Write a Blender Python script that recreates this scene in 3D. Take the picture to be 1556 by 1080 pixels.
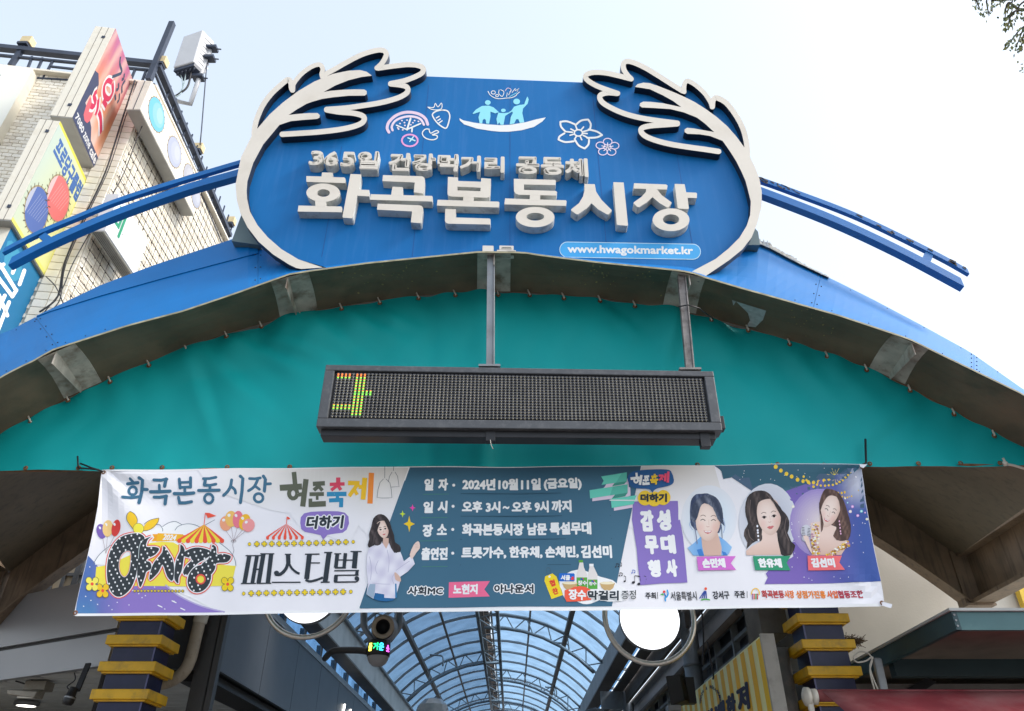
import bpy, bmesh, math, random
from mathutils import Vector, Matrix
from mathutils.geometry import tessellate_polygon
for _o in list(bpy.data.objects): bpy.data.objects.remove(_o)
SC = bpy.context.scene
COL = SC.collection
R = math.radians
rnd = random.Random(7)

# ---------------------------------------------------------------- camera
FOC, PITCH, EYE = 1138.0, R(33.2), 1.6
CT, ST = math.cos(PITCH), math.sin(PITCH)
cam = bpy.data.cameras.new('camera'); cam.sensor_width = 36; cam.lens = FOC/1556*36
cam.clip_start = .05; cam.clip_end = 3000
cobj = bpy.data.objects.new('camera', cam); COL.objects.link(cobj)
cobj.location = (0, 0, EYE); cobj.rotation_euler = (R(90)+PITCH, 0, 0)
SC.camera = cobj

# ---------------------------------------------------------------- world, sun, exposure
SUN_EL, SUN_AZ = R(42), R(105)          # azimuth clockwise from +Y
world = bpy.data.worlds.new('World'); SC.world = world; world.use_nodes = True
wn = world.node_tree; wn.nodes.clear()
sky = wn.nodes.new('ShaderNodeTexSky'); sky.sky_type = 'NISHITA'; sky.sun_disc = False
sky.sun_elevation = SUN_EL; sky.sun_rotation = SUN_AZ
sky.air_density = 1.0; sky.dust_density = 3.0; sky.ozone_density = 1.0; sky.altitude = 50
hs = wn.nodes.new('ShaderNodeHueSaturation'); hs.inputs['Saturation'].default_value = .6
bg = wn.nodes.new('ShaderNodeBackground'); bg.inputs['Strength'].default_value = .15
wo = wn.nodes.new('ShaderNodeOutputWorld')
wn.links.new(sky.outputs[0], hs.inputs['Color']); hz = wn.nodes.new('ShaderNodeMix'); hz.data_type = 'RGBA'; hz.inputs[0].default_value = .55
hz.inputs[7].default_value = (1.76, 2.02, 2.28, 1)          # thin bright overcast veiling the blue
wn.links.new(hs.outputs[0], hz.inputs[6]); wn.links.new(hz.outputs[2], bg.inputs['Color'])
wn.links.new(bg.outputs[0], wo.inputs['Surface'])
sl = bpy.data.lights.new('sun', 'SUN'); sl.energy = 0.95; sl.angle = R(14); sl.color = (1, .96, .9)
so = bpy.data.objects.new('sun', sl); COL.objects.link(so)
_d = Vector((math.sin(SUN_AZ)*math.cos(SUN_EL), math.cos(SUN_AZ)*math.cos(SUN_EL), math.sin(SUN_EL)))
so.rotation_euler = _d.to_track_quat('Z', 'Y').to_euler()
SC.view_settings.view_transform = 'Standard'; SC.view_settings.look = 'None'
SC.view_settings.exposure = 1.7; SC.view_settings.gamma = 1; SC.view_settings.use_curve_mapping = False
try:
    SC.cycles.max_bounces = 6; SC.cycles.transparent_max_bounces = 16; SC.cycles.use_denoising = True
    SC.cycles.sample_clamp_indirect = 8
except Exception: pass

# ---------------------------------------------------------------- measuring: a sight line of the survey meets a plane of the place
def ray(x, y):
    a, b = (x-778)/FOC, (540-y)/FOC
    return Vector((a, CT-b*ST, ST+b*CT))
def PY(x, y, Y):
    d = ray(x, y); t = Y/d.y; return Vector((d.x*t, Y, EYE+d.z*t))
def PXp(x, y, X):
    d = ray(x, y); t = X/d.x; return Vector((X, d.y*t, EYE+d.z*t))
def PZ(x, y, Z):
    d = ray(x, y); t = (Z-EYE)/d.z; return Vector((d.x*t, d.y*t, Z))
def PN(x, y, p, n):
    d = ray(x, y); o = Vector((0, 0, EYE)); t = (Vector(p)-o).dot(n)/d.dot(n); return o+d*t
def px_of(p):
    v = Vector(p)-Vector((0, 0, EYE)); f = v.y*CT+v.z*ST; u = -v.y*ST+v.z*CT
    return 778+FOC*v.x/f, 540-FOC*u/f

# ---------------------------------------------------------------- materials
def lin(c):
    return tuple(((v/255)/12.92 if v/255 <= .04045 else ((v/255+.055)/1.055)**2.4) for v in c)
def mat(name, col, rough=.6, metal=0, var=.12, vscale=3.0, bump=.0, bscale=40, spec=.4, dirt=None, dscale=1.2, damt=.5, streak=False, emit=None, estr=0):
    m = bpy.data.materials.new(name); m.use_nodes = True; n = m.node_tree; b = n.nodes['Principled BSDF']
    b.inputs['Roughness'].default_value = rough; b.inputs['Metallic'].default_value = metal
    b.inputs['Specular IOR Level'].default_value = spec
    tc = n.nodes.new('ShaderNodeTexCoord')
    no = n.nodes.new('ShaderNodeTexNoise'); no.inputs['Scale'].default_value = vscale; no.inputs['Detail'].default_value = 6
    n.links.new(tc.outputs['Object'], no.inputs['Vector'])
    mr = n.nodes.new('ShaderNodeMapRange'); mr.inputs[1].default_value = .3; mr.inputs[2].default_value = .7
    mr.inputs[3].default_value = 1-var; mr.inputs[4].default_value = 1+var
    n.links.new(no.outputs['Fac'], mr.inputs[0])
    mx = n.nodes.new('ShaderNodeMix'); mx.data_type = 'RGBA'; mx.blend_type = 'MULTIPLY'; mx.inputs[0].default_value = 1
    mx.inputs[6].default_value = (*col, 1)
    n.links.new(mr.outputs[0], mx.inputs[7]); out = mx.outputs[2]
    if dirt:
        n2 = n.nodes.new('ShaderNodeTexNoise'); n2.inputs['Scale'].default_value = dscale; n2.inputs['Detail'].default_value = 9; n2.inputs['Roughness'].default_value = .65
        mp = n.nodes.new('ShaderNodeMapping')
        if streak: mp.inputs['Scale'].default_value = (7, 7, .5)
        n.links.new(tc.outputs['Object'], mp.inputs[0]); n.links.new(mp.outputs[0], n2.inputs['Vector'])
        r2 = n.nodes.new('ShaderNodeMapRange'); r2.inputs[1].default_value = .5; r2.inputs[2].default_value = .72; r2.inputs[4].default_value = damt
        n.links.new(n2.outputs['Fac'], r2.inputs[0])
        m2 = n.nodes.new('ShaderNodeMix'); m2.data_type = 'RGBA'; m2.inputs[7].default_value = (*dirt, 1)
        n.links.new(r2.outputs[0], m2.inputs[0]); n.links.new(out, m2.inputs[6]); out = m2.outputs[2]
    n.links.new(out, b.inputs['Base Color'])
    if bump:
        n3 = n.nodes.new('ShaderNodeTexNoise'); n3.inputs['Scale'].default_value = bscale; n3.inputs['Detail'].default_value = 4
        n.links.new(tc.outputs['Object'], n3.inputs['Vector'])
        bp = n.nodes.new('ShaderNodeBump'); bp.inputs['Strength'].default_value = bump; bp.inputs['Distance'].default_value = .02
        n.links.new(n3.outputs['Fac'], bp.inputs['Height']); n.links.new(bp.outputs[0], b.inputs['Normal'])
    if emit:
        b.inputs['Emission Color'].default_value = (*emit, 1); b.inputs['Emission Strength'].default_value = estr
    return m
def print_mat(name='print', rough=.55, emit=0):
    m = bpy.data.materials.new(name); m.use_nodes = True; n = m.node_tree; b = n.nodes['Principled BSDF']
    a = n.nodes.new('ShaderNodeAttribute'); a.attribute_name = 'Col'
    n.links.new(a.outputs['Color'], b.inputs['Base Color']); b.inputs['Roughness'].default_value = rough
    b.inputs['Specular IOR Level'].default_value = .25
    if emit: n.links.new(a.outputs['Color'], b.inputs['Emission Color']); b.inputs['Emission Strength'].default_value = emit
    return m

# ---------------------------------------------------------------- objects
def tag(o, label=None, cat=None, group=None, kind=None):
    if label: o['label'] = label
    if cat: o['category'] = cat
    if group: o['group'] = group
    if kind: o['kind'] = kind
    return o
def thing(name, label, cat, loc=(0, 0, 0), group=None, kind=None):
    o = bpy.data.objects.new(name, None); COL.objects.link(o); o.location = loc; o.empty_display_size = .1
    return tag(o, label, cat, group, kind)
def world_loc(o):
    v = Vector(o.location)
    while o.parent: o = o.parent; v = v+Vector(o.location)
    return v
def copy_tree(o, parent=None, loc=None):
    c = o.copy(); COL.objects.link(c); c.parent = parent
    if loc is not None: c.location = loc
    for ch in list(o.children): copy_tree(ch, c)
    return c

class MB:
    def __init__(s): s.v = []; s.f = []; s.m = []; s.c = []; s.sm = []
    def add(s, vs, fs, mi=0, col=None, smooth=False):
        o = len(s.v); s.v += [Vector(p) for p in vs]
        for f in fs: s.f.append([i+o for i in f]); s.m.append(mi); s.c.append(col); s.sm.append(smooth)
        return s
    def poly(s, pts, mi=0, col=None): return s.add(pts, [list(range(len(pts)))], mi, col)
    def box(s, a, b, mi=0):
        x0, y0, z0 = a; x1, y1, z1 = b
        return s.add([(x0,y0,z0),(x1,y0,z0),(x1,y1,z0),(x0,y1,z0),(x0,y0,z1),(x1,y0,z1),(x1,y1,z1),(x0,y1,z1)],
                     [(0,3,2,1),(4,5,6,7),(0,1,5,4),(1,2,6,5),(2,3,7,6),(3,0,4,7)], mi)
    def hexa(s, q0, q1, mi=0):       # two quads (front, back) joined
        return s.add(list(q0)+list(q1), [(3,2,1,0),(4,5,6,7),(0,1,5,4),(1,2,6,5),(2,3,7,6),(3,0,4,7)], mi)
    def bar(s, p, q, w, h=None, up=(0,0,1), mi=0):
        p, q = Vector(p), Vector(q); h = h or w; d = (q-p).normalized(); u = Vector(up)
        if abs(d.dot(u)) > .98: u = Vector((0,1,0))
        sd = d.cross(u).normalized(); u = sd.cross(d)
        c = [sd*w/2+u*h/2, -sd*w/2+u*h/2, -sd*w/2-u*h/2, sd*w/2-u*h/2]
        return s.hexa([p+k for k in c], [q+k for k in c], mi)
    def tube(s, pts, r, n=8, mi=0, caps=True, smooth=True):
        pts = [Vector(p) for p in pts]; rr = r if isinstance(r, (list, tuple)) else [r]*len(pts); vs = []; fs = []
        prev = None
        for i, p in enumerate(pts):
            d = (pts[min(i+1, len(pts)-1)]-pts[max(i-1, 0)]).normalized()
            if prev is None:
                a = d.cross(Vector((0, 0, 1)))
                if a.length < .1: a = d.cross(Vector((0, 1, 0)))
            else: a = prev-d*prev.dot(d)
            a.normalize(); prev = a; b = d.cross(a)
            for k in range(n):
                t = 2*math.pi*k/n; vs.append(p+(a*math.cos(t)+b*math.sin(t))*rr[i])
        for i in range(len(pts)-1):
            for k in range(n): fs.append((i*n+k, i*n+(k+1)%n, (i+1)*n+(k+1)%n, (i+1)*n+k))
        s.add(vs, fs, mi, None, smooth)
        if caps:
            o = len(s.v)-len(vs)
            s.f.append([o+k for k in range(n)][::-1]); s.m.append(mi); s.c.append(None); s.sm.append(False)
            s.f.append([o+(len(pts)-1)*n+k for k in range(n)]); s.m.append(mi); s.c.append(None); s.sm.append(False)
        return s
    def lathe(s, c, axis, prof, n=24, mi=0, smooth=True):
        c = Vector(c); ax = Vector(axis).normalized(); a = ax.cross(Vector((0,0,1)))
        if a.length < .1: a = ax.cross(Vector((0,1,0)))
        a.normalize(); b = ax.cross(a); vs = []; fs = []
        for r, h in prof:
            for k in range(n):
                t = 2*math.pi*k/n; vs.append(c+ax*h+(a*math.cos(t)+b*math.sin(t))*r)
        for i in range(len(prof)-1):
            for k in range(n): fs.append((i*n+k, i*n+(k+1)%n, (i+1)*n+(k+1)%n, (i+1)*n+k))
        return s.add(vs, fs, mi, None, smooth)
    def build(s, name, mats, parent=None, bevel=0, fixn=True):
        me = bpy.data.meshes.new(name); org = world_loc(parent) if parent else Vector((0, 0, 0))
        me.from_pydata([p-org for p in s.v], [], s.f)
        if not isinstance(mats, (list, tuple)): mats = [mats]
        for m in mats: me.materials.append(m)
        me.polygons.foreach_set('material_index', s.m); me.polygons.foreach_set('use_smooth', s.sm)
        if any(c is not None for c in s.c):
            ca = me.color_attributes.new('Col', 'FLOAT_COLOR', 'CORNER'); buf = []
            for p in me.polygons:
                c = s.c[p.index] or (1, 1, 1)
                if isinstance(c, list):
                    for k in range(p.loop_total): buf += [*c[k], 1]
                else: buf += [*c, 1]*p.loop_total
            ca.data.foreach_set('color', buf)
        if fixn:
            bm = bmesh.new(); bm.from_mesh(me); bmesh.ops.recalc_face_normals(bm, faces=bm.faces); bm.to_mesh(me); bm.free()
        me.update()
        o = bpy.data.objects.new(name, me); COL.objects.link(o); o.parent = parent
        if bevel:
            md = o.modifiers.new('bevel', 'BEVEL'); md.width = bevel; md.segments = 2; md.limit_method = 'ANGLE'
        return o

def interp(pts, x):
    if x <= pts[0][0]: a, b = pts[0], pts[1]
    elif x >= pts[-1][0]: a, b = pts[-2], pts[-1]
    else:
        for a, b in zip(pts, pts[1:]):
            if a[0] <= x <= b[0]: break
    return a[1]+(b[1]-a[1])*(x-a[0])/(b[0]-a[0])
def catmull(pts, n=6, closed=False):
    P = [Vector(p) for p in pts]; out = []; N = len(P)
    for i in range(N if closed else N-1):
        if closed: a, b, c, d = P[i-1], P[i], P[(i+1) % N], P[(i+2) % N]
        else: a, b, c, d = P[max(i-1, 0)], P[i], P[i+1], P[min(i+2, N-1)]
        for k in range(n):
            t = k/n
            out.append(.5*((2*b)+(c-a)*t+(2*a-5*b+4*c-d)*t*t+(3*b-a-3*c+d)*t*t*t))
    if not closed: out.append(P[-1])
    return out

# ---------------------------------------------------------------- glyphs
_gc = {}
def glyph(text, res=2):
    k = (text, res)
    if k in _gc: return _gc[k]
    cu = bpy.data.curves.new('g', 'FONT'); cu.body = text; cu.size = 1; cu.resolution_u = res
    o = bpy.data.objects.new('g', cu); COL.objects.link(o)
    dg = bpy.context.evaluated_depsgraph_get(); dg.update()
    me = bpy.data.meshes.new_from_object(o.evaluated_get(dg))
    bm = bmesh.new(); bm.from_mesh(me); bmesh.ops.remove_doubles(bm, verts=bm.verts, dist=1e-5)
    vs = [(v.co.x, v.co.y) for v in bm.verts]; fs = [[v.index for v in f.verts] for f in bm.faces]
    es = [[v.index for v in e.verts] for e in bm.edges if len(e.link_faces) == 1]
    bm.free(); bpy.data.meshes.remove(me); bpy.data.objects.remove(o); bpy.data.curves.remove(cu)
    x0 = min(v[0] for v in vs); x1 = max(v[0] for v in vs); y0 = min(v[1] for v in vs); y1 = max(v[1] for v in vs)
    r = (vs, fs, es, (x0, y0, x1, y1)); _gc[k] = r; return r

# ---------------------------------------------------------------- flat artwork and raised solids drawn on a surface
class Art:
    """surf(x, y, off) -> point; shapes are given in the survey's x, y and lie off metres proud of the surface"""
    def __init__(s, surf, base=.003, grid=None, lstep=.00035): s.mb = MB(); s.surf = surf; s.base = base; s.grid = grid; s.ls = lstep
    def off(s, layer): return s.base+layer*s.ls
    def tri(s, pts, fs, layer, col, jit=0):
        o = s.off(layer)+jit
        s.mb.add([s.surf(p[0], p[1], o) for p in pts], fs, 0, col)
    def poly(s, pts, col, layer=0, holes=(), smooth=0, cols=None):
        if smooth: pts = [tuple(p)[:2] for p in catmull([(*p, 0) for p in pts], smooth, True)]
        loops = [[Vector((*p, 0)) for p in pts]]+[[Vector((*p, 0)) for p in h] for h in holes]
        tris = tessellate_polygon(loops); vs = [v for l in loops for v in l]
        if s.grid:
            xs = [v.x for v in vs]; ys = [v.y for v in vs]
            if max(xs)-min(xs) > s.grid*1.2 or max(ys)-min(ys) > s.grid*1.2:
                bm = bmesh.new(); bv = [bm.verts.new(v) for v in vs]
                for t in tris:
                    try: bm.faces.new([bv[i] for i in t])
                    except ValueError: pass
                g = s.grid
                for ax, lo, hi in ((0, min(xs), max(xs)), (1, min(ys), max(ys))):
                    k = math.ceil(lo/g)
                    while k*g < hi:
                        no = Vector((1, 0, 0)) if ax == 0 else Vector((0, 1, 0))
                        bmesh.ops.bisect_plane(bm, geom=bm.verts[:]+bm.edges[:]+bm.faces[:], plane_co=no*(k*g), plane_no=no); k += 1
                bm.verts.index_update()
                vs = [v.co.copy() for v in bm.verts]; tris = [[v.index for v in f.verts] for f in bm.faces]; bm.free()
        o = s.off(layer)
        if callable(col):
            p3 = [s.surf(p.x, p.y, o) for p in vs]
            for t in tris: s.mb.add([p3[i] for i in t], [list(range(len(t)))], 0, [col(vs[i].x, vs[i].y) for i in t])
        else: s.mb.add([s.surf(p.x, p.y, o) for p in vs], [list(t) for t in tris], 0, col)
    def disc(s, x, y, rx, ry, col, layer=0, n=14, rot=0):
        s.poly([(x+rx*math.cos(2*math.pi*k/n)*math.cos(rot)-ry*math.sin(2*math.pi*k/n)*math.sin(rot),
                 y+rx*math.cos(2*math.pi*k/n)*math.sin(rot)+ry*math.sin(2*math.pi*k/n)*math.cos(rot)) for k in range(n)], col, layer)
    def ring(s, x, y, rx, ry, w, col, layer=0, n=20):
        s.stroke([(x+rx*math.cos(2*math.pi*k/n), y+ry*math.sin(2*math.pi*k/n)) for k in range(n+1)], w, col, layer, caps=False)
    def stroke(s, pts, w, col, layer=0, smooth=0, caps=True, taper=None):
        P = [Vector((p[0], p[1], 0)) for p in pts]
        if smooth: P = catmull(P, smooth)
        ws = [w]*len(P) if taper is None else [w*taper(i/(len(P)-1)) for i in range(len(P))]
        L = []; Rr = []
        for i, p in enumerate(P):
            d = (P[min(i+1, len(P)-1)]-P[max(i-1, 0)])
            if d.length < 1e-6: d = Vector((1, 0, 0))
            d.normalize(); nn = Vector((-d.y, d.x, 0))*ws[i]/2; L.append(p+nn); Rr.append(p-nn)
        for i in range(len(P)-1):
            s.tri([L[i], L[i+1], Rr[i+1], Rr[i]], [(0, 1, 2, 3)], layer, col, (i % 5)*.00003)
        if caps and w > 1.2:
            for p, q in ((P[0], ws[0]), (P[-1], ws[-1])):
                if q > .8:
                    s.tri([(p.x+q/2*math.cos(k*.7854), p.y+q/2*math.sin(k*.7854)) for k in range(8)], [list(range(8))], layer, col, .00018)
    def text(s, txt, quad, col, layer=0, bold=0.0, res=2):
        """quad = TL, TR, BR, BL; bold = fraction of the glyph height added on every side"""
        vs, fs, es, (x0, y0, x1, y1) = glyph(txt, res); W, H = x1-x0, y1-y0
        TL, TR, BR, BL = [Vector((*q, 0)) for q in quad]
        wr = ((TR-TL).length+(BR-BL).length)/2; hr = ((TL-BL).length+(TR-BR).length)/2
        bx, by = bold*hr/wr, bold                       # shrink so that the bold outline still fits
        def mp(p):
            u = bx+(1-2*bx)*(p[0]-x0)/W; v = by+(1-2*by)*(p[1]-y0)/H
            a = TL+(TR-TL)*u; b = BL+(BR-BL)*u; return b+(a-b)*v
        P = [mp(p) for p in vs]
        s.mb.add([s.surf(p.x, p.y, s.off(layer)) for p in P], fs, 0, col)
        if bold:
            w = bold*hr
            for k, (i, j) in enumerate(es):
                a, b = P[i], P[j]; d = b-a
                if d.length < 1e-6: continue
                d.normalize(); nn = Vector((-d.y, d.x, 0))*w
                e = d*w*.55
                s.tri([a+nn*.9-e*.2, a+nn*.45-e, a-nn*.45-e, a-nn*.9-e*.2, b-nn*.9+e*.2, b-nn*.45+e, b+nn*.45+e, b+nn*.9+e*.2], [list(range(8))], layer, col, .00003+(k % 9)*.00003)
    def done(s, name, m, parent):
        return s.mb.build(name, m, parent, fixn=False)

class Solid:
    """raised shapes standing off a surface: faces at off0 (front), sides running back to off1"""
    def __init__(s, surf, front, back): s.mb = MB(); s.surf = surf; s.fr = front; s.bk = back; s.k = 0
    def prism(s, pts, holes=(), smooth=0, j=None):
        if smooth: pts = [tuple(p)[:2] for p in catmull([(*p, 0) for p in pts], smooth, True)]
        loops = [[Vector((p[0], p[1], 0)) for p in pts]]+[[Vector((p[0], p[1], 0)) for p in h] for h in holes]
        s.k += 1; f = s.fr-(s.k % 7)*.0006 if j is None else s.fr-j
        tris = tessellate_polygon(loops); vs = [v for l in loops for v in l]
        s.mb.add([s.surf(p.x, p.y, f) for p in vs], [list(t) for t in tris], 0)
        for l in loops:
            n = len(l)
            fr = [s.surf(p.x, p.y, f) for p in l]; bk = [q+Vector((0, f-s.bk, 0)) for q in fr]
            s.mb.add(fr+bk, [(i, (i+1) % n, n+(i+1) % n, n+i) for i in range(n)], 1)
    def strip(s, pts, w, smooth=5, taper=None):
        P = [Vector((p[0], p[1], 0)) for p in pts]
        if smooth: P = catmull(P, smooth)
        ws = [w]*len(P) if taper is None else [w*taper(i/(len(P)-1)) for i in range(len(P))]
        L = []; Rr = []
        for i, p in enumerate(P):
            d = (P[min(i+1, len(P)-1)]-P[max(i-1, 0)]).normalized(); nn = Vector((-d.y, d.x, 0))*ws[i]/2; L.append(p+nn); Rr.append(p-nn)
        def cap(c, a, b):      # half disc from a round to b about c
            va = a-c; out = []
            for k in range(1, 6):
                t = math.pi*k/6; out.append(c+Vector((va.x*math.cos(t)+va.y*math.sin(t), -va.x*math.sin(t)+va.y*math.cos(t), 0)))
            return out
        s.k += 1; f = s.fr-(s.k % 7)*.0006
        for i in range(len(P)-1):
            q = [L[i], L[i+1], Rr[i+1], Rr[i]]; s.mb.add([s.surf(p.x, p.y, f) for p in q], [(0, 1, 2, 3)], 0)
        o1 = cap(P[-1], L[-1], Rr[-1]); o2 = cap(P[0], Rr[0], L[0])
        for cs, c in ((([L[-1]]+o1+[Rr[-1]]), P[-1]), (([Rr[0]]+o2+[L[0]]), P[0])):
            s.mb.add([s.surf(p.x, p.y, f) for p in cs], [list(range(len(cs)))], 0)
        lp = L+o1+Rr[::-1]+o2; n = len(lp)
        fr = [s.surf(p.x, p.y, f) for p in lp]; bk = [q+Vector((0, f-s.bk, 0)) for q in fr]
        s.mb.add(fr+bk, [(i, (i+1) % n, n+(i+1) % n, n+i) for i in range(n)], 1)
    def text(s, txt, quad, bold):
        vs, fs, es, (x0, y0, x1, y1) = glyph(txt, 3); W, H = x1-x0, y1-y0
        TL, TR, BR, BL = [Vector((*q, 0)) for q in quad]
        wr = (TR-TL).length; hr = (TL-BL).length; bx, by = bold*hr/wr, bold
        def mp(p):
            u = bx+(1-2*bx)*(p[0]-x0)/W; v = by+(1-2*by)*(p[1]-y0)/H
            a = TL+(TR-TL)*u; b = BL+(BR-BL)*u; return b+(a-b)*v
        P = [mp(p) for p in vs]; s.mb.add([s.surf(p.x, p.y, s.fr) for p in P], fs, 0); w = bold*hr
        for i, j in es:
            a, b = P[i], P[j]; d = b-a
            if d.length < 1e-6: continue
            d.normalize(); nn = Vector((-d.y, d.x, 0))*w; e = d*w*.6
            s.prism([a+nn*.9-e*.3, a+nn*.4-e, a-nn*.4-e, a-nn*.9-e*.3, b-nn*.9+e*.3, b-nn*.4+e, b+nn*.4+e, b+nn*.9+e*.3])
    def done(s, name, m, parent): return s.mb.build(name, m, parent, fixn=False)

def lean_quad(x0, y0, x1, y1, tilt=-.008):
    """an upright rectangle of the facade as it is seen: sides run to the zenith"""
    ym = (y0+y1)/2
    def q(x, y): k = (x-790)/(ym+1200); xm = (x0+x1)/2; return (x+k*(y-ym), y+tilt*(x-xm))
    return [q(x0, y0), q(x1, y0), q(x1, y1), q(x0, y1)]
def ell(x, y, rx, ry, n=28): return [(x+rx*math.cos(2*math.pi*k/n), y+ry*math.sin(2*math.pi*k/n)) for k in range(n)]
# ================================================================ materials of the gate
M_BLUE = mat('blue_paint', (.0, .145, .42), .5, var=.06, vscale=1.5, dirt=(.012, .13, .36), dscale=1.0, damt=.3, streak=True, spec=.22)
M_BLUE_RAIL = mat('blue_rail_paint', (.0, .135, .42), .42, var=.08, dirt=(.02, .05, .14), dscale=3, damt=.3)
M_PANEL = mat('sign_blue', (.003, .14, .40), .5, var=.05, vscale=.8, dirt=(.04, .175, .45), dscale=1.5, damt=.45, streak=True, spec=.22)
M_CREAM = mat('cream_metal', (.70, .64, .555), .36, var=.035, vscale=2, dirt=(.50, .43, .33), dscale=1.6, damt=.35)
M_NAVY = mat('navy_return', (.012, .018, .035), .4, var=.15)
M_LETSIDE = mat('letter_return', (.62, .62, .57), .5, var=.08, dirt=(.24, .20, .15), dscale=7, damt=.7)
M_SOFFIT = mat('soffit_sheet', (.17, .12, .075), .38, var=.3, vscale=1.6, dirt=(.075, .075, .048), dscale=1.8, damt=.75, spec=.5)
M_LIP = mat('edge_strip', (.36, .32, .2), .5, var=.3, vscale=9)
M_PLATE = mat('worn_steel', (.50, .45, .39), .6, var=.25, vscale=5, dirt=(.13, .055, .018), dscale=3, damt=.95)
M_BEAM = mat('brown_beam_paint', (.23, .165, .11), .5, var=.25, vscale=3, dirt=(.045, .035, .03), dscale=2.2, damt=.7, streak=True)
M_RUST = mat('rusty_pipe', (.20, .085, .035), .7, var=.35, vscale=12, dirt=(.35, .20, .10), dscale=9, damt=.6)
M_TEAL = mat('teal_tarpaulin', (.0, .375, .375), .6, var=.05, vscale=1.2, bump=.12, bscale=260, spec=.3, dirt=(.0, .34, .36), dscale=.9, damt=.35)
M_TIE = mat('pale_tie', (.6, .56, .48), .5, var=.15)
M_GREY = mat('grey_steel', (.24, .25, .26), .45, metal=.4, var=.15, dirt=(.14, .1, .07), dscale=5, damt=.4)
M_BLACK = mat('black_plastic', (.018, .018, .02), .45, var=.2)
M_LEDFRAME = mat('led_frame', (.075, .078, .085), .4, var=.12, dirt=(.25, .25, .25), dscale=14, damt=.25)
M_GREEN_GREY = mat('grey_green_box', (.15, .21, .21), .5, var=.1)
M_PRINT = print_mat()

# survey lines
LIP = [(-160, 690), (-60, 612), (0, 573), (28, 558), (54, 546), (75, 533), (85, 529), (113, 520), (194, 494), (278, 472), (361, 444), (400, 430), (440, 416), (470, 411), (559, 399), (648, 390), (728, 382), (796, 383), (820, 387), (909, 398), (1021, 409), (1050, 413), (1072, 421), (1130, 438), (1170, 449), (1230, 466), (1273, 478), (1357, 506), (1383, 515), (1430, 538), (1556, 599), (1620, 640), (1720, 715)]
TOP = [(-160, 620), (-60, 542), (0, 507), (15, 502), (55, 481), (151, 435), (236, 403), (375, 357), (420, 372), (480, 393), (560, 391), (758, 377), (960, 390), (1080, 384), (1143, 366), (1167, 375), (1210, 398), (1273, 428), (1327, 455), (1397, 492), (1475, 535), (1556, 592), (1620, 634), (1720, 708)]
PIPE = [(-110, 722), (-50, 686), (0, 659), (46, 636), (103, 603), (167, 575), (226, 550), (283, 527), (344, 506), (397, 491), (457, 475), (519, 464), (577, 455), (636, 448), (692, 443.5), (743, 442.5), (805, 443.5), (857, 448), (912, 452), (965, 460), (1024, 470), (1081, 482), (1137, 497), (1200, 518), (1257, 537), (1317, 557), (1383, 588), (1450, 624), (1511, 657), (1556, 682), (1640, 732)]
Y_LIP, Y_TOP, Y_PIPE, Y_REAR = 6.95, 7.6, 7.8, 12.0
gate = thing('arch_gate', 'large curved blue steel arch spanning the market entrance with a dark underside', 'arch gate', (0, 7.6, 0))

def loft(mb, ca, Ya, cb, Yb, x0, x1, n=6, mi=0, nv=3, dz=0):
    n = max(1, int((x1-x0)/14))
    for i in range(n):
        xa, xb = x0+(x1-x0)*i/n, x0+(x1-x0)*(i+1)/n
        A0, A1 = PY(xa, interp(ca, xa), Ya), PY(xb, interp(ca, xb), Ya)
        B0, B1 = PY(xa, interp(cb, xa), Yb), PY(xb, interp(cb, xb), Yb)
        mb.add([A0, A1, B1, B0], [(0, 1, 2, 3)], mi, None, False)
# fascia: sheets between seams, each a part
seams = [-160, 88, 392, 700, 1060, 1236, 1480, 1720]
skew = {88: -34, 1236: 12}
for a, b in zip(seams, seams[1:]):
    mb = MB(); n = max(2, int((b-a)/14)); rows = 4
    g = []
    for i in range(n+1):
        t = i/n; col = []
        for r in range(rows+1):
            s = r/rows
            xa = a+skew.get(a, 0)*s; xb = b+skew.get(b, 0)*s
            x = xa+(xb-xa)*t+(.25 if i == 0 else -.25 if i == n else 0)
            y0, y1 = interp(LIP, x), interp(TOP, x)
            col.append(PY(x, y0+(y1-y0)*s, Y_LIP+(Y_TOP-Y_LIP)*s))
        g.append(col)
    vs = [p for c in g for p in c]; R1 = rows+1
    mb.add(vs, [(i*R1+r, (i+1)*R1+r, (i+1)*R1+r+1, i*R1+r+1) for i in range(n) for r in range(rows)])
    o = mb.build('fascia_panel', M_BLUE, gate)
    md = o.modifiers.new('thickness', 'SOLIDIFY'); md.thickness = .012; md.offset = -1
for a in seams[1:-1]:
    mb = MB(); pts = []
    for r in range(7):
        s_ = r/6; x = a+skew.get(a, 0)*s_; y0, y1 = interp(LIP, x), interp(TOP, x); pts.append(PY(x, y0+(y1-y0)*s_, Y_LIP+(Y_TOP-Y_LIP)*s_)+Vector((0, .02, -.004)))
    for p, q in zip(pts, pts[1:]): mb.bar(p, q, .05, .012, (0, -1, .2))
    mb.build('joint_strip', M_NAVY, gate)
    if a in (88, 1236, 392, 1480):
        for r in (.12, .38, .65, .9):
            for sd in (-4, 4):
                x = a+skew.get(a, 0)*r+sd; y0, y1 = interp(LIP, x), interp(TOP, x); c = PY(x, y0+(y1-y0)*r, Y_LIP+(Y_TOP-Y_LIP)*r)
                m2 = MB(); m2.lathe(c, (0, -1, 0), [(.008, -.005), (.008, .007), (.004, .010), (0, .011)], 7, 0, False); m2.build('rivet', M_NAVY, gate)
r2 = random.Random(31)
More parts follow.
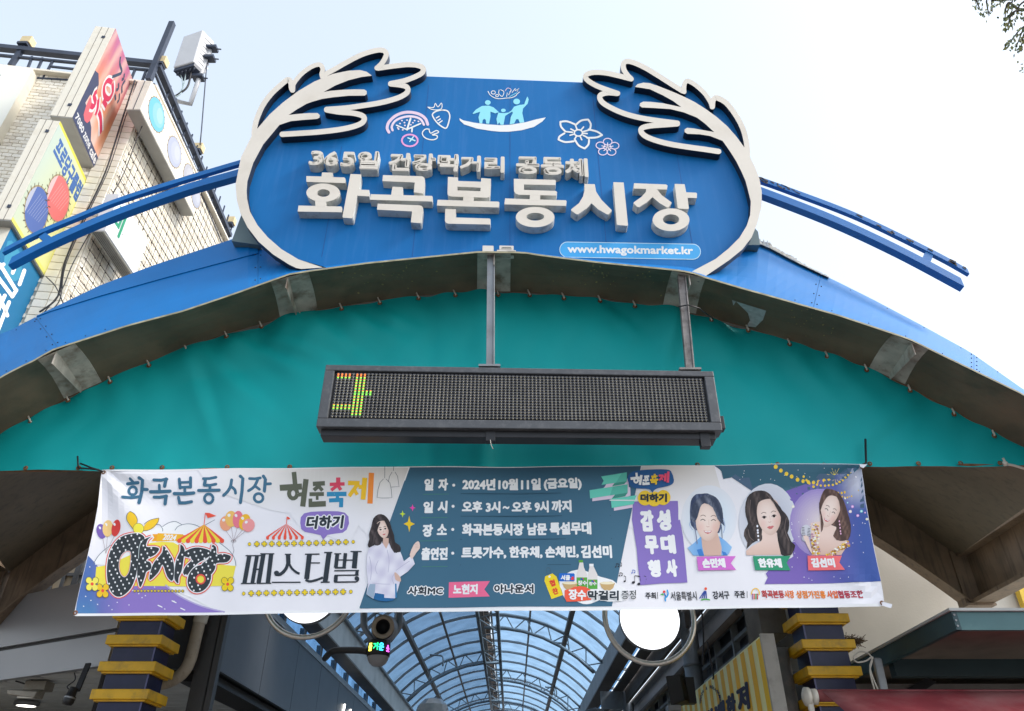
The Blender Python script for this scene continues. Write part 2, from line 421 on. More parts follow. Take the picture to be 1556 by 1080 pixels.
for k in range(26):
    x = -20+k*15 if k < 13 else 1180+(k-13)*28; f_ = .93 if k % 2 else .06; y0, y1 = interp(LIP, x), interp(TOP, x); c = PY(x, y0+(y1-y0)*f_, Y_LIP+(Y_TOP-Y_LIP)*f_)
    m2 = MB(); m2.lathe(c, (0, -1, 0), [(.007, -.006), (.007, .006), (0, .009)], 6, 0, False); m2.build('rivet', M_NAVY, gate)
# cover flashing along the left upper edge (a second narrow sheet lapped over the first)
mb = MB()
CR = [(56, 481), (75, 473.6), (153, 449.4), (251, 422), (322, 403), (392, 384.7)]
for (xa, ya), (xb, yb) in zip(CR, CR[1:]):
    n = 5
    for k in range(n):
        x0, x1 = xa+(xb-xa)*k/n, xa+(xb-xa)*(k+1)/n
        def pt(x, upper):
            yl, yt = interp(LIP, x), interp(TOP, x); yy = (yt-.6) if upper else interp(CR, x)
            s = (yl-yy)/max(yl-yt, 1); return PY(x, yy, Y_LIP+(Y_TOP-Y_LIP)*s-.014)
        mb.add([pt(x0, 0), pt(x1, 0), pt(x1, 1), pt(x0, 1)], [(0, 1, 2, 3)])
o = mb.build('flashing', M_BLUE, gate); md = o.modifiers.new('thickness', 'SOLIDIFY'); md.thickness = .01; md.offset = 0
# torn flashing and crumbling sealant on the right upper edge
mb = MB(); r2 = random.Random(3)
for k in range(60):
    x = 1146+k*1.9; y = interp(TOP, x)-1; w = 2.2
    h = (7 if k < 14 else 4.5 if k < 34 else 2.5)*(.6+.6*r2.random())
    if k > 40: h *= .5
    mb.hexa([PY(x, y+1, 7.52), PY(x+w, y+2, 7.52), PY(x+w, y-h+1, 7.6), PY(x, y-h, 7.6)],
            [PY(x, y+1, 7.56), PY(x+w, y+2, 7.56), PY(x+w, y-h+1, 7.64), PY(x, y-h, 7.64)])
mb.build('crumbling_edge', mat('old_sealant', (.34, .33, .30), .9, var=.4, vscale=20, dirt=(.1, .22, .4), dscale=6, damt=.8), gate)
# steel strip along the lip
mb = MB(); xs = [-160+i*15 for i in range(126)]
for a, b in zip(xs, xs[1:]):
    q = lambda x, dy, dY: PY(x, interp(LIP, x)+dy, Y_LIP+dY)
    mb.hexa([q(a, -.8, -.012), q(b, -.8, -.012), q(b, 1.6, -.012), q(a, 1.6, -.012)], [q(a, -.8, .02), q(b, -.8, .02), q(b, 1.6, .02), q(a, 1.6, .02)])
mb.build('lip_strip', M_LIP, gate)
# soffit: sheets from the lip back to the pipe, a slight sag on each
sseams = [-160, 85, 447, 750, 1038, 1384, 1720]
def soff(x, s, lift=0):
    y0, y1 = interp(LIP, x), interp(PIPE, x)
    p = PY(x, y0+(y1-y0)*s, Y_LIP+(Y_PIPE-Y_LIP)*s); p.z += .04*math.sin(math.pi*s)+lift; return p
for a, b in zip(sseams, sseams[1:]):
    mb = MB(); n = max(2, int((b-a)/14)); rows = 5
    for i in range(n):
        for r in range(rows):
            x0, x1 = a+(b-a)*i/n, a+(b-a)*(i+1)/n
            mb.add([soff(x0, r/rows), soff(x1, r/rows), soff(x1, (r+1)/rows), soff(x0, (r+1)/rows)], [(0, 1, 2, 3)], 0, None, True)
    o = mb.build('soffit_panel', M_SOFFIT, gate)
# worn plates with a web fin
for (x0, x1, sk, fx) in ((56.6, 113, 42, 85), (411, 468, 15, 437), (725.5, 776, -.6, 751), (1021.5, 1072, -15, 1047), (1357, 1411, -37, 1386)):
    mb = MB()
    def pl(x, s, d=-.012): return soff(x+sk*s, s, d)
    for k in range(4):
        s0, s1 = .02+.96*k/4, .02+.96*(k+1)/4
        mb.hexa([pl(x0, s0), pl(x1, s0), pl(x1, s1), pl(x0, s1)], [pl(x0, s0, -.004), pl(x1, s0, -.004), pl(x1, s1, -.004), pl(x0, s1, -.004)])
    br = mb.build('bracket_plate', M_PLATE, gate)
    f = MB(); a, b = pl(fx, .04), pl(fx, .95)
    dx = Vector((.006, 0, 0)); dn = Vector((0, 0, -.17))
    f.hexa([a-dx, b-dx, b-dx+dn*.35, a-dx+dn], [a+dx, b+dx, b+dx+dn*.35, a+dx+dn])
    for s in (.12, .85):
        for e in (.2, .8):
            c = pl(x0+(x1-x0)*e, s, -.012); f.lathe(c, (0, 0, -1), [(.012, 0), (.012, .012), (0, .012)], 6, 0, False)
    f.build('web_fin', M_PLATE, br)
# rusty pipe that carries the sheet's top edge
mb = MB(); mb.tube([PY(x, interp(PIPE, x)-1.5, Y_PIPE+.01) for x in range(-160, 1700, 12)], .022, 7)
mb.build('edge_pipe', M_RUST, gate)
# rear arch: ceiling sheet behind the pipe, rear beam and side beams
def rear(X):    # inner edge of the rear arch (x, z) at Y_REAR
    return 8.95-(3.61*(abs(X+.42)/7.62)**2.33 if X < -.42 else 3.34*(abs(X+.42)/7.62)**2.19)
def rearpt(X, Y=Y_REAR, dz=0): return Vector((X, Y, rear(X)+dz))
mb = MB(); N = 60
for i in range(N):
    t0, t1 = i/N, (i+1)/N
    xa, xb = -110+1750*t0, -110+1750*t1
    A0, A1 = PY(xa, interp(PIPE, xa), Y_PIPE+.03), PY(xb, interp(PIPE, xb), Y_PIPE+.03)
    A0.z += .12; A1.z += .12
    X0, X1 = -8.1+15.36*t0, -8.1+15.36*t1
    mb.add([A0, A1, rearpt(X1), rearpt(X0)], [(0, 1, 2, 3)], 0, None, True)
mb.build('ceiling_sheet', mat('ceiling_sheet', (.15, .12, .08), .5, var=.2, vscale=1.2, dirt=(.05, .045, .035), dscale=1.5, damt=.6, streak=True), gate)
mb = MB()
for i in range(N):
    X0, X1 = -8.07+15.3*i/N, -8.07+15.3*(i+1)/N
    h = .78
    mb.hexa([rearpt(X0, 12, .02), rearpt(X1, 12, .02), rearpt(X1, 12, -h), rearpt(X0, 12, -h)], [rearpt(X0, 12.06, .02), rearpt(X1, 12.06, .02), rearpt(X1, 12.06, -h), rearpt(X0, 12.06, -h)])
    mb.hexa([rearpt(X0, 11.93, -h), rearpt(X1, 11.93, -h), rearpt(X1, 11.93, -h-.03), rearpt(X0, 11.93, -h-.03)], [rearpt(X0, 12.2, -h), rearpt(X1, 12.2, -h), rearpt(X1, 12.2, -h-.03), rearpt(X0, 12.2, -h-.03)])
mb.build('rear_beam', M_BEAM, gate)
for sx in (-1, 1):
    mb = MB(); X = 7.23 if sx > 0 else -8.04; z = rear(X)
    a = lambda x0, x1, z0, z1: mb.box((min(x0, x1), 7.0, z0), (max(x0, x1), 12.2, z1))
    wq = .30 if sx > 0 else .9
    a(X-.02, X+sx*wq, z-.05, z+.02); a(X+sx*.16, X+sx*.19, z-.75, z-.05); a(X-.02, X+sx*.30, z-.81, z-.75)
    mb.build('side_beam', M_BEAM, gate)
    # closing plate where the rear beam meets the side beam
    mb = MB(); mb.box((min(X-.1, X+sx*.25), 11.96, z-.81), (max(X-.1, X+sx*.25), 12.2, z+.04)); mb.box((min(X-.12, X+sx*.32), 11.88, z-.85), (max(X-.12, X+sx*.32), 12.24, z-.812)); mb.build('end_plate', M_BEAM, gate)
# support box behind the sign
for q in (((366, 328), (395, 300), (395, 372), (352, 366)), ((1146, 345), (1152, 352), (1155, 372), (1130, 372))):
    mb = MB(); mb.hexa([PY(x, y, 7.35) for x, y in q], [PY(x, y, 7.35)+Vector((0, .25, 0)) for x, y in q]); mb.build('support_box', M_GREEN_GREY, gate)

# ================================================================ curved blue rails
def rail(label, upper, lower, spacer):
    t = thing('curved_rail', label, 'rail', PY(*upper[len(upper)//2], 7.35), 'curved blue rails beside the oval sign')
    for pts, h, d in ((upper, .085, .06), (lower, .135, .11)):
        P = catmull([(x, y, 0) for x, y in pts], 8); mb = MB(); vs = []
        for p in P:
            a = PY(p.x, p.y, 7.25); vs += [a, a+Vector((0, 0, -h)), a+Vector((0, d, -h)), a+Vector((0, d, 0))]
        n = len(P)
        mb.add(vs, [(4*i+k, 4*i+4+k, 4*i+4+(k+1) % 4, 4*i+(k+1) % 4) for i in range(n-1) for k in range(4)]+[(3, 2, 1, 0), (4*n-4, 4*n-3, 4*n-2, 4*n-1)])
        mb.build('rail', M_BLUE_RAIL, t)
    (xa, ya), (xb, yb) = spacer
    a, b = PY(xa, ya, 7.255), PY(xb, yb, 7.255); mb = MB(); mb.bar(a+Vector((0, .03, 0)), b+Vector((0, .03, 0)), .10, .05, (0, 1, 0)); mb.build('spacer', M_BLUE_RAIL, t)
    return t
rail('curved blue double rail reaching left from the oval sign towards the tiled building', [(7, 376), (60, 349), (120, 324), (183, 299), (270, 271), (364, 243), (420, 228)], [(18, 390), (75, 361), (167, 321), (278, 281), (361, 257), (430, 236)], ((63, 356), (76, 366)))
rail('curved blue double rail reaching right from the oval sign, paint peeling on its top', [(1120, 258), (1153, 268), (1193, 282), (1303, 324), (1417, 379), (1470, 408)], [(1120, 272), (1157, 284), (1263, 325), (1363, 371), (1460, 422)], ((1413, 384), (1407, 398)))
mb = MB(); r2 = random.Random(5)
for k in range(38):
    t = r2.random()**1.6; x = 1153+t*60 if k < 18 else 1440+r2.random()*25 if k < 28 else 1280+r2.random()*150
    y = interp([(1153, 268), (1193, 282), (1303, 324), (1417, 379), (1470, 408)], x)+r2.random()*5-1
    w = 2+r2.random()*7; h = 1+2*r2.random(); sl_ = .42
    a = [PY(x, y, 7.244), PY(x+w, y+w*sl_, 7.244), PY(x+w, y+w*sl_+h, 7.244), PY(x, y+h*.5, 7.244)]
    mb.hexa(a, [p+Vector((0, .004, 0)) for p in a])
pe = mb.build('peeling_paint', mat('bare_dark_metal', (.06, .05, .05), .8, var=.4, vscale=30, dirt=(.35, .33, .3), dscale=20, damt=.7), [o for o in COL.objects if o.name == 'curved_rail.001'][0])
pe['kind'] = 'stuff'

# ================================================================ oval sign
Y_P, Y_F = 7.10, 6.99
def sp(x, y, off): return PY(x, y, Y_P-off)
sign = thing('market_sign', 'oval blue market name sign with cream wreath border and raised cream Korean letters', 'sign', PY(760, 400, 7.1))
ZA = lambda pts: [(350+x/5.019, 60+y/5.019) for x, y in pts]
ZB = lambda pts: [(860+x/5.019, 60+y/5.019) for x, y in pts]
# panel
pan = [(x, y) for x, y in [(640, 115.5), (895, 125.5)]]
rightb = ZB([(300, 262), (446, 262), (446, 200), (490, 185), (700, 265), (890, 380), (935, 312), (1060, 400), (1120, 470), (1150, 440), (1290, 560), (1370, 720), (1400, 880)])+[(1146, 255), (1156, 300), (1146, 345), (1120, 380), (1090, 403), (1068, 419)]
leftb = [(450, 413), (432, 395), (398, 368), (373, 335), (364, 300), (364, 262), (380, 215)]+ZA([(180, 700), (220, 540), (320, 390), (445, 300), (470, 390), (560, 260), (680, 195), (710, 285), (900, 170), (1140, 75), (1195, 120), (1170, 210), (1420, 190)])
P0 = pan+rightb+[(1040, 416), (1000, 411), (900, 401), (820, 391), (760, 387), (700, 389), (600, 398), (520, 407), (470, 413)]+leftb
mb = MB(); loop = [Vector((*p, 0)) for p in P0]; tr = tessellate_polygon([loop])
f0 = [PY(p.x, p.y, Y_P) for p in loop]; b0 = [p+Vector((0, .14, 0)) for p in f0]; n = len(loop)
mb.add(f0, [list(t) for t in tr]); mb.add(b0, [list(t) for t in tr]); mb.add(f0+b0, [(i, (i+1) % n, n+(i+1) % n, n+i) for i in range(n)])
mb.build('panel', M_PANEL, sign, fixn=False)
for x in (505, 640, 775, 910, 1040):
    mb = MB(); yt = 216 if x in (505, 1040) else 123; yb_ = 398
    a_, b_ = PY(x, yt+6, Y_P-.0015), PY(x, yb_-8, Y_P-.0015); xm = (a_.x+b_.x)/2
    mb.box((xm-.003, Y_P-.002, b_.z), (xm+.003, Y_P+.01, a_.z)); mb.build('panel_joint', mat('joint_blue', (.004, .07, .26), .6), sign)
# wreath with ring
OUT_L = [(382, 207), (380, 211), (366, 239), (359, 275), (357.8, 280), (359.7, 303), (364.9, 322.8), (375.9, 344.8), (392.8, 366.9), (414.8, 386.3), (439.5, 401.9), (450, 407), (458, 408.5)]
IN_L = [(376, 275), (374.8, 290), (375.5, 302), (379.8, 321.5), (391.5, 342.2), (407, 360.4), (427.8, 378.5), (453.7, 394), (491.3, 406.5), (495, 406)]
stemL = ZA([(205, 680), (300, 570), (400, 480), (520, 390), (640, 320), (780, 262), (900, 237), (990, 232), (1040, 245), (1080, 275), (1000, 285), (900, 310), (800, 350), (710, 400), (760, 391), (860, 382), (950, 379), (1020, 380), (1040, 392), (1040, 415), (1025, 427), (900, 428), (780, 440), (700, 452), (620, 475), (580, 490), (510, 530), (445, 575), (520, 566), (600, 560), (665, 560), (682, 575), (680, 595), (660, 605), (560, 612), (460, 622), (375, 650), (250, 800), (175, 940)])
w = Solid(sp, Y_P-Y_F+.0, .0)
w.fr = .11; w.bk = .0
w.prism(stemL+IN_L+OUT_L[::-1])
W = 41/5.019
w.strip(ZA([(182, 735), (183, 690), (200, 610), (245, 505), (310, 415), (385, 345), (440, 304), (462, 330), (466, 365), (474, 385)]), W)
w.strip(ZA([(478, 375), (484, 335), (535, 268), (600, 217), (655, 192), (690, 194), (705, 225), (697, 262), (702, 286)]), W*.85)
w.strip(ZA([(706, 280), (725, 264), (800, 222), (900, 165), (1000, 115), (1100, 84), (1160, 80), (1188, 100), (1185, 130), (1160, 175), (1132, 205), (1118, 216)]), W*.95)
w.strip(ZA([(1125, 218), (1180, 210), (1270, 198), (1360, 190), (1435, 198), (1472, 220), (1460, 255), (1400, 287), (1320, 315), (1222, 335)]), W*.95)
w.strip(ZA([(1222, 338), (1290, 345), (1340, 358), (1355, 385), (1335, 415), (1270, 447), (1150, 480), (1000, 505), (870, 522), (734, 532)]), W*.98)
w.strip(ZA([(734, 536), (830, 552), (930, 560), (1000, 577), (1022, 602), (1000, 638), (920, 668), (800, 690), (650, 706), (500, 716), (395, 722)]), W)
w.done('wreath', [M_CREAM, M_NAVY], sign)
w = Solid(sp, .11, .0)
OUT_R = [(1139.9, 238.7), (1148, 255), (1154, 271.3), (1157.6, 291.7), (1157.2, 314), (1151, 338.6), (1141.9, 361), (1127.6, 379.3), (1107.3, 395.6), (1072.6, 419), (1065, 420)]
IN_R = [(1133, 275), (1135.8, 285.6), (1140.9, 306), (1139.9, 326.3), (1134.8, 342.7), (1123.6, 361), (1107.3, 377.3), (1086.9, 393.6), (1050, 413), (1046, 414)]
stemR = ZB([(1365, 828), (1300, 740), (1230, 660), (1150, 590), (1060, 525), (980, 475), (900, 435), (820, 400), (720, 360), (640, 332), (590, 328), (545, 340), (527, 360), (640, 378), (740, 425), (820, 470), (880, 515), (740, 485), (650, 475), (590, 473), (565, 485), (562, 505), (580, 517), (680, 522), (800, 530), (900, 555), (1000, 595), (1060, 640), (1130, 705), (980, 678), (925, 672), (905, 685), (905, 705), (925, 718), (1020, 722), (1100, 735), (1195, 772), (1250, 850), (1300, 930), (1340, 1010)])
w.prism(stemR+IN_R+OUT_R[::-1]+ZB([(1405, 895)]))
w.strip(ZB([(1385, 880), (1378, 790), (1350, 680), (1295, 575), (1225, 485), (1160, 446), (1135, 447), (1120, 470), (1116, 512)]), W)
w.strip(ZB([(1112, 505), (1100, 472), (1060, 412), (1000, 355), (950, 322), (920, 316), (903, 340), (900, 380), (902, 398)]), W*.85)
w.strip(ZB([(890, 392), (800, 336), (700, 272), (600, 212), (520, 176), (465, 165), (438, 185), (442, 228), (470, 272), (498, 300)]), W*.95)
w.strip(ZB([(490, 298), (380, 270), (290, 252), (200, 251), (152, 272), (160, 305), (220, 345), (300, 378), (395, 410)]), W*.95)
w.strip(ZB([(390, 411), (320, 405), (268, 420), (258, 445), (280, 480), (340, 518), (440, 562), (560, 595), (700, 618), (850, 637)]), W*.98)
w.strip(ZB([(850, 642), (740, 650), (640, 658), (580, 675), (575, 705), (610, 738), (690, 770), (800, 798), (950, 822), (1060, 837), (1165, 853)]), W)
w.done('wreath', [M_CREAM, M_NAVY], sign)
# big letters
Z3 = lambda pts: [(440+x/4.8625, 220+y/4.8625) for x, y in pts]
Z4 = lambda pts: [(740+x/4.8625, 220+y/4.8625) for x, y in pts]
def letter(Z, shapes, front=.125):
    s = Solid(sp, front, .0)
    for sh in shapes:
        if sh[0] == 'r': _, cx, cy, rx, ry, ix, iy, irx, iry = sh; s.prism(Z(ell(cx, cy, rx, ry, 36)), [Z(ell(ix, iy, irx, iry, 28))])
        elif sh[0] == 'h': s.prism(Z(sh[1]), [Z(sh[2])])
        else: s.prism(Z(sh))
    return s.done('letter', [M_CREAM, M_LETSIDE], sign)
letter(Z3, [[(240, 203), (318, 205), (318, 238), (404, 240), (412, 247), (412, 282), (124, 272), (124, 230), (236, 233)], ('r', 248, 353, 124, 68, 250, 355, 48, 28),
            [(188, 405), (272, 408), (268, 458), (192, 455)], [(66, 448), (382, 455), (388, 462), (386, 497), (60, 492)],
            [(450, 214), (528, 218), (516, 330), (588, 333), (586, 380), (500, 375), (468, 536), (460, 542), (398, 538), (391, 530)]])
letter(Z3, [[(690, 223), (975, 231), (992, 238), (999, 252), (992, 350), (985, 358), (918, 350), (925, 277), (686, 267)], [(760, 308), (836, 312), (838, 375), (750, 371)],
            [(600, 364), (1052, 377), (1057, 383), (1052, 418), (594, 405)], [(650, 434), (960, 446), (978, 452), (986, 466), (974, 571), (966, 578), (896, 572), (905, 491), (646, 478)]])
letter(Z3, [('h', [(1170, 236), (1244, 240), (1242, 266), (1414, 272), (1416, 245), (1488, 250), (1482, 375), (1474, 386), (1458, 390), (1195, 381), (1175, 375), (1167, 360)], [(1240, 308), (1412, 316), (1410, 342), (1240, 336)]),
            [(1284, 378), (1362, 382), (1360, 422), (1282, 418)], [(1094, 405), (1544, 419), (1550, 426), (1546, 462), (1088, 448)],
            [(1150, 472), (1228, 475), (1226, 536), (1478, 544), (1485, 551), (1482, 588), (1175, 582), (1156, 575), (1148, 560)]])
letter(Z4, [[(198, 250), (502, 258), (510, 266), (504, 297), (275, 292), (272, 332), (510, 340), (518, 350), (512, 374), (236, 368), (212, 360), (200, 342)], [(318, 365), (394, 370), (392, 412), (314, 408)],
            [(134, 395), (582, 409), (588, 416), (584, 450), (128, 439)], ('r', 356, 533, 143, 75, 357, 530, 66, 29)])
letter(Z4, [[(720, 288), (796, 290), (806, 345), (845, 405), (920, 480), (922, 488), (895, 514), (885, 512), (820, 475), (773, 430), (735, 470), (672, 514), (660, 512), (622, 484), (622, 476), (680, 430), (710, 380), (720, 340)],
            [(934, 275), (1010, 278), (1042, 590), (1036, 597), (966, 592), (958, 584)]])
letter(Z4, [[(1086, 283), (1322, 292), (1334, 300), (1330, 330), (1084, 322)], [(1176, 318), (1250, 320), (1290, 370), (1364, 425), (1362, 434), (1340, 462), (1328, 462), (1270, 425), (1223, 385), (1180, 425), (1124, 460), (1112, 458), (1084, 434), (1084, 424), (1140, 385), (1176, 345)],
            [(1387, 288), (1460, 290), (1472, 350), (1546, 353), (1552, 360), (1550, 393), (1482, 390), (1492, 468), (1484, 474), (1415, 470), (1408, 462)], ('r', 1360, 553, 136, 84, 1360, 550, 60, 38)])
# small raised letters
for ch, b in (('3', (470.4, 228.6, 491, 250.8)), ('6', (493, 229.5, 514, 251.9)), ('5', (518.2, 230.3, 538.7, 252.9)), ('일', (542.4, 229.3, 575.7, 257)), ('건', (590.5, 231.9, 623, 259.5)),
              ('강', (626, 232.8, 662, 259.5)), ('먹', (664.2, 233.6, 696, 260.5)), ('거', (698.7, 236, 730.4, 260.5)), ('리', (735.7, 237.3, 766.7, 262.2)), ('공', (784, 237.5, 819.8, 264.4)), ('동', (821.8, 238.3, 857.2, 265.7)), ('체', (858.3, 240, 893.8, 268.5))):
    s = Solid(sp, .135, .0); s.text(ch, lean_quad(*b, tilt=.02), .055); s.done('small_letter', [M_CREAM, M_LETSIDE], sign)
for ch, b in (('1', (733, 373, 750, 388)), ('문', (755, 373, 784, 388))):
    s = Solid(sp, .06, .0); s.text(ch, lean_quad(*b, tilt=.02), .055); s.done('small_letter', [M_CREAM, M_LETSIDE], sign)
# printed pill with web address
WHT = (.80, .80, .78); LB = (.28, .72, .82)
a = Art(sp, .003)
def pill(x0, y0, x1, y1, r, tilt):
    pts = []
    for k in range(13): t = -math.pi/2+math.pi*k/12; pts.append((x1-r+r*math.cos(t), (y0+y1)/2+(y1-y0)/2*math.sin(t)+tilt*(x1-r-x0)))
    for k in range(13): t = math.pi/2+math.pi*k/12; pts.append((x0+r+r*math.cos(t), (y0+y1)/2+(y1-y0)/2*math.sin(t)))
    return pts
a.poly(pill(850, 367, 1065, 391, 12, .016), (.5, .7, .8), 0); a.poly(pill(851, 368, 1064, 390, 11.5, .016), (.055, .36, .72), 1)
a.text('www.hwagokmarket.kr', [(862, 371.5), (1053, 374.5), (1053.5, 390), (862.5, 387.5)], WHT, 3, .045)
a.done('web_address', M_PRINT, sign)
# fruit and vegetable line drawings
Q1 = lambda pts: [(560+x/7.78, 120+y/7.78) for x, y in pts]
Q2 = lambda pts: [(760+x/7.78, 120+y/7.78) for x, y in pts]
PK = (.78, .60, .72); HP = (.80, .34, .62)
a = Art(sp, .003)
def st(Q, pts, w, col, layer=0, smooth=5): a.stroke(Q(pts), w/7.78, col, layer, smooth)
st(Q1, [(242, 628), (220, 580), (240, 510), (310, 440), (400, 400), (500, 392), (600, 415), (670, 465), (700, 535)], 34, PK)
st(Q1, [(285, 605), (275, 560), (310, 500), (380, 460), (470, 440), (560, 450), (620, 480), (655, 540)], 26, (.80, .66, .76))
st(Q1, [(330, 545), (450, 595)], 16, WHT); st(Q1, [(497, 465), (455, 598)], 22, WHT, 1); st(Q1, [(455, 595), (615, 525)], 18, WHT, 2); st(Q1, [(515, 585), (512, 620)], 20, WHT, 3)
for x, y in ((395, 490), (455, 485), (372, 525), (425, 515), (430, 548), (545, 490), (525, 515), (590, 500), (500, 540), (345, 575), (355, 590), (405, 600)):
    x, y = Q1([(x, y)])[0]; a.disc(x, y, 1.5, 1.2, (.8, .7, .76), 1, 8)
a.done('watermelon_drawing', M_PRINT, sign); a = Art(sp, .003)
x, y = Q1([(488, 725)])[0]; a.ring(x, y, 94/7.78, 70/7.78, 2.6, HP, 0)
st(Q1, [(465, 695), (550, 728)], 15, (.5, .8, .85), 1, 0); st(Q1, [(530, 682), (488, 738)], 15, (.5, .8, .85), 2, 0)
a.done('tomato_drawing', M_PRINT, sign); a = Art(sp, .003)
st(Q1, [(700, 330), (770, 335), (790, 285), (820, 330), (862, 282), (865, 345), (810, 365), (740, 355), (700, 332)], 10, WHT, 0, 3)
st(Q1, [(870, 365), (800, 380), (755, 420), (790, 490), (850, 550), (915, 580), (945, 520), (960, 430), (930, 375), (865, 365)], 16, WHT)
for p, q in (((800, 460), (835, 440)), ((818, 490), (850, 470)), ((835, 518), (870, 492))): st(Q1, [p, q], 14, WHT, 1, 0)
a.done('carrot_drawing', M_PRINT, sign); a = Art(sp, .003)
st(Q1, [(720, 592), (670, 592), (635, 640), (670, 695), (750, 718), (808, 700), (805, 665), (750, 660), (828, 630), (800, 608), (735, 640), (715, 595)], 13, WHT, 0, 3)
a.done('mushroom_drawing', M_PRINT, sign)
a = Art(sp, .003)
a.poly(Q1([(1075, 462), (1120, 488), (1250, 515), (1400, 535), (1560, 545)])+Q2([(120, 540), (300, 510), (430, 475), (540, 452), (500, 500), (400, 565), (250, 605), (100, 622), (0, 622)])+Q1([(1450, 612), (1280, 585), (1130, 535), (1080, 490)]), WHT, 0)
x, y = Q1([(1410, 277)])[0]; a.disc(x, y, 4.4, 3.6, LB, 2, 16); x, y = Q1([(1410, 277)])[0]
a.poly(Q1([(1230, 405), (1270, 360), (1340, 318), (1420, 312), (1480, 335), (1540, 390), (1500, 405), (1440, 385), (1442, 440), (1425, 528), (1390, 525), (1385, 480), (1365, 470), (1348, 490), (1345, 525), (1312, 520), (1300, 450), (1320, 385), (1240, 412)]), LB, 3)
a.poly(Q1([(1535, 395)])+Q2([(0, 400), (50, 402), (100, 395), (135, 370), (140, 385), (90, 415), (60, 435), (40, 540), (5, 540), (-10, 510)])+Q1([(1525, 540), (1512, 470)]), LB, 3)
x, y = Q2([(38, 370)])[0]; a.disc(x, y, 3.6, 2.7, LB, 2, 14)
x, y = Q2([(195, 265)])[0]; a.disc(x, y, 5.2, 4.4, LB, 2, 16)
a.poly(Q2([(135, 370), (165, 325), (230, 305), (285, 298), (305, 240), (322, 205), (338, 240), (325, 290), (270, 350), (262, 400), (285, 510), (232, 518), (215, 475), (190, 475), (165, 525), (112, 535), (125, 450), (150, 400)]), LB, 3)
a.stroke(Q1([(1412, 142), (1440, 190), (1500, 225), (1560, 232)])+Q2([(60, 225), (140, 218), (195, 190)]), 1.1, WHT, 1, 4)
for cx, cy, rr in ((1475, 158, 3.2), (1520, 195, 2.2)):
    x, y = Q1([(cx, cy)])[0]; a.ring(x, y, rr, rr*.8, 1.1, WHT, 1, 12)
st(Q1, [(1545, 125), (1540, 170), (1580, 205), (1600, 150), (1560, 125)], 8, WHT, 2); st(Q2, [(60, 140), (90, 105), (130, 125), (110, 155)], 7, PK, 2)
st(Q2, [(75, 210), (85, 160), (100, 190), (130, 130), (140, 160), (180, 110), (175, 140), (225, 110), (200, 150), (232, 150), (190, 185)], 8, WHT, 3, 0); st(Q2, [(110, 208), (200, 160)], 7, LB, 4, 0)
a.done('family_emblem', M_PRINT, sign)
a = Art(sp, .003)
cx, cy = 925, 636
for tip, b1, b2 in (((1040, 478), (890, 545), (1060, 600)), ((1205, 662), (1045, 595), (1030, 695)), ((1000, 820), (1050, 700), (880, 710)), ((690, 715), (760, 640), (870, 735)), ((712, 505), (885, 535), (770, 620))):
    mid1 = ((tip[0]+b1[0])/2+(tip[0]-b1[0])*.15-(tip[1]-b1[1])*0, (tip[1]+b1[1])/2)
    def bul(p, q, k):
        mx, my = (p[0]+q[0])/2, (p[1]+q[1])/2; dx, dy = mx-cx, my-cy
        vx, vy = mx-(cx+tip[0])/2, my-(cy+tip[1])/2; L = math.hypot(vx, vy) or 1; return (mx+vx/L*k, my+vy/L*k)
    st(Q2, [b1, bul(b1, tip, 22), tip], 22, WHT, 0); st(Q2, [tip, bul(b2, tip, 22), b2], 22, WHT, 1)
    d = (tip[0]-cx, tip[1]-cy); L = math.hypot(*d); st(Q2, [(cx+d[0]/L*55, cy+d[1]/L*45), (cx+d[0]/L*105, cy+d[1]/L*88)], 17, WHT, 2, 0)
x, y = Q2([(cx, cy)])[0]; a.ring(x, y, 48/7.78, 38/7.78, 2.2, WHT, 3)
for k in range(5):
    b1, b2 = [((890, 545), (885, 535)), ((1060, 600), (1045, 595)), ((1050, 700), (1030, 695)), ((880, 710), (870, 735)), ((770, 620), (760, 640))][k]; st(Q2, [b1, (cx+(b1[0]-cx)*.45, cy+(b1[1]-cy)*.45)], 18, WHT, 4, 0)
a.done('flower_drawing', M_PRINT, sign); a = Art(sp, .003)
cx, cy = 1268, 806
for k in range(5):
    t = R(-88+72*k); px, py = cx+88*math.cos(t), cy+66*math.sin(t)
    a.ring(*Q2([(px, py)])[0], 52/7.78, 40/7.78, 1.5, (.78, .66, .80), 5, 14); a.stroke(Q2([(cx, cy), (cx+70*math.cos(t), cy+52*math.sin(t))]), 1.3, (.8, .75, .82), 6)
a.done('flower_drawing', M_PRINT, sign)
# rivets/ hidden frame legs
for x in (560, 760, 960): mb = MB(); p = PY(x, 395, 7.3); mb.box((p.x-.04, 7.26, p.z+.12), (p.x+.04, 7.34, p.z+1.6)); mb.build('frame_post', M_GREY, sign)

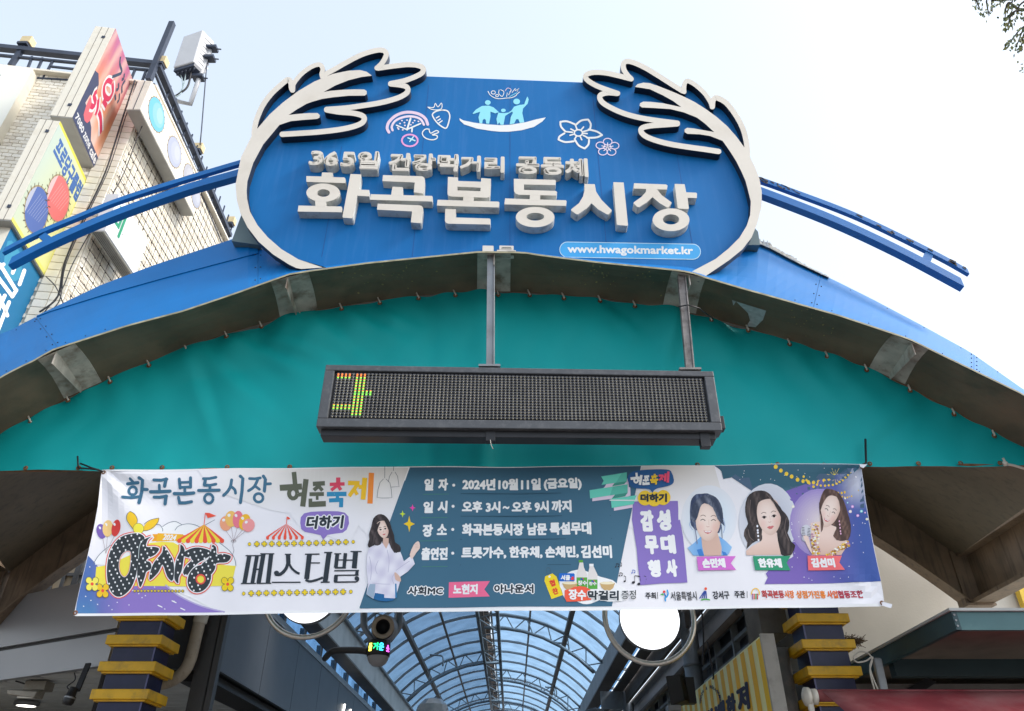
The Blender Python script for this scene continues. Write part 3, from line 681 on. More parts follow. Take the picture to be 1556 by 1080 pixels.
# ================================================================ tarpaulin
tarp = thing('tarpaulin', 'teal tarpaulin stretched under the arch above the event banner', 'tarpaulin', PY(778, 700, Y_PIPE))
def tarp_pt(x, v):
    yt = interp(PIPE, x)+1; yb = 715.5-8*x/1556
    p = PY(x, yt+(yb-yt)*v, Y_PIPE); d = 0
    for cx, sp_, ph in ((519, 1.0, 0), (457, 1.4, .5), (344, .8, 1), (1081, .5, 0), (283, .5, 2), (1024, .5, 1.2)):     # folds hanging from the clips
        dx = (x-cx)/60; ang = dx-v*sp_*1.6
        d += .035*math.exp(-(ang*1.6)**2)*math.exp(-v*2.2)*math.sin(math.pi*min(1, v*3+.15))
        d -= .02*math.exp(-((dx-v*sp_*1.1-.6)*2.2)**2)*math.exp(-v*2.0)
    for (ax, ay, bx, by, w_, h_) in ((345, 508, 475, 575, 11, .014), (375, 500, 500, 545, 8, .010), (300, 530, 420, 640, 14, .010), (520, 470, 610, 520, 9, .012), (470, 480, 560, 560, 12, .012), (560, 470, 640, 500, 8, .008), (290, 560, 330, 690, 12, .008), (1030, 475, 1010, 560, 10, .010), (1180, 515, 1260, 600, 14, .008), (905, 455, 980, 520, 9, .008), (1390, 600, 1300, 680, 14, .007)):
        yy = yt+(yb-yt)*v; ux, uy = bx-ax, by-ay; L_ = math.hypot(ux, uy); t_ = ((x-ax)*ux+(yy-ay)*uy)/L_/L_; n_ = ((x-ax)*uy-(yy-ay)*ux)/L_
        if -.4 < t_ < 1.4: e_ = math.exp(-((t_-.4)/.5)**2); d += h_*e_*(math.exp(-(n_/w_)**2)-.7*math.exp(-((n_-w_*1.5)/w_)**2))
    d += .016*math.exp(-((x-735)/16)**2)+.014*math.exp(-((x-1012)/18)**2)*(1-v)-.010*math.exp(-((x-655)/14)**2)
    d += .008*math.sin(p.x*2.1+p.z*1.3)*math.sin(p.z*2.4+1)+.006*math.sin(p.x*5+p.z*3)
    d += .004*math.sin(x/9.5+math.sin(v*5))*math.exp(-v*9)
    d += .003*math.sin(p.x*14+2*math.sin(p.z*5))*(.3+.7*math.exp(-v*3))
    return p+Vector((0, -d*2.6, 0))
mb = MB(); nx, nv = 430, 44; x0, x1 = -105, 1632
vs = [tarp_pt(x0+(x1-x0)*i/nx, j/nv) for i in range(nx+1) for j in range(nv+1)]; k = nv+1
mb.add(vs, [(i*k+j, (i+1)*k+j, (i+1)*k+j+1, i*k+j+1) for i in range(nx) for j in range(nv)], 0, None, True)
mb.build('sheet', M_TEAL, tarp)
for x in (-10, 46, 103, 167, 226, 283, 344, 397, 457, 519, 577, 636, 692, 757, 805, 857, 912, 965, 1024, 1081, 1137, 1200, 1257, 1317, 1383, 1450, 1511):
    y = interp(PIPE, x); c = PY(x, y+5, Y_PIPE-.03); a_ = PY(x-3, y-3, Y_PIPE-.045); b_ = PY(x+.5, y+4, Y_PIPE-.05); e = PY(x-3, y-4, Y_PIPE+.03)
    mb = MB(); mb.tube([e, a_, b_, c+Vector((0, .03, 0))], .011, 6); tie = mb.build('tie', M_TIE, tarp)
    m2 = MB(); m2.lathe(c, (0, -1, 0), [(.012, 0), (.026, .004), (.030, -.004), (.012, .012)], 12); m2.build('eyelet', M_RUST, tarp)
for x in (39, 119, 170, 246, 345, 440, 1060, 1182, 1252, 1322, 1396, 1460, 1520):
    y = 711-8*x/1556; c = PY(x, y, Y_PIPE-.028); m2 = MB(); m2.lathe(c, (0, -1, 0), [(.010, 0), (.024, .004), (.028, -.006), (.010, .010)], 12); m2.build('eyelet', M_RUST, tarp)
mb = MB(); mb.tube([PY(x, 715.5-8*x/1556-1, Y_PIPE+.04) for x in range(-100, 1640, 40)], .02, 6); mb.build('hem_pipe', M_RUST, tarp)

# ================================================================ LED board
led = thing('led_board', 'long black LED dot matrix display hanging in front of the teal sheet', 'display', PY(790, 650, 7.0))
TLc, TRc, BRc, BLc = PY(496, 556, 7.0), PY(1083, 566, 7.0), PY(1097, 656, 7.0), PY(481, 650, 7.0)
U = (TRc-TLc); Vd = (BLc-TLc)
def lp(u, v, d=0): 
    a = TLc+(TRc-TLc)*u; b = BLc+(BRc-BLc)*u; p = a+(b-a)*v; return Vector((p.x, 7.0+d, p.z))
fw, fh = .025, .11
mb = MB()
def fr(u0, v0, u1, v1, d0, d1, m=0): mb.hexa([lp(u0, v0, d0), lp(u1, v0, d0), lp(u1, v1, d0), lp(u0, v1, d0)], [lp(u0, v0, d1), lp(u1, v0, d1), lp(u1, v1, d1), lp(u0, v1, d1)], m)
fr(0, 0, 1, fh*.85, -.03, .14); fr(0, 1-fh*1.2, 1, 1, -.03, .14); fr(0, fh*.85, fw, 1-fh*1.2, -.03, .14); fr(1-fw, fh*.85, 1, 1-fh*1.2, -.03, .14)
fr(.002, .02, .998, .98, .14, .20)
mb.build('frame', M_LEDFRAME, led, bevel=.008)
mb = MB(); fr(fw, fh*.85, 1-fw, 1-fh*1.2, .02, .035); mb.build('board', M_BLACK, led)
NC, NR = 96, 16; u0, u1, v0, v1 = fw+.005, 1-fw-.005, fh*.85+.025, 1-fh*1.2-.02
def cell(c, r): return u0+(u1-u0)*(c+.5)/NC, v0+(v1-v0)*(r+.5)/NR
lit = set()
for r in range(NR):
    if r in (0, 1): lit |= {(c, r) for c in (0, 1, 2, 3, 5, 6, 7)}
    elif r in (6, 7): lit |= {(c, r) for c in (5, 6, 7, 8, 9)}
    elif r in (11, 12): lit |= {(c, r) for c in range(8)}
    elif r < 15: lit |= {(c, r) for c in (5, 6, 7)}
mb = MB(); m2 = MB(); dots = MB(); lits = MB()
dU = (lp(1, .5)-lp(0, .5)).length*(u1-u0)/NC
for r in range(NR):          # louvre strips with a hood over every lamp
    for c in range(NC):
        u, v = cell(c, r); p = lp(u, v); hz = dU
        a = Vector((hz*.5, 0, 0)); z = Vector((0, 0, 1))
        # hood: a small tilted shelf with drooping ends
        q = [p-a+z*hz*.10+Vector((0, -.004, 0)), p-a*.55+z*hz*.34+Vector((0, -.016, 0)), p+a*.55+z*hz*.34+Vector((0, -.016, 0)), p+a+z*hz*.10+Vector((0, -.004, 0))]
        b = [k+Vector((0, .02, .004)) for k in q]
        m2.add(q+b, [(0, 1, 2, 3), (0, 4, 5, 1), (1, 5, 6, 2), (2, 6, 7, 3)])
        tgt = lits if (c, r) in lit else dots
        w_ = .0055 if tgt is dots else .0095; hh = .009
        e = p+Vector((0, -.006, -hz*.02))
        def dot(t, e, w_, hh, mi, up=False):
            t.add([e+Vector((-w_, 0, -hh)), e+Vector((w_, 0, -hh)), e+Vector((w_, 0, hh)), e+Vector((-w_, 0, hh)), e+Vector((0, -.006, 0))], [(0, 1, 4), (1, 2, 4), (2, 3, 4), (3, 0, 4)], mi)
        if tgt is dots: dot(dots, e, w_, hh, 0)
        else:
            dot(lits, e+Vector((0, 0, .009)), w_, .006, 1 if (r != 7) else 0); dot(lits, e+Vector((0, 0, -.007)), w_, .009, 0 if r > 0 else 1)
h_ = m2.build('lamp_hood', mat('hood_grey', (.30, .305, .33), .5, var=.1), led); h_['kind'] = 'stuff'
d_ = dots.build('lamp', mat('unlit_lamp', (.42, .37, .27), .4, var=.2), led); d_['kind'] = 'stuff'
l_ = lits.build('lit_lamp', [mat('lit_green', (.1, .5, .05), .4, emit=(.22, .75, .06), estr=.5), mat('lit_red', (.6, .1, .03), .4, emit=(.9, .22, .03), estr=.5)], led); l_['kind'] = 'stuff'
mb = MB()       # module seams
for k in range(1, 6): u = u0+(u1-u0)*k/6; mb.hexa([lp(u-.0006, v0, .004), lp(u+.0006, v0, .004), lp(u+.0006, v1, .004), lp(u-.0006, v1, .004)], [lp(u-.0006, v0, .018), lp(u+.0006, v0, .018), lp(u+.0006, v1, .018), lp(u-.0006, v1, .018)])
mb.build('module_seam', M_BLACK, led)
mb = MB(); fr(0.01, .985, .985, 1.10, .03, .19); mb.build('bottom_rail', M_BLACK, led, bevel=.006)
for u in (.43, .958):
    mb = MB(); fr(u-.012, 1.0, u+.012, 1.16 if u < .5 else 1.22, .02, .10); mb.build('clamp', M_BLACK, led, bevel=.004)
mb = MB(); p = lp(1.0, .82); mb.box((p.x, 7.02, p.z-.08), (p.x+.05, 7.12, p.z+.07)); mb.build('clamp', M_BLACK, led, bevel=.004)
mb = MB(); p = lp(.43, 1.16); mb.tube([p, p+Vector((.01, 0, -.06)), p+Vector((.03, .01, -.10))], .003, 5); mb.build('loose_wire', M_TIE, led)
for (xt, yt, xb, yb, mm) in ((745, 389, 744, 557, M_GREY), (1034, 418, 1047, 562, mat('rusted_hanger', (.22, .20, .19), .6, var=.3, vscale=8, dirt=(.05, .025, .015), dscale=7, damt=.95))):
    a_, b_ = PY(xt, yt, 7.05), PY(xb, yb, 7.05); mb = MB()
    mb.bar(a_, b_, .075, .06, (0, 1, 0)); mb.bar(a_+Vector((.048, .0, 0)), b_+Vector((.048, .0, 0)), .016, .09, (0, 1, 0)); mb.build('hanger', mm, led, bevel=.003)
    mb = MB(); mb.box((b_.x-.12, 6.985, b_.z-.03), (b_.x+.12, 7.1, b_.z-.005)); mb.build('foot_plate', mm, led)
mb = MB(); mb.tube([PY(1031, 466, 6.98), PY(1045, 463, 6.96), PY(1062, 468, 6.98), PY(1078, 480, 7.4), PY(1083, 484, 7.7)], .008, 6); mb.build('cable', M_BLACK, led)
# torn silver sticker on the soffit at right
for pts in ([(1113, 459), (1119, 461), (1115, 467)], [(1119, 461), (1165, 475), (1160, 488), (1148, 497), (1134, 495), (1140, 488), (1137, 478)]):
    mb = MB(); f = []
    for x, y in pts:
        s = (y-interp(LIP, x))/(interp(PIPE, x)-interp(LIP, x)); f.append(soff(x, s, -.008))
    mb.add(f+[p+Vector((0, 0, .003)) for p in f], [list(range(len(f)))]); mb.build('silver_sticker', mat('foil', (.55, .55, .56), .5, metal=.3, var=.2, vscale=15), gate, fixn=False)

# specks of lichen and bird dirt on the soffit
mb = MB(); r2 = random.Random(77)
for k in range(120):
    cx, cy = r2.choice(((560, 422), (590, 415), (930, 415), (940, 430), (620, 410), (1230, 490), (890, 405))); x = cx+r2.gauss(0, 24); y0, y1 = interp(LIP, x), interp(PIPE, x); s_ = min(.9, max(.08, .35+r2.gauss(0, .18)))
    p = soff(x, s_, -.004); q = .004+.011*r2.random()**2; n_ = 6
    mb.add([p+Vector((q*math.cos(a*math.pi/3), q*1.1*math.sin(a*math.pi/3), .0)) for a in range(n_)], [list(range(n_))])
o = mb.build('dirt_speck', mat('lichen', (.38, .32, .14), .9, var=.3), gate, fixn=False); o['kind'] = 'stuff'
# ================================================================ event banner
Y_B = 7.70
banner = thing('event_banner', 'wide printed cloth event banner with Korean lettering and portraits, tied below the teal sheet', 'banner', PY(750, 930, Y_B))
# banner surface: the cloth hangs in the plane Y_B with shallow folds
def bwave(X, Z):
    d = .012*math.sin(X*1.3+Z*.8)+.006*math.sin(X*5.1+Z*2.2)+.007*math.sin(X*2.9-Z*1.7+1)
    cl = Vector((X-PL.x, Z-PL.z)); r = cl.length; th = math.atan2(-cl.y, cl.x)
    d += .030*math.sin(th*9)*math.exp(-r*1.15)*min(1, r*4)
    cr = Vector((PR.x-X, Z-PR.z)); r = cr.length; th = math.atan2(-cr.y, cr.x)
    d += .026*math.sin(th*9+1)*math.exp(-r*1.3)*min(1, r*4)
    cr = Vector((PR2.x-X, PR2.z-Z)); r = cr.length; th = math.atan2(-cr.y, cr.x)
    d += .012*math.sin(th*8+1)*math.exp(-r*1.6)*min(1, r*4)
    return d
PL, PR, PR2 = PY(155, 712, Y_B), PY(1308, 706, Y_B), PY(1342, 920, Y_B)
def bs(x, y, off):
    p = PY(x, y, Y_B); return Vector((p.x, Y_B-off-bwave(p.x, p.z), p.z))
GR = 9.0      # folding grid in survey units, shared by cloth and print
def srgb(*c): return tuple(min(.9, v*1.1) for v in lin(c))
BTL, BTR, BBR, BBL = (154, 713), (1308, 705), (1342, 921), (112, 935)
def edgeL(y): return interp_y([(713, 154), (780, 146), (850, 131), (900, 119), (935, 112)], y)
def edgeR(y): return interp_y([(705, 1308), (770, 1316), (840, 1329), (890, 1339), (921, 1343)], y)
def interp_y(p, y): return interp(p, y)
def topY(x): return 713-8*(x-154)/1154
def botY(x): return 935-14*(x-112)/1230
M_CLOTH = mat('banner_cloth', lin((240, 238, 242)), .6, var=.03, vscale=2, bump=.06, bscale=500, spec=.2)
a = Art(bs, 0, GR)
L_ = [(edgeL(y), y) for y in (713, 740, 770, 800, 830, 860, 890, 915, 935)]; R_ = [(edgeR(y), y) for y in (921, 900, 870, 840, 800, 760, 730, 705)]
a.poly(L_+[(400, botY(400)+.6), (700, botY(700)+1), (1000, botY(1000)+.6)]+R_+[(1000, topY(1000)+.5), (700, topY(700)+.8), (400, topY(400)+.5)], (1, 1, 1))
cl = a.done('cloth', M_CLOTH, banner); md = cl.modifiers.new('thickness', 'SOLIDIFY'); md.thickness = .0015; md.offset = -1
def hem(name, pts, w, col):
    t = Art(bs, .0022); t.stroke(pts, w, col, 0, 0, False); return t.done(name, M_PRINT, banner)
hem('hem', [(x, topY(x)+1.2+(.5*math.sin(x/150))) for x in range(156, 1308, 9)], 2.2, srgb(238, 238, 240))
hem('hem', [(x, botY(x)-1.6+.5) for x in range(114, 1342, 9)], 4.2, srgb(236, 236, 242))

def Zm(ox, oy, s): return lambda pts: [(ox+x/s, oy+y/s) for x, y in pts]
A, B, C, D, E, Fz = Zm(100, 700, 4.5), Zm(360, 700, 4.5), Zm(620, 700, 4.5), Zm(900, 700, 4.5), Zm(1120, 700, 4.5), Zm(140, 760, 6.748)
W_ = srgb(240, 240, 243); SLATE = srgb(62, 104, 128); DARK = srgb(44, 52, 60)
def mixc(a, b, t): t = max(0, min(1, t)); return tuple(a[i]*(1-t)+b[i]*t for i in range(3))
def art(name, fn, base=.003, lab=None):
    a = Art(bs, base, GR); fn(a); o = a.done(name, M_PRINT, banner)
    if lab: o['label'] = lab
    return o
# --- printed grounds
def f(a):
    a.poly([(622, 710.6), (974, 708), (930, 920.5), (546, 925)], lambda x, y: mixc(SLATE, srgb(50, 84, 104), (735-y)/30), 0)
    a.stroke([(622, 711), (546, 925)], 1.4, W_, 1)
    for x0, x1, y in ((643, 682, 751.5), (640, 680, 787), (638, 680, 822), (641, 680, 861)): a.stroke([(x0, y), (x1, y-.5)], .8, srgb(70, 130, 110), 1, 0, False)
    for x0, x1, y in ((700, 926, 749.5), (700, 928, 784), (699, 930, 819), (699, 940, 858)): a.stroke([(x0, y+.5), (x1, y-1)], .9, srgb(44, 78, 98), 1, 0, False)
art('slate_panel', f)
BE = srgb(212, 208, 202); CLW = lin((240, 238, 242))
def f(a):
    a.poly([(300, 713.5), (460, 712.3), (621, 711), (588, 800), (560, 815), (545, 800), (530, 830), (500, 815), (470, 790), (455, 800), (440, 780), (410, 775), (380, 765), (350, 755), (320, 740)], lambda x, y: mixc(CLW, BE, min((x-300)/150, (790-y)/70+.1*math.sin(x*.07))), 0)
    for k in range(26): a.stroke([(440+k*6.4, 713), (438+k*6.4, 735+((k*7) % 30))], .5, srgb(216, 213, 208), 1, 0, False)
    a.poly([(976, 708.4), (1085, 707.5), (1100, 760), (1030, 800), (1000, 815), (955, 800)], lambda x, y: mixc(CLW, BE, (775-y)/70), 0)
    a.poly([(1085, 707.5), (1307, 706), (1316, 800), (1200, 800), (1140, 745)], srgb(70, 95, 120), 0)
art('beige_ground', f)
def lb(x, y): return mixc(mixc(srgb(78, 108, 168), srgb(140, 118, 190), (x-135)/55), srgb(80, 140, 180), (y-900)/60*(1 if x < 150 else .0))
def f(a):
    a.poly([(edgeL(844)+1, 843.5), (146, 857), (160, 880), (215, 885), (252, 889), (269, 903), (300, 918), (338, 929.6), (115, 932), (edgeL(915)+1, 915), (edgeL(890)+1, 890), (edgeL(865)+1, 865)], lb, 0)
    a.stroke([(252, 889), (272, 905), (305, 920), (340, 929)], 2.2, srgb(176, 166, 206), 1, 4)
    a.stroke([(259, 893), (290, 907), (320, 922)], 1.8, W_, 2, 4)
    for x, y in ((136, 861), (130, 906), (127, 921), (138, 912), (157, 905), (165, 920), (216, 908), (221, 905), (235, 892), (148, 918), (178, 915), (196, 919), (202, 897), (264, 913), (211, 902), (170, 926), (250, 925)):
        a.disc(x, y, 1.0, .9, W_, 3, 6)
    for x, y in ((243, 921), (277, 925), (264, 914)): a.stroke([(x-3, y-1.5), (x+3, y+1.2)], 1.6, W_, 3)
art('purple_ground', f)
def rb(x, y):
    c = mixc(srgb(118, 96, 172), srgb(62, 88, 158), (x-1215)/95); c = mixc(c, srgb(64, 92, 120), (760-y)/40*((x-1150)/200)); return mixc(c, srgb(206, 206, 216), (1.0-math.hypot((x-1306)/34, (y-735)/42))*1.0)
def tl(x, y): return mixc(srgb(48, 92, 110), srgb(92, 140, 156), (y-740)/25)
def f(a):
    a.poly([(1089, 708.6), (1307, 706.5), (1300, 720), (1254, 727), (1218, 742), (1180, 753), (1160, 752), (1150, 738), (1143, 742), (1138, 726), (1126, 727), (1117, 721), (1110, 726), (1099, 728), (1096, 716)], tl, 1)
    a.poly([(1254, 725), (1307.5, 706.5), (edgeR(760)-1, 760), (edgeR(800)-1, 800), (edgeR(840)-1, 840), (1337, 884), (1250, 886.5), (1161, 888), (1166, 878), (1163, 872), (1172, 862), (1190, 855), (1205, 846), (1197, 780), (1180, 752)], rb, 2)
    r_ = random.Random(9)
    for k in range(46):
        x = 1200+r_.random()*125; y = 790+r_.random()*92
        if x < edgeR(y)-4: a.disc(x, y, .5+.5*r_.random(), .5+.4*r_.random(), W_, 6, 6)
    for k in range(14): a.disc(1120+r_.random()*150, 712+r_.random()*22, .6, .6, W_, 3, 6)
art('night_sky_ground', f)
def f(a):
    G = srgb(250, 196, 58)
    for x, y, r_ in ((230, 28, 3), (258, 50, 14), (293, 76, 13), (331, 98, 13), (367, 116, 13), (408, 136, 13), (447, 145, 12), (484, 150, 12), (520, 152, 12), (556, 146, 12), (594, 136, 12), (627, 125, 11), (450, 115, 8), (470, 138, 8), (492, 158, 8), (520, 180, 9), (545, 165, 8), (571, 170, 8), (600, 172, 8), (625, 170, 8), (652, 168, 8), (677, 160, 8), (697, 148, 8), (719, 138, 7), (738, 118, 7), (757, 100, 7), (773, 80, 7), (685, 226, 8), (711, 225, 8), (733, 218, 8), (700, 243, 6), (716, 248, 6), (735, 252, 6), (754, 250, 6), (770, 246, 6), (786, 240, 6), (802, 228, 5), (815, 216, 5), (828, 202, 5)):
        p = E([(x, y)])[0]; a.disc(*p, r_/4.5, r_/4.5*1.1, G, 6, 8)
    p = E([(670, 104)])[0]; a.disc(*p, 4, 3.6, srgb(255, 214, 60), 6, 12)
    for k in range(14): t = k*math.pi/7+.2; a.stroke([(p[0]+4*math.cos(t), p[1]+4*math.sin(t)), (p[0]+(9+4*(k % 2))*math.cos(t), p[1]+(9+3*(k % 2))*math.sin(t))], .6, srgb(230, 205, 110), 5, 0, False)
    for x, y, r_, c in ((790, 312, 10, (222, 150, 216)), (775, 346, 11, (236, 214, 206)), (824, 376, 10, (222, 150, 216)), (848, 347, 10, (130, 214, 214)), (884, 402, 9, (244, 226, 196)), (756, 286, 6, (120, 200, 206)), (738, 258, 7, (240, 220, 200)), (872, 358, 6, (222, 160, 216)), (379, 319, 10, (246, 226, 200))):
        q = E([(x, y)])[0]; a.disc(*q, r_/4.5, r_/4.5, srgb(*c), 7, 10); a.disc(*q, r_/9, r_/9, W_, 8, 6)
art('festoon_lights', f)
# --- big title line (brush letters)
def tx(name, s, box, col, layer=1, bold=.04, tilt=-.008, edge=None, quad=None):
    a = Art(bs, .003)
    q = quad or lean_quad(*box, tilt=tilt)
    if edge: ec, ew = edge; a.text(s, q, ec, layer, bold+ew)
    if edge:
        # inner text shrunk by the width of its outline
        H = ((Vector(q[0])-Vector(q[3])).length); d = ew*H
        c = [Vector(k) for k in q]; cx = sum((k for k in c), Vector((0, 0)))/4
        def ins(k, nb1, nb2): u = (nb1-k).normalized(); v = (nb2-k).normalized(); return k+u*d+v*d
        q = [tuple(ins(c[0], c[1], c[3])), tuple(ins(c[1], c[0], c[2])), tuple(ins(c[2], c[3], c[1])), tuple(ins(c[3], c[2], c[0]))]
        a.text(s, q, col, layer+2, bold)
    else: a.text(s, q, col, layer, bold)
    return a.done('lettering', M_PRINT, banner)
Tb = srgb(62, 106, 132)
# brush title traced from the cloth: 화곡본동시장
G8 = Zm(180, 700, 6.483)
def f(a):
    def s(pts, w, k=0, sm=0): a.stroke(G8(pts), w/6.483, Tb, 3+k, sm)
    def o(pts): pass
    s([(112, 175), (140, 205)], 26); s([(78, 218), (130, 215), (190, 212)], 30, 1)
    c = G8([(133, 288)])[0]; a.ring(c[0], c[1], 38/6.483, 42/6.483, 4.2, Tb, 3); s([(133, 325), (128, 350)], 26, 1); s([(45, 358), (120, 362), (190, 348)], 30, 2)
    s([(205, 170), (238, 190), (222, 300), (200, 410)], 34, 1); s([(232, 275), (280, 278)], 30, 2)
    s([(350, 190), (420, 192), (478, 182)], 30); s([(470, 180), (455, 250)], 34, 1); s([(402, 240), (402, 290)], 28, 1); s([(310, 300), (400, 302), (508, 298)], 32, 2); s([(345, 352), (400, 354), (472, 345)], 30, 3); s([(466, 345), (455, 420)], 34, 4)
    s([(600, 180), (608, 268)], 30); s([(712, 168), (712, 262)], 30, 1); s([(605, 215), (710, 212)], 24, 2); s([(605, 262), (712, 260)], 26, 3); s([(655, 265), (655, 312)], 28, 4); s([(548, 322), (650, 325), (745, 318)], 32, 5); s([(590, 358), (600, 410)], 30, 3); s([(598, 412), (660, 412), (720, 402)], 30, 4)
    s([(840, 180), (900, 180), (965, 168)], 28); s([(862, 182), (850, 242)], 32, 1); s([(850, 245), (910, 246), (965, 236)], 28, 2); s([(905, 250), (905, 285)], 28, 3); s([(792, 295), (900, 296), (998, 294)], 30, 4)
    c = G8([(892, 374)])[0]; a.ring(c[0], c[1], 43/6.483, 44/6.483, 4.2, Tb, 3)
    s([(1120, 195), (1108, 260), (1078, 310), (1040, 345)], 30, 0, 3); s([(1108, 255), (1150, 290), (1158, 325)], 28, 1, 3); s([(1205, 158), (1230, 180), (1222, 300), (1205, 415)], 32, 2)
    s([(1295, 180), (1350, 182), (1400, 172)], 28); s([(1375, 190), (1340, 260), (1285, 300)], 28, 1, 3); s([(1345, 250), (1392, 285)], 26, 2); s([(1430, 155), (1450, 185), (1440, 300)], 32, 3); s([(1450, 232), (1500, 228)], 28, 4)
    c = G8([(1383, 368)])[0]; a.ring(c[0], c[1], 43/6.483, 42/6.483, 4.2, Tb, 3)
art('lettering', f)
# hand cut 허준축제 in colour
G9 = Zm(360, 700, 6.748)
def cut(a, Z, k, cols, dx=0):
    OL, RE, BL, YE, OR = cols
    def s(pts, w, c, l): a.stroke(Z(pts), w/k, c, l, 0, False)
    s([(585, 115), (600, 270)], 48, OL, 3); s([(440, 278), (668, 265)], 62, OL, 4)
    c = Z([(577, 335)])[0]; a.ring(c[0], c[1], 42/k*1.0, 52/k, 42/k, OL, 5, 14)
    s([(710, 190), (675, 470)], 55, OL, 3); s([(632, 348), (700, 340)], 40, OL, 5)
    s([(780, 240), (905, 235)], 46, OL, 3); s([(855, 250), (790, 305)], 40, OL, 4); s([(845, 270), (880, 310)], 36, OL, 5); s([(745, 345), (895, 345)], 40, OL, 3); s([(825, 350), (825, 405)], 28, OL, 4); s([(755, 390), (755, 475)], 38, OL, 5); s([(738, 450), (915, 445)], 56, OL, 6)
    s([(1042, 178), (1042, 240)], 44, RE, 3); s([(955, 248), (1108, 245)], 36, RE, 4); s([(1040, 255), (970, 308)], 34, RE, 5); s([(1040, 260), (1070, 308)], 34, RE, 6)
    s([(925, 348), (1128, 348)], 46, BL, 3); s([(1035, 360), (1035, 395)], 34, BL, 4); s([(948, 412), (1095, 408)], 42, BL, 5); s([(1075, 400), (1072, 485)], 42, BL, 6)
    s([(1143, 235), (1262, 238)], 46, YE, 3); s([(1240, 250), (1155, 372)], 40, YE, 4); s([(1200, 290), (1238, 358)], 34, YE, 5); s([(1250, 278), (1320, 272)], 40, YE, 6); s([(1315, 182), (1298, 408)], 50, YE, 7)
    s([(1382, 130), (1368, 448)], 54, OR, 3)
art('lettering', lambda a: cut(a, G9, 6.748, (srgb(92, 96, 80), srgb(214, 72, 96), srgb(48, 138, 180), srgb(240, 186, 44), srgb(232, 136, 58))))
# lamps drawing
def f(a):
    g = srgb(120, 120, 124)
    for pts in ([(1518, 66), (1518, 185)], [(1505, 192), (1470, 230), (1450, 300), (1440, 385), (1490, 390), (1558, 388)], [(1530, 192), (1570, 230), (1585, 300), (1592, 385), (1558, 388)]): a.stroke(G9(pts), .8, g, 3, 0, False)
    for pts in ([(1072, 44), (1072, 72)], [(1062, 80), (1045, 110), (1036, 150)], [(1082, 80), (1100, 110), (1110, 180), (1055, 184)]): a.stroke(B(pts), .8, g, 3, 0, False)
art('lamp_drawing', f)
# speech bubble 더하기
def f(a):
    a.poly(G9([(650, 640), (655, 580), (690, 540), (760, 525), (900, 520), (1040, 525), (1110, 540), (1148, 580), (1155, 650), (1130, 715), (1090, 745), (1000, 755), (930, 765), (888, 812), (860, 765), (790, 748), (700, 730), (660, 700)]), srgb(140, 118, 190), 2)
art('speech_bubble', f)
tx('lettering', '더하기', (464, 782, 524.5, 806), DARK, 4, .055, 0, (W_, .075))
# small striped tent
def tent(a, Z, k, apex, xl, xr, yb, n, c1, c2, flag, lay=3, drop=22):
    w = (xr-xl)/n
    for i in range(n):
        def ed(t, s): x = xl+(xr-xl)*t; return [(apex[0]+(x-apex[0])*u**.62*1.0*(u**.35), apex[1]+(yb-apex[1])*u) for u in (0, .25, .5, .75, 1)]
        e0, e1 = ed(i/n, 0), ed((i+1)/n, 0); c = c1 if i % 2 == 0 else c2
        if c: a.poly(Z(e0+e1[::-1][:-1]), c, lay)
        cc = c1 if i % 2 == 0 else c2
        if cc: x0 = xl+w*i; a.poly(Z([(x0, yb), (x0+w, yb), (x0+w, yb+drop*.6), (x0+w*.8, yb+drop), (x0+w*.2, yb+drop), (x0, yb+drop*.6)]), cc, lay+1)
    ax, ay = apex
    a.stroke(Z([(ax, ay), (ax+flag[2], ay-flag[1]*1.0)]), 1.0, c1, lay, 0, False)
    a.poly(Z([(ax+flag[2], ay-flag[1]), (ax+flag[2]+flag[0]*.35, ay-flag[1]-flag[0]*.0+2), (ax+flag[2]+flag[0], ay-flag[1]*.72), (ax+flag[2]+flag[0]*.2, ay-flag[1]*.55)]), c1, lay+1)
REDO = srgb(232, 84, 62)
art('tent_drawing', lambda a: tent(a, G9, 6.748, (508, 645), 300, 686, 778, 13, REDO, None, (36, 72, 5), 3, 30))
# rows of yellow crosses
def crosses(x0, y0, x1, y1, n, s, ends=True):
    def f(a):
        YL, GR_ = srgb(244, 204, 40), srgb(110, 104, 92)
        for i in range(n):
            t = i/(n-1); x, y = x0+(x1-x0)*t, y0+(y1-y0)*t
            if ends and i in (0, n-1): a.disc(x, y, s*.55+.6, s*.65+.6, GR_, 3, 10); a.disc(x, y, s*.55, s*.65, YL, 4, 10); continue
            for e, c, l in ((.7, GR_, 3), (0, YL, 5)):
                a.poly([(x-s*.38-e, y-s-e), (x+s*.38+e, y-s-e), (x+s*.38+e, y+s+e), (x-s*.38-e, y+s+e)], c, l); a.poly([(x-s-e, y-s*.38-e), (x+s+e, y-s*.38-e), (x+s+e, y+s*.38+e), (x-s-e, y+s*.38+e)], c, l+1)
    art('cross_pattern', f)
crosses(379, 826.5, 537.5, 824.5, 15, 3.7); crosses(370, 901.5, 533.5, 899.5, 15, 3.9)
crosses(205, 898, 277, 897.5, 15, 1.6, False)
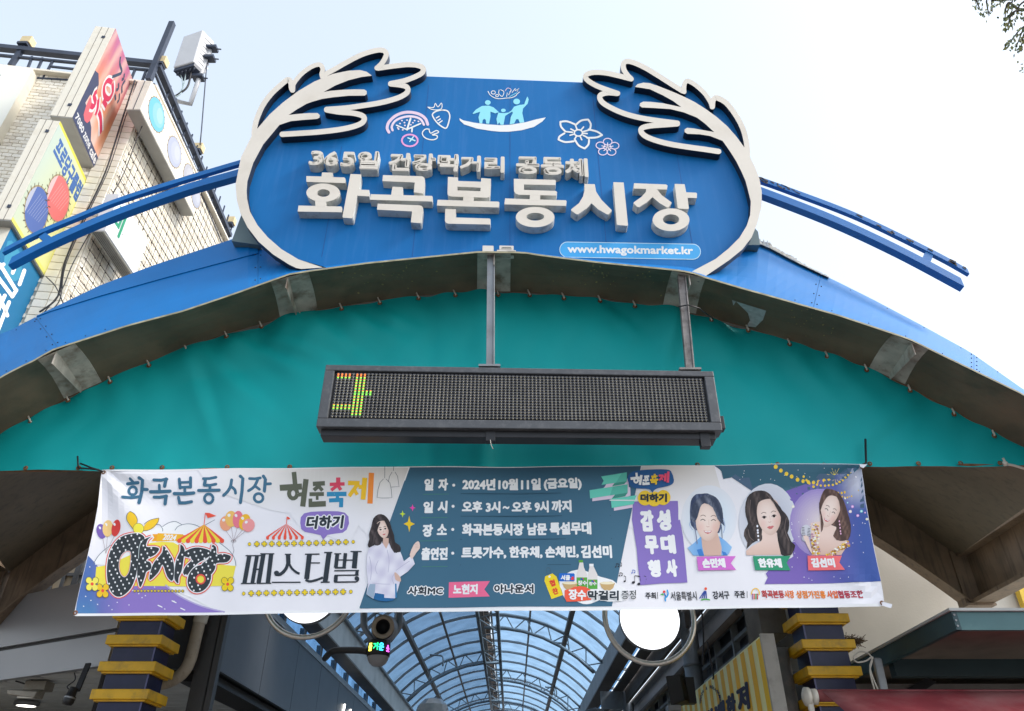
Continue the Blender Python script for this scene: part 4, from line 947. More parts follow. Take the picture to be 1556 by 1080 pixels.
# 페스티벌 with slab serifs
def f(a):
    k = 4.5
    def V(x0, y0, x1, y1, w, l=3): a.stroke(B([(x0, y0), (x1, y1)]), w/k, DARK, l, 0, False)
    def H(x0, x1, y, w, l=5): a.stroke(B([(x0, y), (x1, y)]), w/k, DARK, l, 0, False)
    V(85, 645, 50, 838, 30); V(138, 645, 105, 838, 26, 4)       # ㅍ
    H(58, 168, 648, 8); H(26, 130, 838, 8); 
    V(182, 636, 148, 838, 30, 3); V(235, 634, 212, 838, 30, 4); H(160, 256, 636, 8); H(135, 236, 838, 8, 6); H(108, 170, 742, 10, 7)
    V(350, 640, 352, 700, 30, 3); a.stroke(B([(352, 690), (335, 740), (300, 775), (270, 778)]), 22/k, DARK, 4, 4); c = B([(272, 768)])[0]; a.disc(*c, 4, 3.6, DARK, 6, 12)
    a.stroke(B([(352, 690), (375, 735), (410, 765), (430, 772)]), 16/k, DARK, 5, 4, False); H(328, 372, 640, 8); H(240, 436, 832, 9)
    V(497, 640, 478, 810, 34, 3); H(466, 566, 640, 9); H(490, 570, 700, 8, 6); a.stroke(B([(470, 815), (500, 826), (550, 815), (590, 800)]), 16/k, DARK, 6, 4, False)
    V(632, 630, 605, 832, 34, 4); H(598, 655, 630, 9); H(575, 636, 832, 9)
    V(690, 638, 678, 735, 26, 3); V(745, 636, 735, 735, 24, 4); H(668, 716, 640, 8); H(680, 745, 682, 8, 7); H(672, 748, 735, 12, 6)
    V(815, 625, 805, 740, 34, 4); H(780, 856, 626, 8); H(745, 800, 684, 8, 7)
    H(668, 838, 755, 9); V(825, 755, 822, 782, 22, 3); H(672, 835, 786, 9, 6); V(680, 786, 676, 832, 26, 3); H(668, 815, 832, 10, 6); c = B([(822, 808)])[0]; a.disc(*c, 3.4, 3.4, DARK, 7, 12); a.stroke(B([(815, 832), (832, 822), (834, 808)]), 10/k, DARK, 8, 3)
art('lettering', f)
# balloons
def balloon(a, Z, k, x, y, rx, ry, c, rot=0, l=4, tail=None):
    p = Z([(x, y)])[0]; a.disc(p[0], p[1], rx/k, ry/k, c, l, 18, rot)
    q = Z([(x-rx*.35, y-ry*.45)])[0]; a.disc(q[0], q[1], rx/k*.26, ry/k*.2, W_, l+1, 10, -.6)
    if tail:
        t = Z([tail])[0]; bx, by = Z([(x+math.sin(-rot)*ry, y+math.cos(rot)*ry)])[0]
        a.stroke([(bx, by), t], .5, srgb(150, 130, 135), l, 0, False)
def f(a):
    balloon(a, A, 4.5, 238, 478, 32, 52, srgb(118, 92, 168), -.2, 4, (270, 630)); balloon(a, A, 4.5, 282, 458, 37, 58, srgb(246, 196, 128), .05, 6, (272, 630)); balloon(a, A, 4.5, 341, 458, 32, 58, srgb(208, 62, 58), .22, 8, (268, 630))
art('balloon_drawing', f)
def f(a):
    for x, y, rx, ry, c, r_, l in ((1094, 428, 42, 50, (240, 160, 124), 0, 4), (1132, 398, 42, 54, (242, 186, 100), 0, 6), (1178, 402, 36, 58, (226, 120, 136), .1, 8), (1224, 420, 38, 56, (240, 180, 48), .3, 10), (1250, 442, 42, 46, (232, 150, 150), .5, 12)):
        balloon(a, A, 4.5, x, y, rx, ry, srgb(*c), r_, l, (1145, 548))
    a.stroke(A([(1145, 548), (1140, 580), (1148, 610), (1138, 640)]), .7, srgb(150, 140, 145), 3, 3, False)
    a.ring(*A([(1138, 548)])[0], 2, 1.4, .6, srgb(120, 110, 115), 5, 10); a.ring(*A([(1154, 548)])[0], 2, 1.4, .6, srgb(120, 110, 115), 5, 10)
    a.stroke([(311.5, 797), (404, 748)], .7, srgb(96, 112, 124), 2, 0, False)
art('balloon_drawing', f)
# dotted bubble lettering 야시장 with its hill, clouds and ribbon
BK, RDL = srgb(52, 58, 62), srgb(226, 86, 76)
def f(a):
    k = 6.748
    # white dome, outline
    dome = [(-35, 690)]
    pts = [(0, 655), (60, 560), (140, 480), (240, 425), (330, 360), (440, 320), (620, 300), (720, 268), (780, 228), (850, 214), (915, 240), (1000, 236), (1110, 275), (1200, 330), (1310, 430), (1400, 510), (1460, 600), (1472, 668)]
    a.poly(Fz(pts+[(700, 690)]), srgb(236, 236, 240), 0)
    for seg in ([(5, 655), (60, 565), (140, 488), (240, 425)], [(1300, 430), (1400, 510), (1455, 590), (1472, 668)], [(720, 268), (780, 228), (850, 214), (920, 248)], [(845, 305), (880, 262), (960, 238), (1040, 245), (1110, 275)], [(640, 250), (690, 250), (720, 290), (722, 318)]): a.stroke(Fz(seg), .9, srgb(100, 112, 124), 1, 5, False)
    a.poly(Fz([(38, 680), (140, 665), (400, 560), (600, 440), (720, 425), (830, 430), (905, 470), (1000, 640), (1260, 650), (1470, 670), (1445, 780), (1400, 872), (900, 880), (400, 880), (60, 870), (30, 780)]), srgb(243, 218, 78), 1)
    # bow
    a.poly(Fz([(395, 117), (440, 145), (468, 200), (462, 250), (432, 300), (385, 250), (360, 190), (372, 140)]), srgb(242, 190, 44), 2, smooth=3); a.poly(Fz([(680, 178), (675, 220), (630, 285), (560, 318), (525, 310), (540, 260), (590, 210)]), srgb(242, 190, 44), 2, smooth=3)
    for pts in ([(395, 117), (440, 145), (468, 200), (462, 250)], [(395, 117), (362, 150), (362, 210), (425, 300)], [(680, 178), (590, 205), (535, 250)], [(680, 178), (670, 230), (600, 300), (530, 318)]): a.stroke(Fz(pts), .8, srgb(96, 100, 96), 3, 4, False)
    p = Fz([(480, 295)])[0]; a.disc(*p, 8.4, 8.6, srgb(110, 104, 80), 4, 20); a.disc(*p, 7.8, 8.0, srgb(238, 222, 72), 5, 20)
    # year ribbon
    OR_ = srgb(244, 176, 40)
    a.poly(Fz([(620, 350), (700, 345), (700, 415), (610, 425), (640, 385)]), srgb(240, 160, 40), 2); a.poly(Fz([(860, 350), (1020, 355), (940, 385), (1000, 425), (860, 420)]), srgb(240, 150, 50), 2)
    a.poly(Fz([(675, 338), (930, 345), (920, 410), (660, 425)]), OR_, 3)
art('hill_drawing', f)
tx('lettering', '2024', None, W_, 6, .05, quad=Fz([(738, 345), (872, 352), (850, 412), (722, 408)]))
art('tent_drawing', lambda a: tent(a, Fz, 6.748, (1145, 245), 870, 1350, 400, 11, REDO, srgb(247, 214, 66), (115, 118, 15), 6, 34))
def f(a):
    k = 6.748
    def s(pts, w, col, l, tp=None): a.stroke(Fz(pts), w/k, col, l, 5, True, tp)
    spec = [  # centre lines, width, taper
        ([(478, 420), (380, 350), (240, 470), (190, 690), (215, 880), (265, 940), (330, 900), (400, 740), (440, 560), (425, 440)], 0, None),
    ]
    outer = [(420, 345), (500, 350), (545, 395), (500, 470), (475, 620), (455, 760), (400, 900), (310, 980), (235, 978), (175, 900), (150, 760), (158, 610), (200, 480), (290, 380)]
    hole = [(360, 520), (400, 535), (400, 640), (380, 740), (335, 790), (290, 755), (272, 680), (285, 590), (320, 540)]
    ya = [(610, 375), (575, 410), (560, 480), (640, 480), (690, 500), (650, 560), (575, 600), (560, 625), (600, 640), (610, 700), (560, 735), (545, 780), (520, 850), (495, 895), (480, 850), (465, 760), (475, 600), (490, 450), (540, 405)]
    si = [(735, 470), (790, 540), (830, 620), (840, 740), (820, 825), (770, 780), (725, 660), (680, 740), (595, 820), (600, 740), (640, 640), (720, 540)]
    si2 = [(905, 450), (945, 500), (935, 600), (915, 720), (885, 790), (880, 850), (845, 810), (845, 720), (865, 600), (900, 520)]
    ja = [(920, 545), (1000, 495), (1090, 480), (1200, 510), (1205, 560), (1150, 600), (1080, 640), (1010, 710), (965, 770), (930, 740), (960, 670), (1020, 600), (940, 570)]
    jb = [(1230, 455), (1268, 480), (1275, 550), (1340, 545), (1420, 572), (1380, 630), (1270, 640), (1255, 700), (1200, 760), (1110, 700), (1130, 640), (1185, 600), (1215, 520)]
    cxs, cys = 1095, 800
    o_ = [(cxs+118*math.cos(t*math.pi/12)+(-25 if math.sin(t*math.pi/12) > 0 else 25)*abs(math.sin(t*math.pi/12)), cys+140*math.sin(t*math.pi/12)) for t in range(24)]
    for e, c, l in ((20, RDL, 3), (10, W_, 5)):
        for sh in (outer, ya, si, si2, ja, jb, o_):
            cx = sum(p[0] for p in sh)/len(sh); cy = sum(p[1] for p in sh)/len(sh)
            P = [Vector((*p, 0)) for p in sh]; P = catmull(P, 3, True); n = len(P)
            a.stroke(Fz([(p.x, p.y) for p in P+[P[0]]]), 2*e/k, c, l, 0, False)
        P = catmull([(*p, 0) for p in hole], 3, True); a.stroke(Fz([(p.x, p.y) for p in P+[P[0]]]), e/k, c, l+.6, 0, False)
    def sm(q): return [(p.x, p.y) for p in catmull([(*p, 0) for p in q], 3, True)]
    a.poly(Fz(sm(outer)), BK, 8, holes=[Fz(sm(hole))])
    for i, sh in enumerate((ya, si, si2, ja, jb)): a.poly(Fz(sm(sh)), BK, 8.4+i*.3)
    a.poly(Fz(o_), BK, 10, holes=[Fz(ell(1108, 805, 38, 40, 12))])
    P = ell(1108, 805, 44, 46, 14); a.stroke(Fz(P+[P[0]]), 16/k, RDL, 11, 0, False)
    a.stroke(Fz([(480, 600), (487, 500), (505, 440), (530, 410)]), 1.0, srgb(190, 200, 200), 12, 3, False)
    # polka dots
    from mathutils.geometry import intersect_point_tri_2d
    def inside(p, sh):
        x, y = p; c = False; n = len(sh)
        for i in range(n):
            x1, y1 = sh[i]; x2, y2 = sh[i-1]
            if (y1 > y) != (y2 > y) and x < (x2-x1)*(y-y1)/(y2-y1)+x1: c = not c
        return c
    shp = [sm(q) for q in (outer, ya, si, si2, ja, jb, o_)]
    for i in range(-14, 30):
        for j in range(0, 34):
            x = 120+i*62+j*20+(j % 2)*2; y = 345+j*39-i*14
            if y > 1000 or y < 330: continue
            p = (x, y)
            if inside(p, sm(hole)) or math.hypot(x-1108, y-805) < 62: continue
            if any(inside(p, q) and inside((x+9, y), q) and inside((x-9, y), q) for q in shp): a.disc(*Fz([p])[0], 1.35, 1.6, W_, 12.5, 7)
art('dotted_lettering', f)
def blossom(a, cx, cy, c):
    if 1:
        for e, col, l in ((3.5, srgb(120, 108, 60), 13), (0, srgb(*c), 14)):
            for ang, rr in ((-135, 32), (-45, 32), (135, 30), (50, 30)):
                x, y = cx+rr*math.cos(R(ang)), cy+rr*math.sin(R(ang))*1.1
                a.disc(*A([(x, y)])[0], (19+e)/4.5, (21+e)/4.5, col, l, 12); l += .12
            a.disc(*A([(cx, cy)])[0], 22/4.5, 22/4.5, col, l, 12)
        a.disc(*A([(cx, cy)])[0], 2.4, 2.6, REDO, 15.5, 10)
for cx_, cy_, c_ in ((180, 842, (248, 222, 96)), (252, 888, (244, 190, 44)), (1105, 842, (244, 204, 36))): art('blossom_drawing', lambda a: blossom(a, cx_, cy_, c_))
# --- centre text
def line(s, box, bold=.055, col=W_): return tx('lettering', s, box, col, 3, bold)
line('일', (644.5, 727.5, 659, 746)); line('자', (666, 727.5, 681, 746)); line('일', (643, 762, 658.5, 780)); line('시', (665, 761, 680, 780))
line('장', (642, 796.5, 658, 816)); line('소', (664, 796, 679.5, 813)); line('출연진', (640, 831.5, 680.5, 851))
for x, y in ((689.5, 737.5), (688.5, 769.5), (688, 804.5), (688, 840.5)): art('lettering', lambda a: a.disc(x, y, 2.3, 2.3, W_, 3, 12))
line('2024년', (702.5, 726.5, 753, 744.5)); line('10월', (757, 726, 787.5, 744)); line('11일', (791.5, 725.8, 822, 744)); line('(금요일)', (826, 725.5, 884, 745))
line('오후', (702, 761, 733, 779)); line('3시', (738, 761, 760.5, 779)); line('~', (764, 768, 774, 773), .10); line('오후', (777.5, 760.5, 808, 778.5)); line('9시', (812, 760, 834, 778.5)); line('까지', (838, 759.5, 868.5, 778.5))
line('화곡본동시장', (702, 795, 796, 814)); line('남문', (801, 794, 831.5, 813)); line('특설무대', (835, 793, 898.5, 812.5))
line('트롯가수,', (701, 830.5, 769.5, 849.5)); line('한유채,', (773.5, 829.5, 824.5, 848.5)); line('손채민,', (828, 829, 879.5, 848)); line('김선미', (882.5, 828, 930, 848))
tx('lettering', '사회MC', (618, 889.5, 675, 906), DARK, 4, .05, edge=(W_, .10))
art('name_flag', lambda a: a.poly(C([(280, 830), (560, 825), (522, 882), (560, 930), (278, 937)]), srgb(238, 106, 144), 2)); tx('lettering', '노현지', (688.5, 887.5, 726, 903.5), W_, 4, .055)
tx('lettering', '아나운서', (749, 886.5, 812.5, 903.5), DARK, 4, .05, edge=(W_, .10))
# sparkles
def spark(a, x, y, rx, ry, c): a.poly([(x, y-ry), (x+rx*.25, y-ry*.25), (x+rx, y), (x+rx*.25, y+ry*.25), (x, y+ry), (x-rx*.25, y+ry*.25), (x-rx, y), (x-rx*.25, y-ry*.25)], c, 3)
def f(a): spark(a, 627, 772, 4.6, 5.5, srgb(240, 70, 168)); spark(a, 612, 781.5, 4.5, 5.5, srgb(196, 222, 60)); spark(a, 622, 796.5, 8.5, 12.5, srgb(250, 196, 40))
art('sparkle_drawing', f)
# --- makgeolli group
H_ = Zm(820, 840, 9.725)
def f(a):
    a.poly(H_([(290, 420), (420, 290), (520, 255), (640, 250), (900, 350), (1080, 400), (1150, 460), (1260, 520), (1300, 600), (1260, 700), (1000, 715), (900, 690), (760, 745), (640, 750), (520, 700), (380, 680), (330, 560)]), W_, 4, smooth=2)
    a.ring(*H_([(128, 262)])[0], 3.2, 5, .5, srgb(70, 90, 100), 5, 12)
    a.poly(H_([(80, 348), (190, 302), (250, 350), (345, 620), (175, 682), (70, 415)]), srgb(248, 206, 40), 6); a.disc(*H_([(146, 350)])[0], 1.7, 1.7, W_, 7, 10)
    for cx, cy, wd, top, lab, cap in ((625, 300, 78, 105, 360, srgb(92, 160, 60)), (785, 300, 70, 160, 392, W_)):
        a.poly(H_([(cx-35 if cx < 700 else cx-50, top+36), (cx+18 if cx < 700 else cx+12, top+36), (cx+30 if cx < 700 else cx+20, 215), (cx+wd, 320), (cx+wd, 520), (cx-wd, 520), (cx-wd, 320), (cx-50, 215)]), srgb(222, 216, 212), 7)
        a.poly(H_([(cx-48 if cx < 700 else cx-52, top), (cx+16 if cx < 700 else cx+12, top), (cx+16 if cx < 700 else cx+12, top+36), (cx-48 if cx < 700 else cx-52, top+36)]), cap, 8)
        a.poly(H_([(cx-wd, lab), (cx+wd, lab), (cx+wd, 530), (cx-wd, 530)]), srgb(84, 164, 64), 8)
        a.poly(H_([(cx-20, lab+12), (cx+28, lab+12), (cx+28, lab+40), (cx-20, lab+40)]), srgb(40, 80, 170), 9); a.poly(H_([(cx+4, lab+12), (cx+28, lab+12), (cx+28, lab+40)]), srgb(220, 60, 60), 10)
    a.poly(H_([(295, 300), (505, 300), (518, 315), (518, 405), (505, 418), (290, 418), (280, 400), (285, 312)]), srgb(30, 104, 196), 9); a.poly(H_([(455, 395), (480, 345), (508, 355), (508, 400)]), srgb(226, 60, 60), 10)
    for cx in (445, 1000):
        a.poly(H_([(cx-112, 445), (cx-60, 425), (cx+60, 422), (cx+115, 445), (cx+85, 520), (cx+40, 552), (cx-40, 548), (cx-85, 510)]), srgb(196, 164, 112), 10); a.poly(H_(ell(cx, 444, 108, 20, 18)), srgb(232, 222, 190), 11)
    a.poly(H_([(370, 550), (450, 530), (510, 500), (590, 488), (680, 500), (750, 540), (740, 600), (765, 690), (600, 712), (400, 720), (370, 660)]), srgb(238, 92, 66), 12)
art('rice_wine_drawing', f)
tx('lettering', '장수', None, W_, 20, .05, quad=H_([(425, 530), (690, 545), (690, 700), (425, 690)]))
tx('lettering', '막걸리', None, DARK, 20, .055, edge=(W_, .06), quad=H_([(700, 545), (1180, 545), (1180, 715), (700, 700)]))
tx('lettering', '증정', None, DARK, 14, .012, edge=(W_, .04), quad=H_([(1205, 550), (1430, 540), (1430, 685), (1205, 685)]))
tx('lettering', '서울', None, W_, 16, .06, quad=H_([(315, 325), (455, 325), (450, 405), (310, 405)]))
for q in ([(565, 405), (700, 410), (700, 475), (565, 480)], [(728, 425), (842, 425), (842, 480), (728, 480)]): tx('lettering', '장수', None, W_, 16, .05, quad=H_(q))
tx('lettering', '협', None, srgb(222, 64, 50), 12, .05, quad=H_([(135, 410), (215, 385), (240, 480), (165, 505)])); tx('lettering', '찬', None, srgb(222, 64, 50), 12, .05, quad=H_([(175, 535), (255, 505), (285, 595), (210, 625)]))
# music notes
def f(a):
    for x, y, s_, b in ((160, 725, 1.3, 1), (197, 718, 1.1, 0), (185, 785, 1.2, 1), (222, 822, 1.8, 0), (282, 830, 2.6, 2), (320, 840, 2.6, 0), (362, 830, 2.2, 0), (272, 765, 1.2, 1)):
        c = srgb(96, 120, 190) if (x, y) == (272, 765) else srgb(40, 40, 48); p = D([(x, y)])[0]
        a.disc(*p, s_, s_*.8, c, 6, 8, -.3); a.stroke([(p[0]+s_*.8, p[1]), (p[0]+s_*.8, p[1]-s_*4)], .7, c, 6, 0, False)
        if b: a.disc(p[0]+s_*3.2, p[1]-.6, s_, s_*.8, c, 6, 8, -.3) if b == 1 else None; a.stroke([(p[0]+s_*.8, p[1]-s_*4), (p[0]+s_*(4 if b == 1 else 3.9), p[1]-s_*4+.8)], 1.0, c, 7, 0, False)
        if b == 1: a.stroke([(p[0]+s_*4, p[1]-.6), (p[0]+s_*4, p[1]-s_*4+.8)], .7, c, 8, 0, False)
        if not b: a.stroke([(p[0]+s_*.8, p[1]-s_*4), (p[0]-s_*.8, p[1]-s_*4.6)], .9, c, 7, 0, False)
art('music_note_drawing', f)
# --- mint ribbon, bubble, purple column
J = Zm(860, 700, 7.78)
def f(a):
    MI, MD, MS, LV = srgb(104, 204, 184), srgb(90, 184, 166), srgb(64, 146, 132), srgb(216, 200, 218)
    a.poly(J([(455, 310), (480, 270), (720, 225), (740, 170), (745, 420), (310, 480), (312, 440)]), LV, 4); a.poly(J([(568, 590), (566, 540), (790, 500), (790, 548)]), LV, 4); a.poly(J([(735, 305), (760, 312), (765, 410), (700, 425)]), LV, 5)
    a.poly(J([(415, 185), (720, 135), (720, 240), (420, 285), (445, 235)]), MI, 6); a.poly(J([(660, 145), (720, 135), (720, 240), (590, 260)]), MD, 7)
    a.poly(J([(575, 262), (720, 240), (690, 275), (545, 300)]), MS, 8)
    a.poly(J([(278, 350), (730, 275), (730, 375), (285, 448)]), MI, 9); a.poly(J([(555, 304), (730, 275), (730, 375), (520, 410)]), MD, 10)
    a.poly(J([(580, 400), (730, 375), (700, 418), (540, 448)]), MS, 11); a.poly(J([(530, 448), (835, 405), (800, 510), (540, 558)]), MI, 12)
    a.stroke(J([(515, 466), (850, 466)]), 1.8, srgb(214, 222, 222), 13, 0, False)
    a.poly(J([(800, 478), (1322, 474), (1328, 560), (1330, 700)])+D([(600, 400), (622, 520), (635, 640), (652, 830), (480, 835), (330, 848), (316, 740), (305, 600), (285, 480), (272, 400), (278, 300)]), srgb(132, 112, 184), 6)
    for cx, cy in ((935, 438), (1045, 450), (1150, 435)): p = J([(cx, cy)])[0]; a.disc(*p, 11, 11.3, srgb(248, 196, 56), 14+cx/900, 22)
    a.poly(J([(730, 230), (735, 180), (790, 130), (900, 112), (1040, 106), (1180, 108), (1240, 130), (1275, 230), (1255, 280), (1190, 305), (1090, 325), (1040, 350), (1022, 382), (1000, 345), (940, 330), (820, 325), (760, 290)]), srgb(44, 92, 146), 18, smooth=2)
art('ribbon_drawing', f)
def Zc(pts):   # place the same cut letters, smaller, in the bubble
    out = []
    for x, y in pts:
        u, v = (x-440)/970, (y-115)/370; out.append(J([(762+u*458, 150+v*150-u*20)])[0])
    return out
art('lettering', lambda a: cut(a, Zc, 14.8, (W_, srgb(248, 196, 56), srgb(248, 196, 56), srgb(236, 84, 116), srgb(236, 84, 116))), .018)
tx('lettering', '더하기', None, DARK, 22, .075, quad=J([(880, 390), (1195, 385), (1195, 492), (880, 480)]))
for s, b in (('감', (973, 774, 994, 807)), ('성', (998, 773.5, 1020, 806)), ('무', (979.5, 812.5, 1001, 841.5)), ('대', (1004, 811.5, 1027, 841)), ('행', (984.5, 849.5, 1004.5, 876.5)), ('사', (1012, 848.5, 1030, 876))):
    tx('lettering', s, b, W_, 10, .07, 0)
# --- name flags
for pts, c, s, b in ((D([(713, 656), (978, 656), (944, 704), (980, 750), (725, 750)]), (206, 112, 200), '손민채', (1066.5, 848.5, 1101.5, 863.5)),
                     (E([(104, 656), (362, 654), (335, 700), (362, 752), (120, 752)]), (44, 146, 108), '한유채', (1151, 849, 1187, 863.5)),
                     (E([(477, 653), (712, 653), (694, 700), (732, 750), (484, 752)]), (240, 108, 112), '김선미', (1231.5, 848.5, 1267.5, 863))):
    art('name_flag', lambda a: a.poly(pts, srgb(*c), 22)); tx('lettering', s, b, W_, 26, .07, 0)
# --- organisers line
K1 = srgb(50, 52, 60)
tx('lettering', '주최', (981, 899, 997, 909.5), K1, 3, .035, 0); tx('lettering', '서울특별시', (1019.5, 898, 1059, 911.5), K1, 3, .015, 0); tx('lettering', '강서구', (1083, 898, 1108, 910.5), K1, 3, .035, 0); tx('lettering', '주관', (1115.5, 898, 1131.5, 909), K1, 3, .035, 0)
for x in (999.5, 1134.5): art('lettering', lambda a: a.stroke([(x, 899), (x+.3, 909)], .8, K1, 3, 0, False))
for s, x0, x1, c in (('화곡본동', 1156.5, 1191, (178, 58, 60)), ('시장', 1191.5, 1206.5, (222, 120, 60)), ('상점가진흥', 1209.5, 1254.5, (222, 126, 48)), ('사업', 1256.5, 1272.5, (216, 100, 50)), ('협동조합', 1272.8, 1311, (168, 50, 70))): tx('lettering', s, (x0, 897.2, x1, 909.3), srgb(*c), 3, .04, 0)
def f(a):
    c = D
    a.disc(*c([(493, 893)])[0], 2, 2.2, srgb(224, 60, 60), 4, 10); a.poly(c([(465, 912), (485, 902), (492, 918), (478, 915)]), srgb(70, 170, 80), 4); a.stroke(c([(515, 882), (520, 905), (512, 925), (500, 935), (502, 955)]), 2.2, srgb(50, 150, 210), 5, 4)
    a.stroke(c([(495, 905), (503, 925)]), 2, srgb(40, 110, 180), 4, 3)
art('city_emblem', f)
def f(a):
    a.disc(*D([(776, 874)])[0], 2, 2.2, srgb(230, 90, 60), 4, 10)
    for dx in (-26, -14, -2, 10): a.stroke(D([(774+dx*.3, 892), (772+dx*.8, 915), (768+dx*1.2, 938)]), 1.5, srgb(44, 72, 150), 5, 3)
    a.stroke(D([(748, 950), (774, 945), (802, 950)]), 2, srgb(80, 170, 80), 4, 3)
art('district_emblem', f)
def f(a):
    p = E([(123, 912)])[0]; a.stroke([(p[0]+6*math.cos(t/10*math.pi-3.3), p[1]+8*math.sin(t/10*math.pi-3.3)) for t in range(12)], 1.7, srgb(232, 190, 80), 4, 0)
    for dx, c in ((-18, (150, 90, 150)), (-6, (220, 90, 60)), (6, (70, 160, 90)), (16, (200, 60, 60))): q = E([(120+dx, 930)])[0]; a.disc(q[0], q[1]-3, 1.1, 1.2, srgb(*c), 5, 8); a.stroke([(q[0], q[1]-1), (q[0], q[1]+4)], 1.6, srgb(*c), 6, 0)
art('union_emblem', f)
def f(a):
    for k in range(24): a.disc(1158+k*2.1, 911.4, .4, .4, srgb(214, 150, 110), 3, 5)
art('tiny_caption', f)
# --- portraits (plain printed people)
SK, SK2, HR = srgb(228, 202, 190), srgb(208, 174, 158), srgb(52, 46, 48)
def hairc(base, hi, f=1.0, ph=0.0):
    def c(x, y):
        t = .5+.5*math.sin((x*1.1+y*.28)*f+ph+2*math.sin(y*.11)); t2 = .5+.5*math.sin(x*.33-y*.12+ph); return mixc(base, hi, .55*t*t2)
    return c
def skinc(cx, cy, r):
    def c(x, y):
        d = math.hypot(x-cx, y-cy)/r; return mixc(srgb(232, 208, 196), srgb(206, 170, 152), d*.9-.25)
    return c
def face(a, cx, cy, rx, ry, rot, l, skin=SK, smile=0, lip=(200, 112, 112)):
    ca, sa = math.cos(rot), math.sin(rot)
    def T(u, v): return (cx+u*rx*ca-v*ry*sa, cy+u*rx*sa+v*ry*ca)
    a.poly([T(*p) for p in ((-.95, -.5), (-.7, -.95), (0, -1.08), (.7, -.95), (.95, -.5), (.97, 0), (.84, .45), (.5, .85), (.15, 1.02), (-.15, 1.02), (-.5, .85), (-.84, .45), (-.97, 0))], lambda x, y: mixc(mixc(srgb(236, 214, 203), srgb(206, 172, 156), (math.hypot(((x-cx)*ca+(y-cy)*sa)/rx+.15, ((y-cy)*ca-(x-cx)*sa)/ry*.9+.1))**2*.75-.05), srgb(222, 150, 140), .28*math.exp(-((abs(((x-cx)*ca+(y-cy)*sa)/rx)-.52)**2*14+((((y-cy)*ca-(x-cx)*sa)/ry)-.3)**2*16))), l, smooth=3)
    for s in (-1, 1):
        a.stroke([T(s*.62, -.28), T(s*.4, -.34), T(s*.2, -.27)], .9, srgb(128, 100, 88), l+1, 3)
        a.stroke([T(s*.60, -.05), T(s*.42, -.12), T(s*.22, -.04)], 1.0, srgb(46, 34, 34), l+1, 3)
        if not smile: a.disc(*T(s*.41, -.03), rx*.12, ry*.07, srgb(36, 26, 26), l+2, 8)
    a.stroke([T(.05, -.1), T(.07, .18)], .5, SK2, l+1, 2, False); a.stroke([T(-.12, .24), T(.0, .29), T(.12, .24)], .7, srgb(196, 146, 132), l+1, 3)
    if smile:
        a.poly([T(-.34, .47), T(-.15, .50), T(0, .52), T(.15, .50), T(.34, .47), T(.22, .60), T(0, .66), T(-.22, .60)], srgb(*lip), l+2); a.poly([T(-.29, .49), T(0, .535), T(.29, .49), T(.17, .57), T(-.17, .57)], srgb(246, 242, 240), l+3)
    else:
        a.poly([T(-.3, .56), T(-.08, .5), T(.05, .52), T(.2, .5), T(.32, .55), T(.1, .68), T(-.1, .68)], srgb(*lip), l+2)
    return T
P1 = Zm(540, 770, 6.75)
HR0, HL = srgb(46, 40, 42), srgb(118, 104, 104)
def f(a):
    a.grid = 3.0; HR = hairc(HR0, HL, 1.3)
    a.poly(P1([(240, 88), (300, 95), (350, 150), (375, 230), (400, 300), (410, 370), (455, 400), (470, 450), (440, 480), (400, 470), (370, 400), (330, 360), (290, 360), (240, 400), (200, 400), (150, 430), (132, 400), (150, 340), (145, 290), (170, 210), (190, 130)]), HR, 22, smooth=2)
    a.poly(P1([(290, 330), (345, 330), (345, 420), (320, 440), (285, 400)]), SK2, 24)
    face(a, *P1([(288, 245)])[0], 8.7, 12.6, -.22, 26, SK)
    a.poly(P1([(230, 185), (260, 165), (255, 190), (232, 250), (240, 330), (275, 380), (230, 410), (190, 380), (200, 250)]), HR, 31, smooth=2); a.poly(P1([(300, 150), (345, 190), (352, 260), (350, 330), (380, 420), (440, 470), (400, 475), (350, 380), (345, 250)]), HR, 31, smooth=2)
    a.poly(P1([(150, 430), (210, 405), (275, 370), (320, 440), (350, 375), (370, 400), (400, 480), (465, 470), (485, 520), (500, 565), (580, 500), (612, 590), (540, 670), (465, 722), (460, 780), (440, 850), (410, 945), (300, 940), (230, 890), (190, 950), (118, 905), (135, 800), (120, 640), (125, 510)]), lambda x, y: mixc(srgb(226, 224, 234), srgb(204, 200, 218), .5+.3*math.sin(x*.31+y*.17)+.3*math.sin(x*.11-y*.23)), 25)
    for pts in ([(150, 520), (170, 640), (160, 760)], [(240, 560), (210, 640), (230, 700)], [(405, 690), (380, 740), (400, 800)], [(330, 450), (350, 560), (340, 680)], [(420, 660), (500, 600), (560, 560)], [(180, 790), (280, 800), (360, 800)]): a.stroke(P1(pts), .8, srgb(184, 180, 202), 27, 4, False)
    a.poly(P1([(155, 800), (210, 800), (205, 870), (190, 945), (120, 905), (135, 840)]), srgb(150, 170, 190), 27); a.poly(P1([(410, 795), (425, 795), (430, 940), (412, 940)]), srgb(40, 120, 170), 27)
    a.poly(P1([(205, 890), (300, 905), (300, 940), (410, 945), (395, 965), (320, 978), (240, 970), (190, 950)]), srgb(34, 98, 150), 27)
    a.poly(P1([(560, 495), (600, 395), (640, 358), (660, 375), (662, 430), (630, 470), (582, 540)]), SK, 28, smooth=2); a.poly(P1([(405, 680), (440, 700), (468, 740), (465, 775), (415, 755)]), SK2, 28, smooth=2)
    for pts in ([(620, 410), (652, 405)], [(618, 425), (655, 422)], [(612, 395), (645, 385)]): a.stroke(P1(pts), .5, SK2, 30, 0, False)
art('portrait', f, lab='printed woman in a white shirt with one hand raised')
P2 = Zm(1040, 735, 8.0)
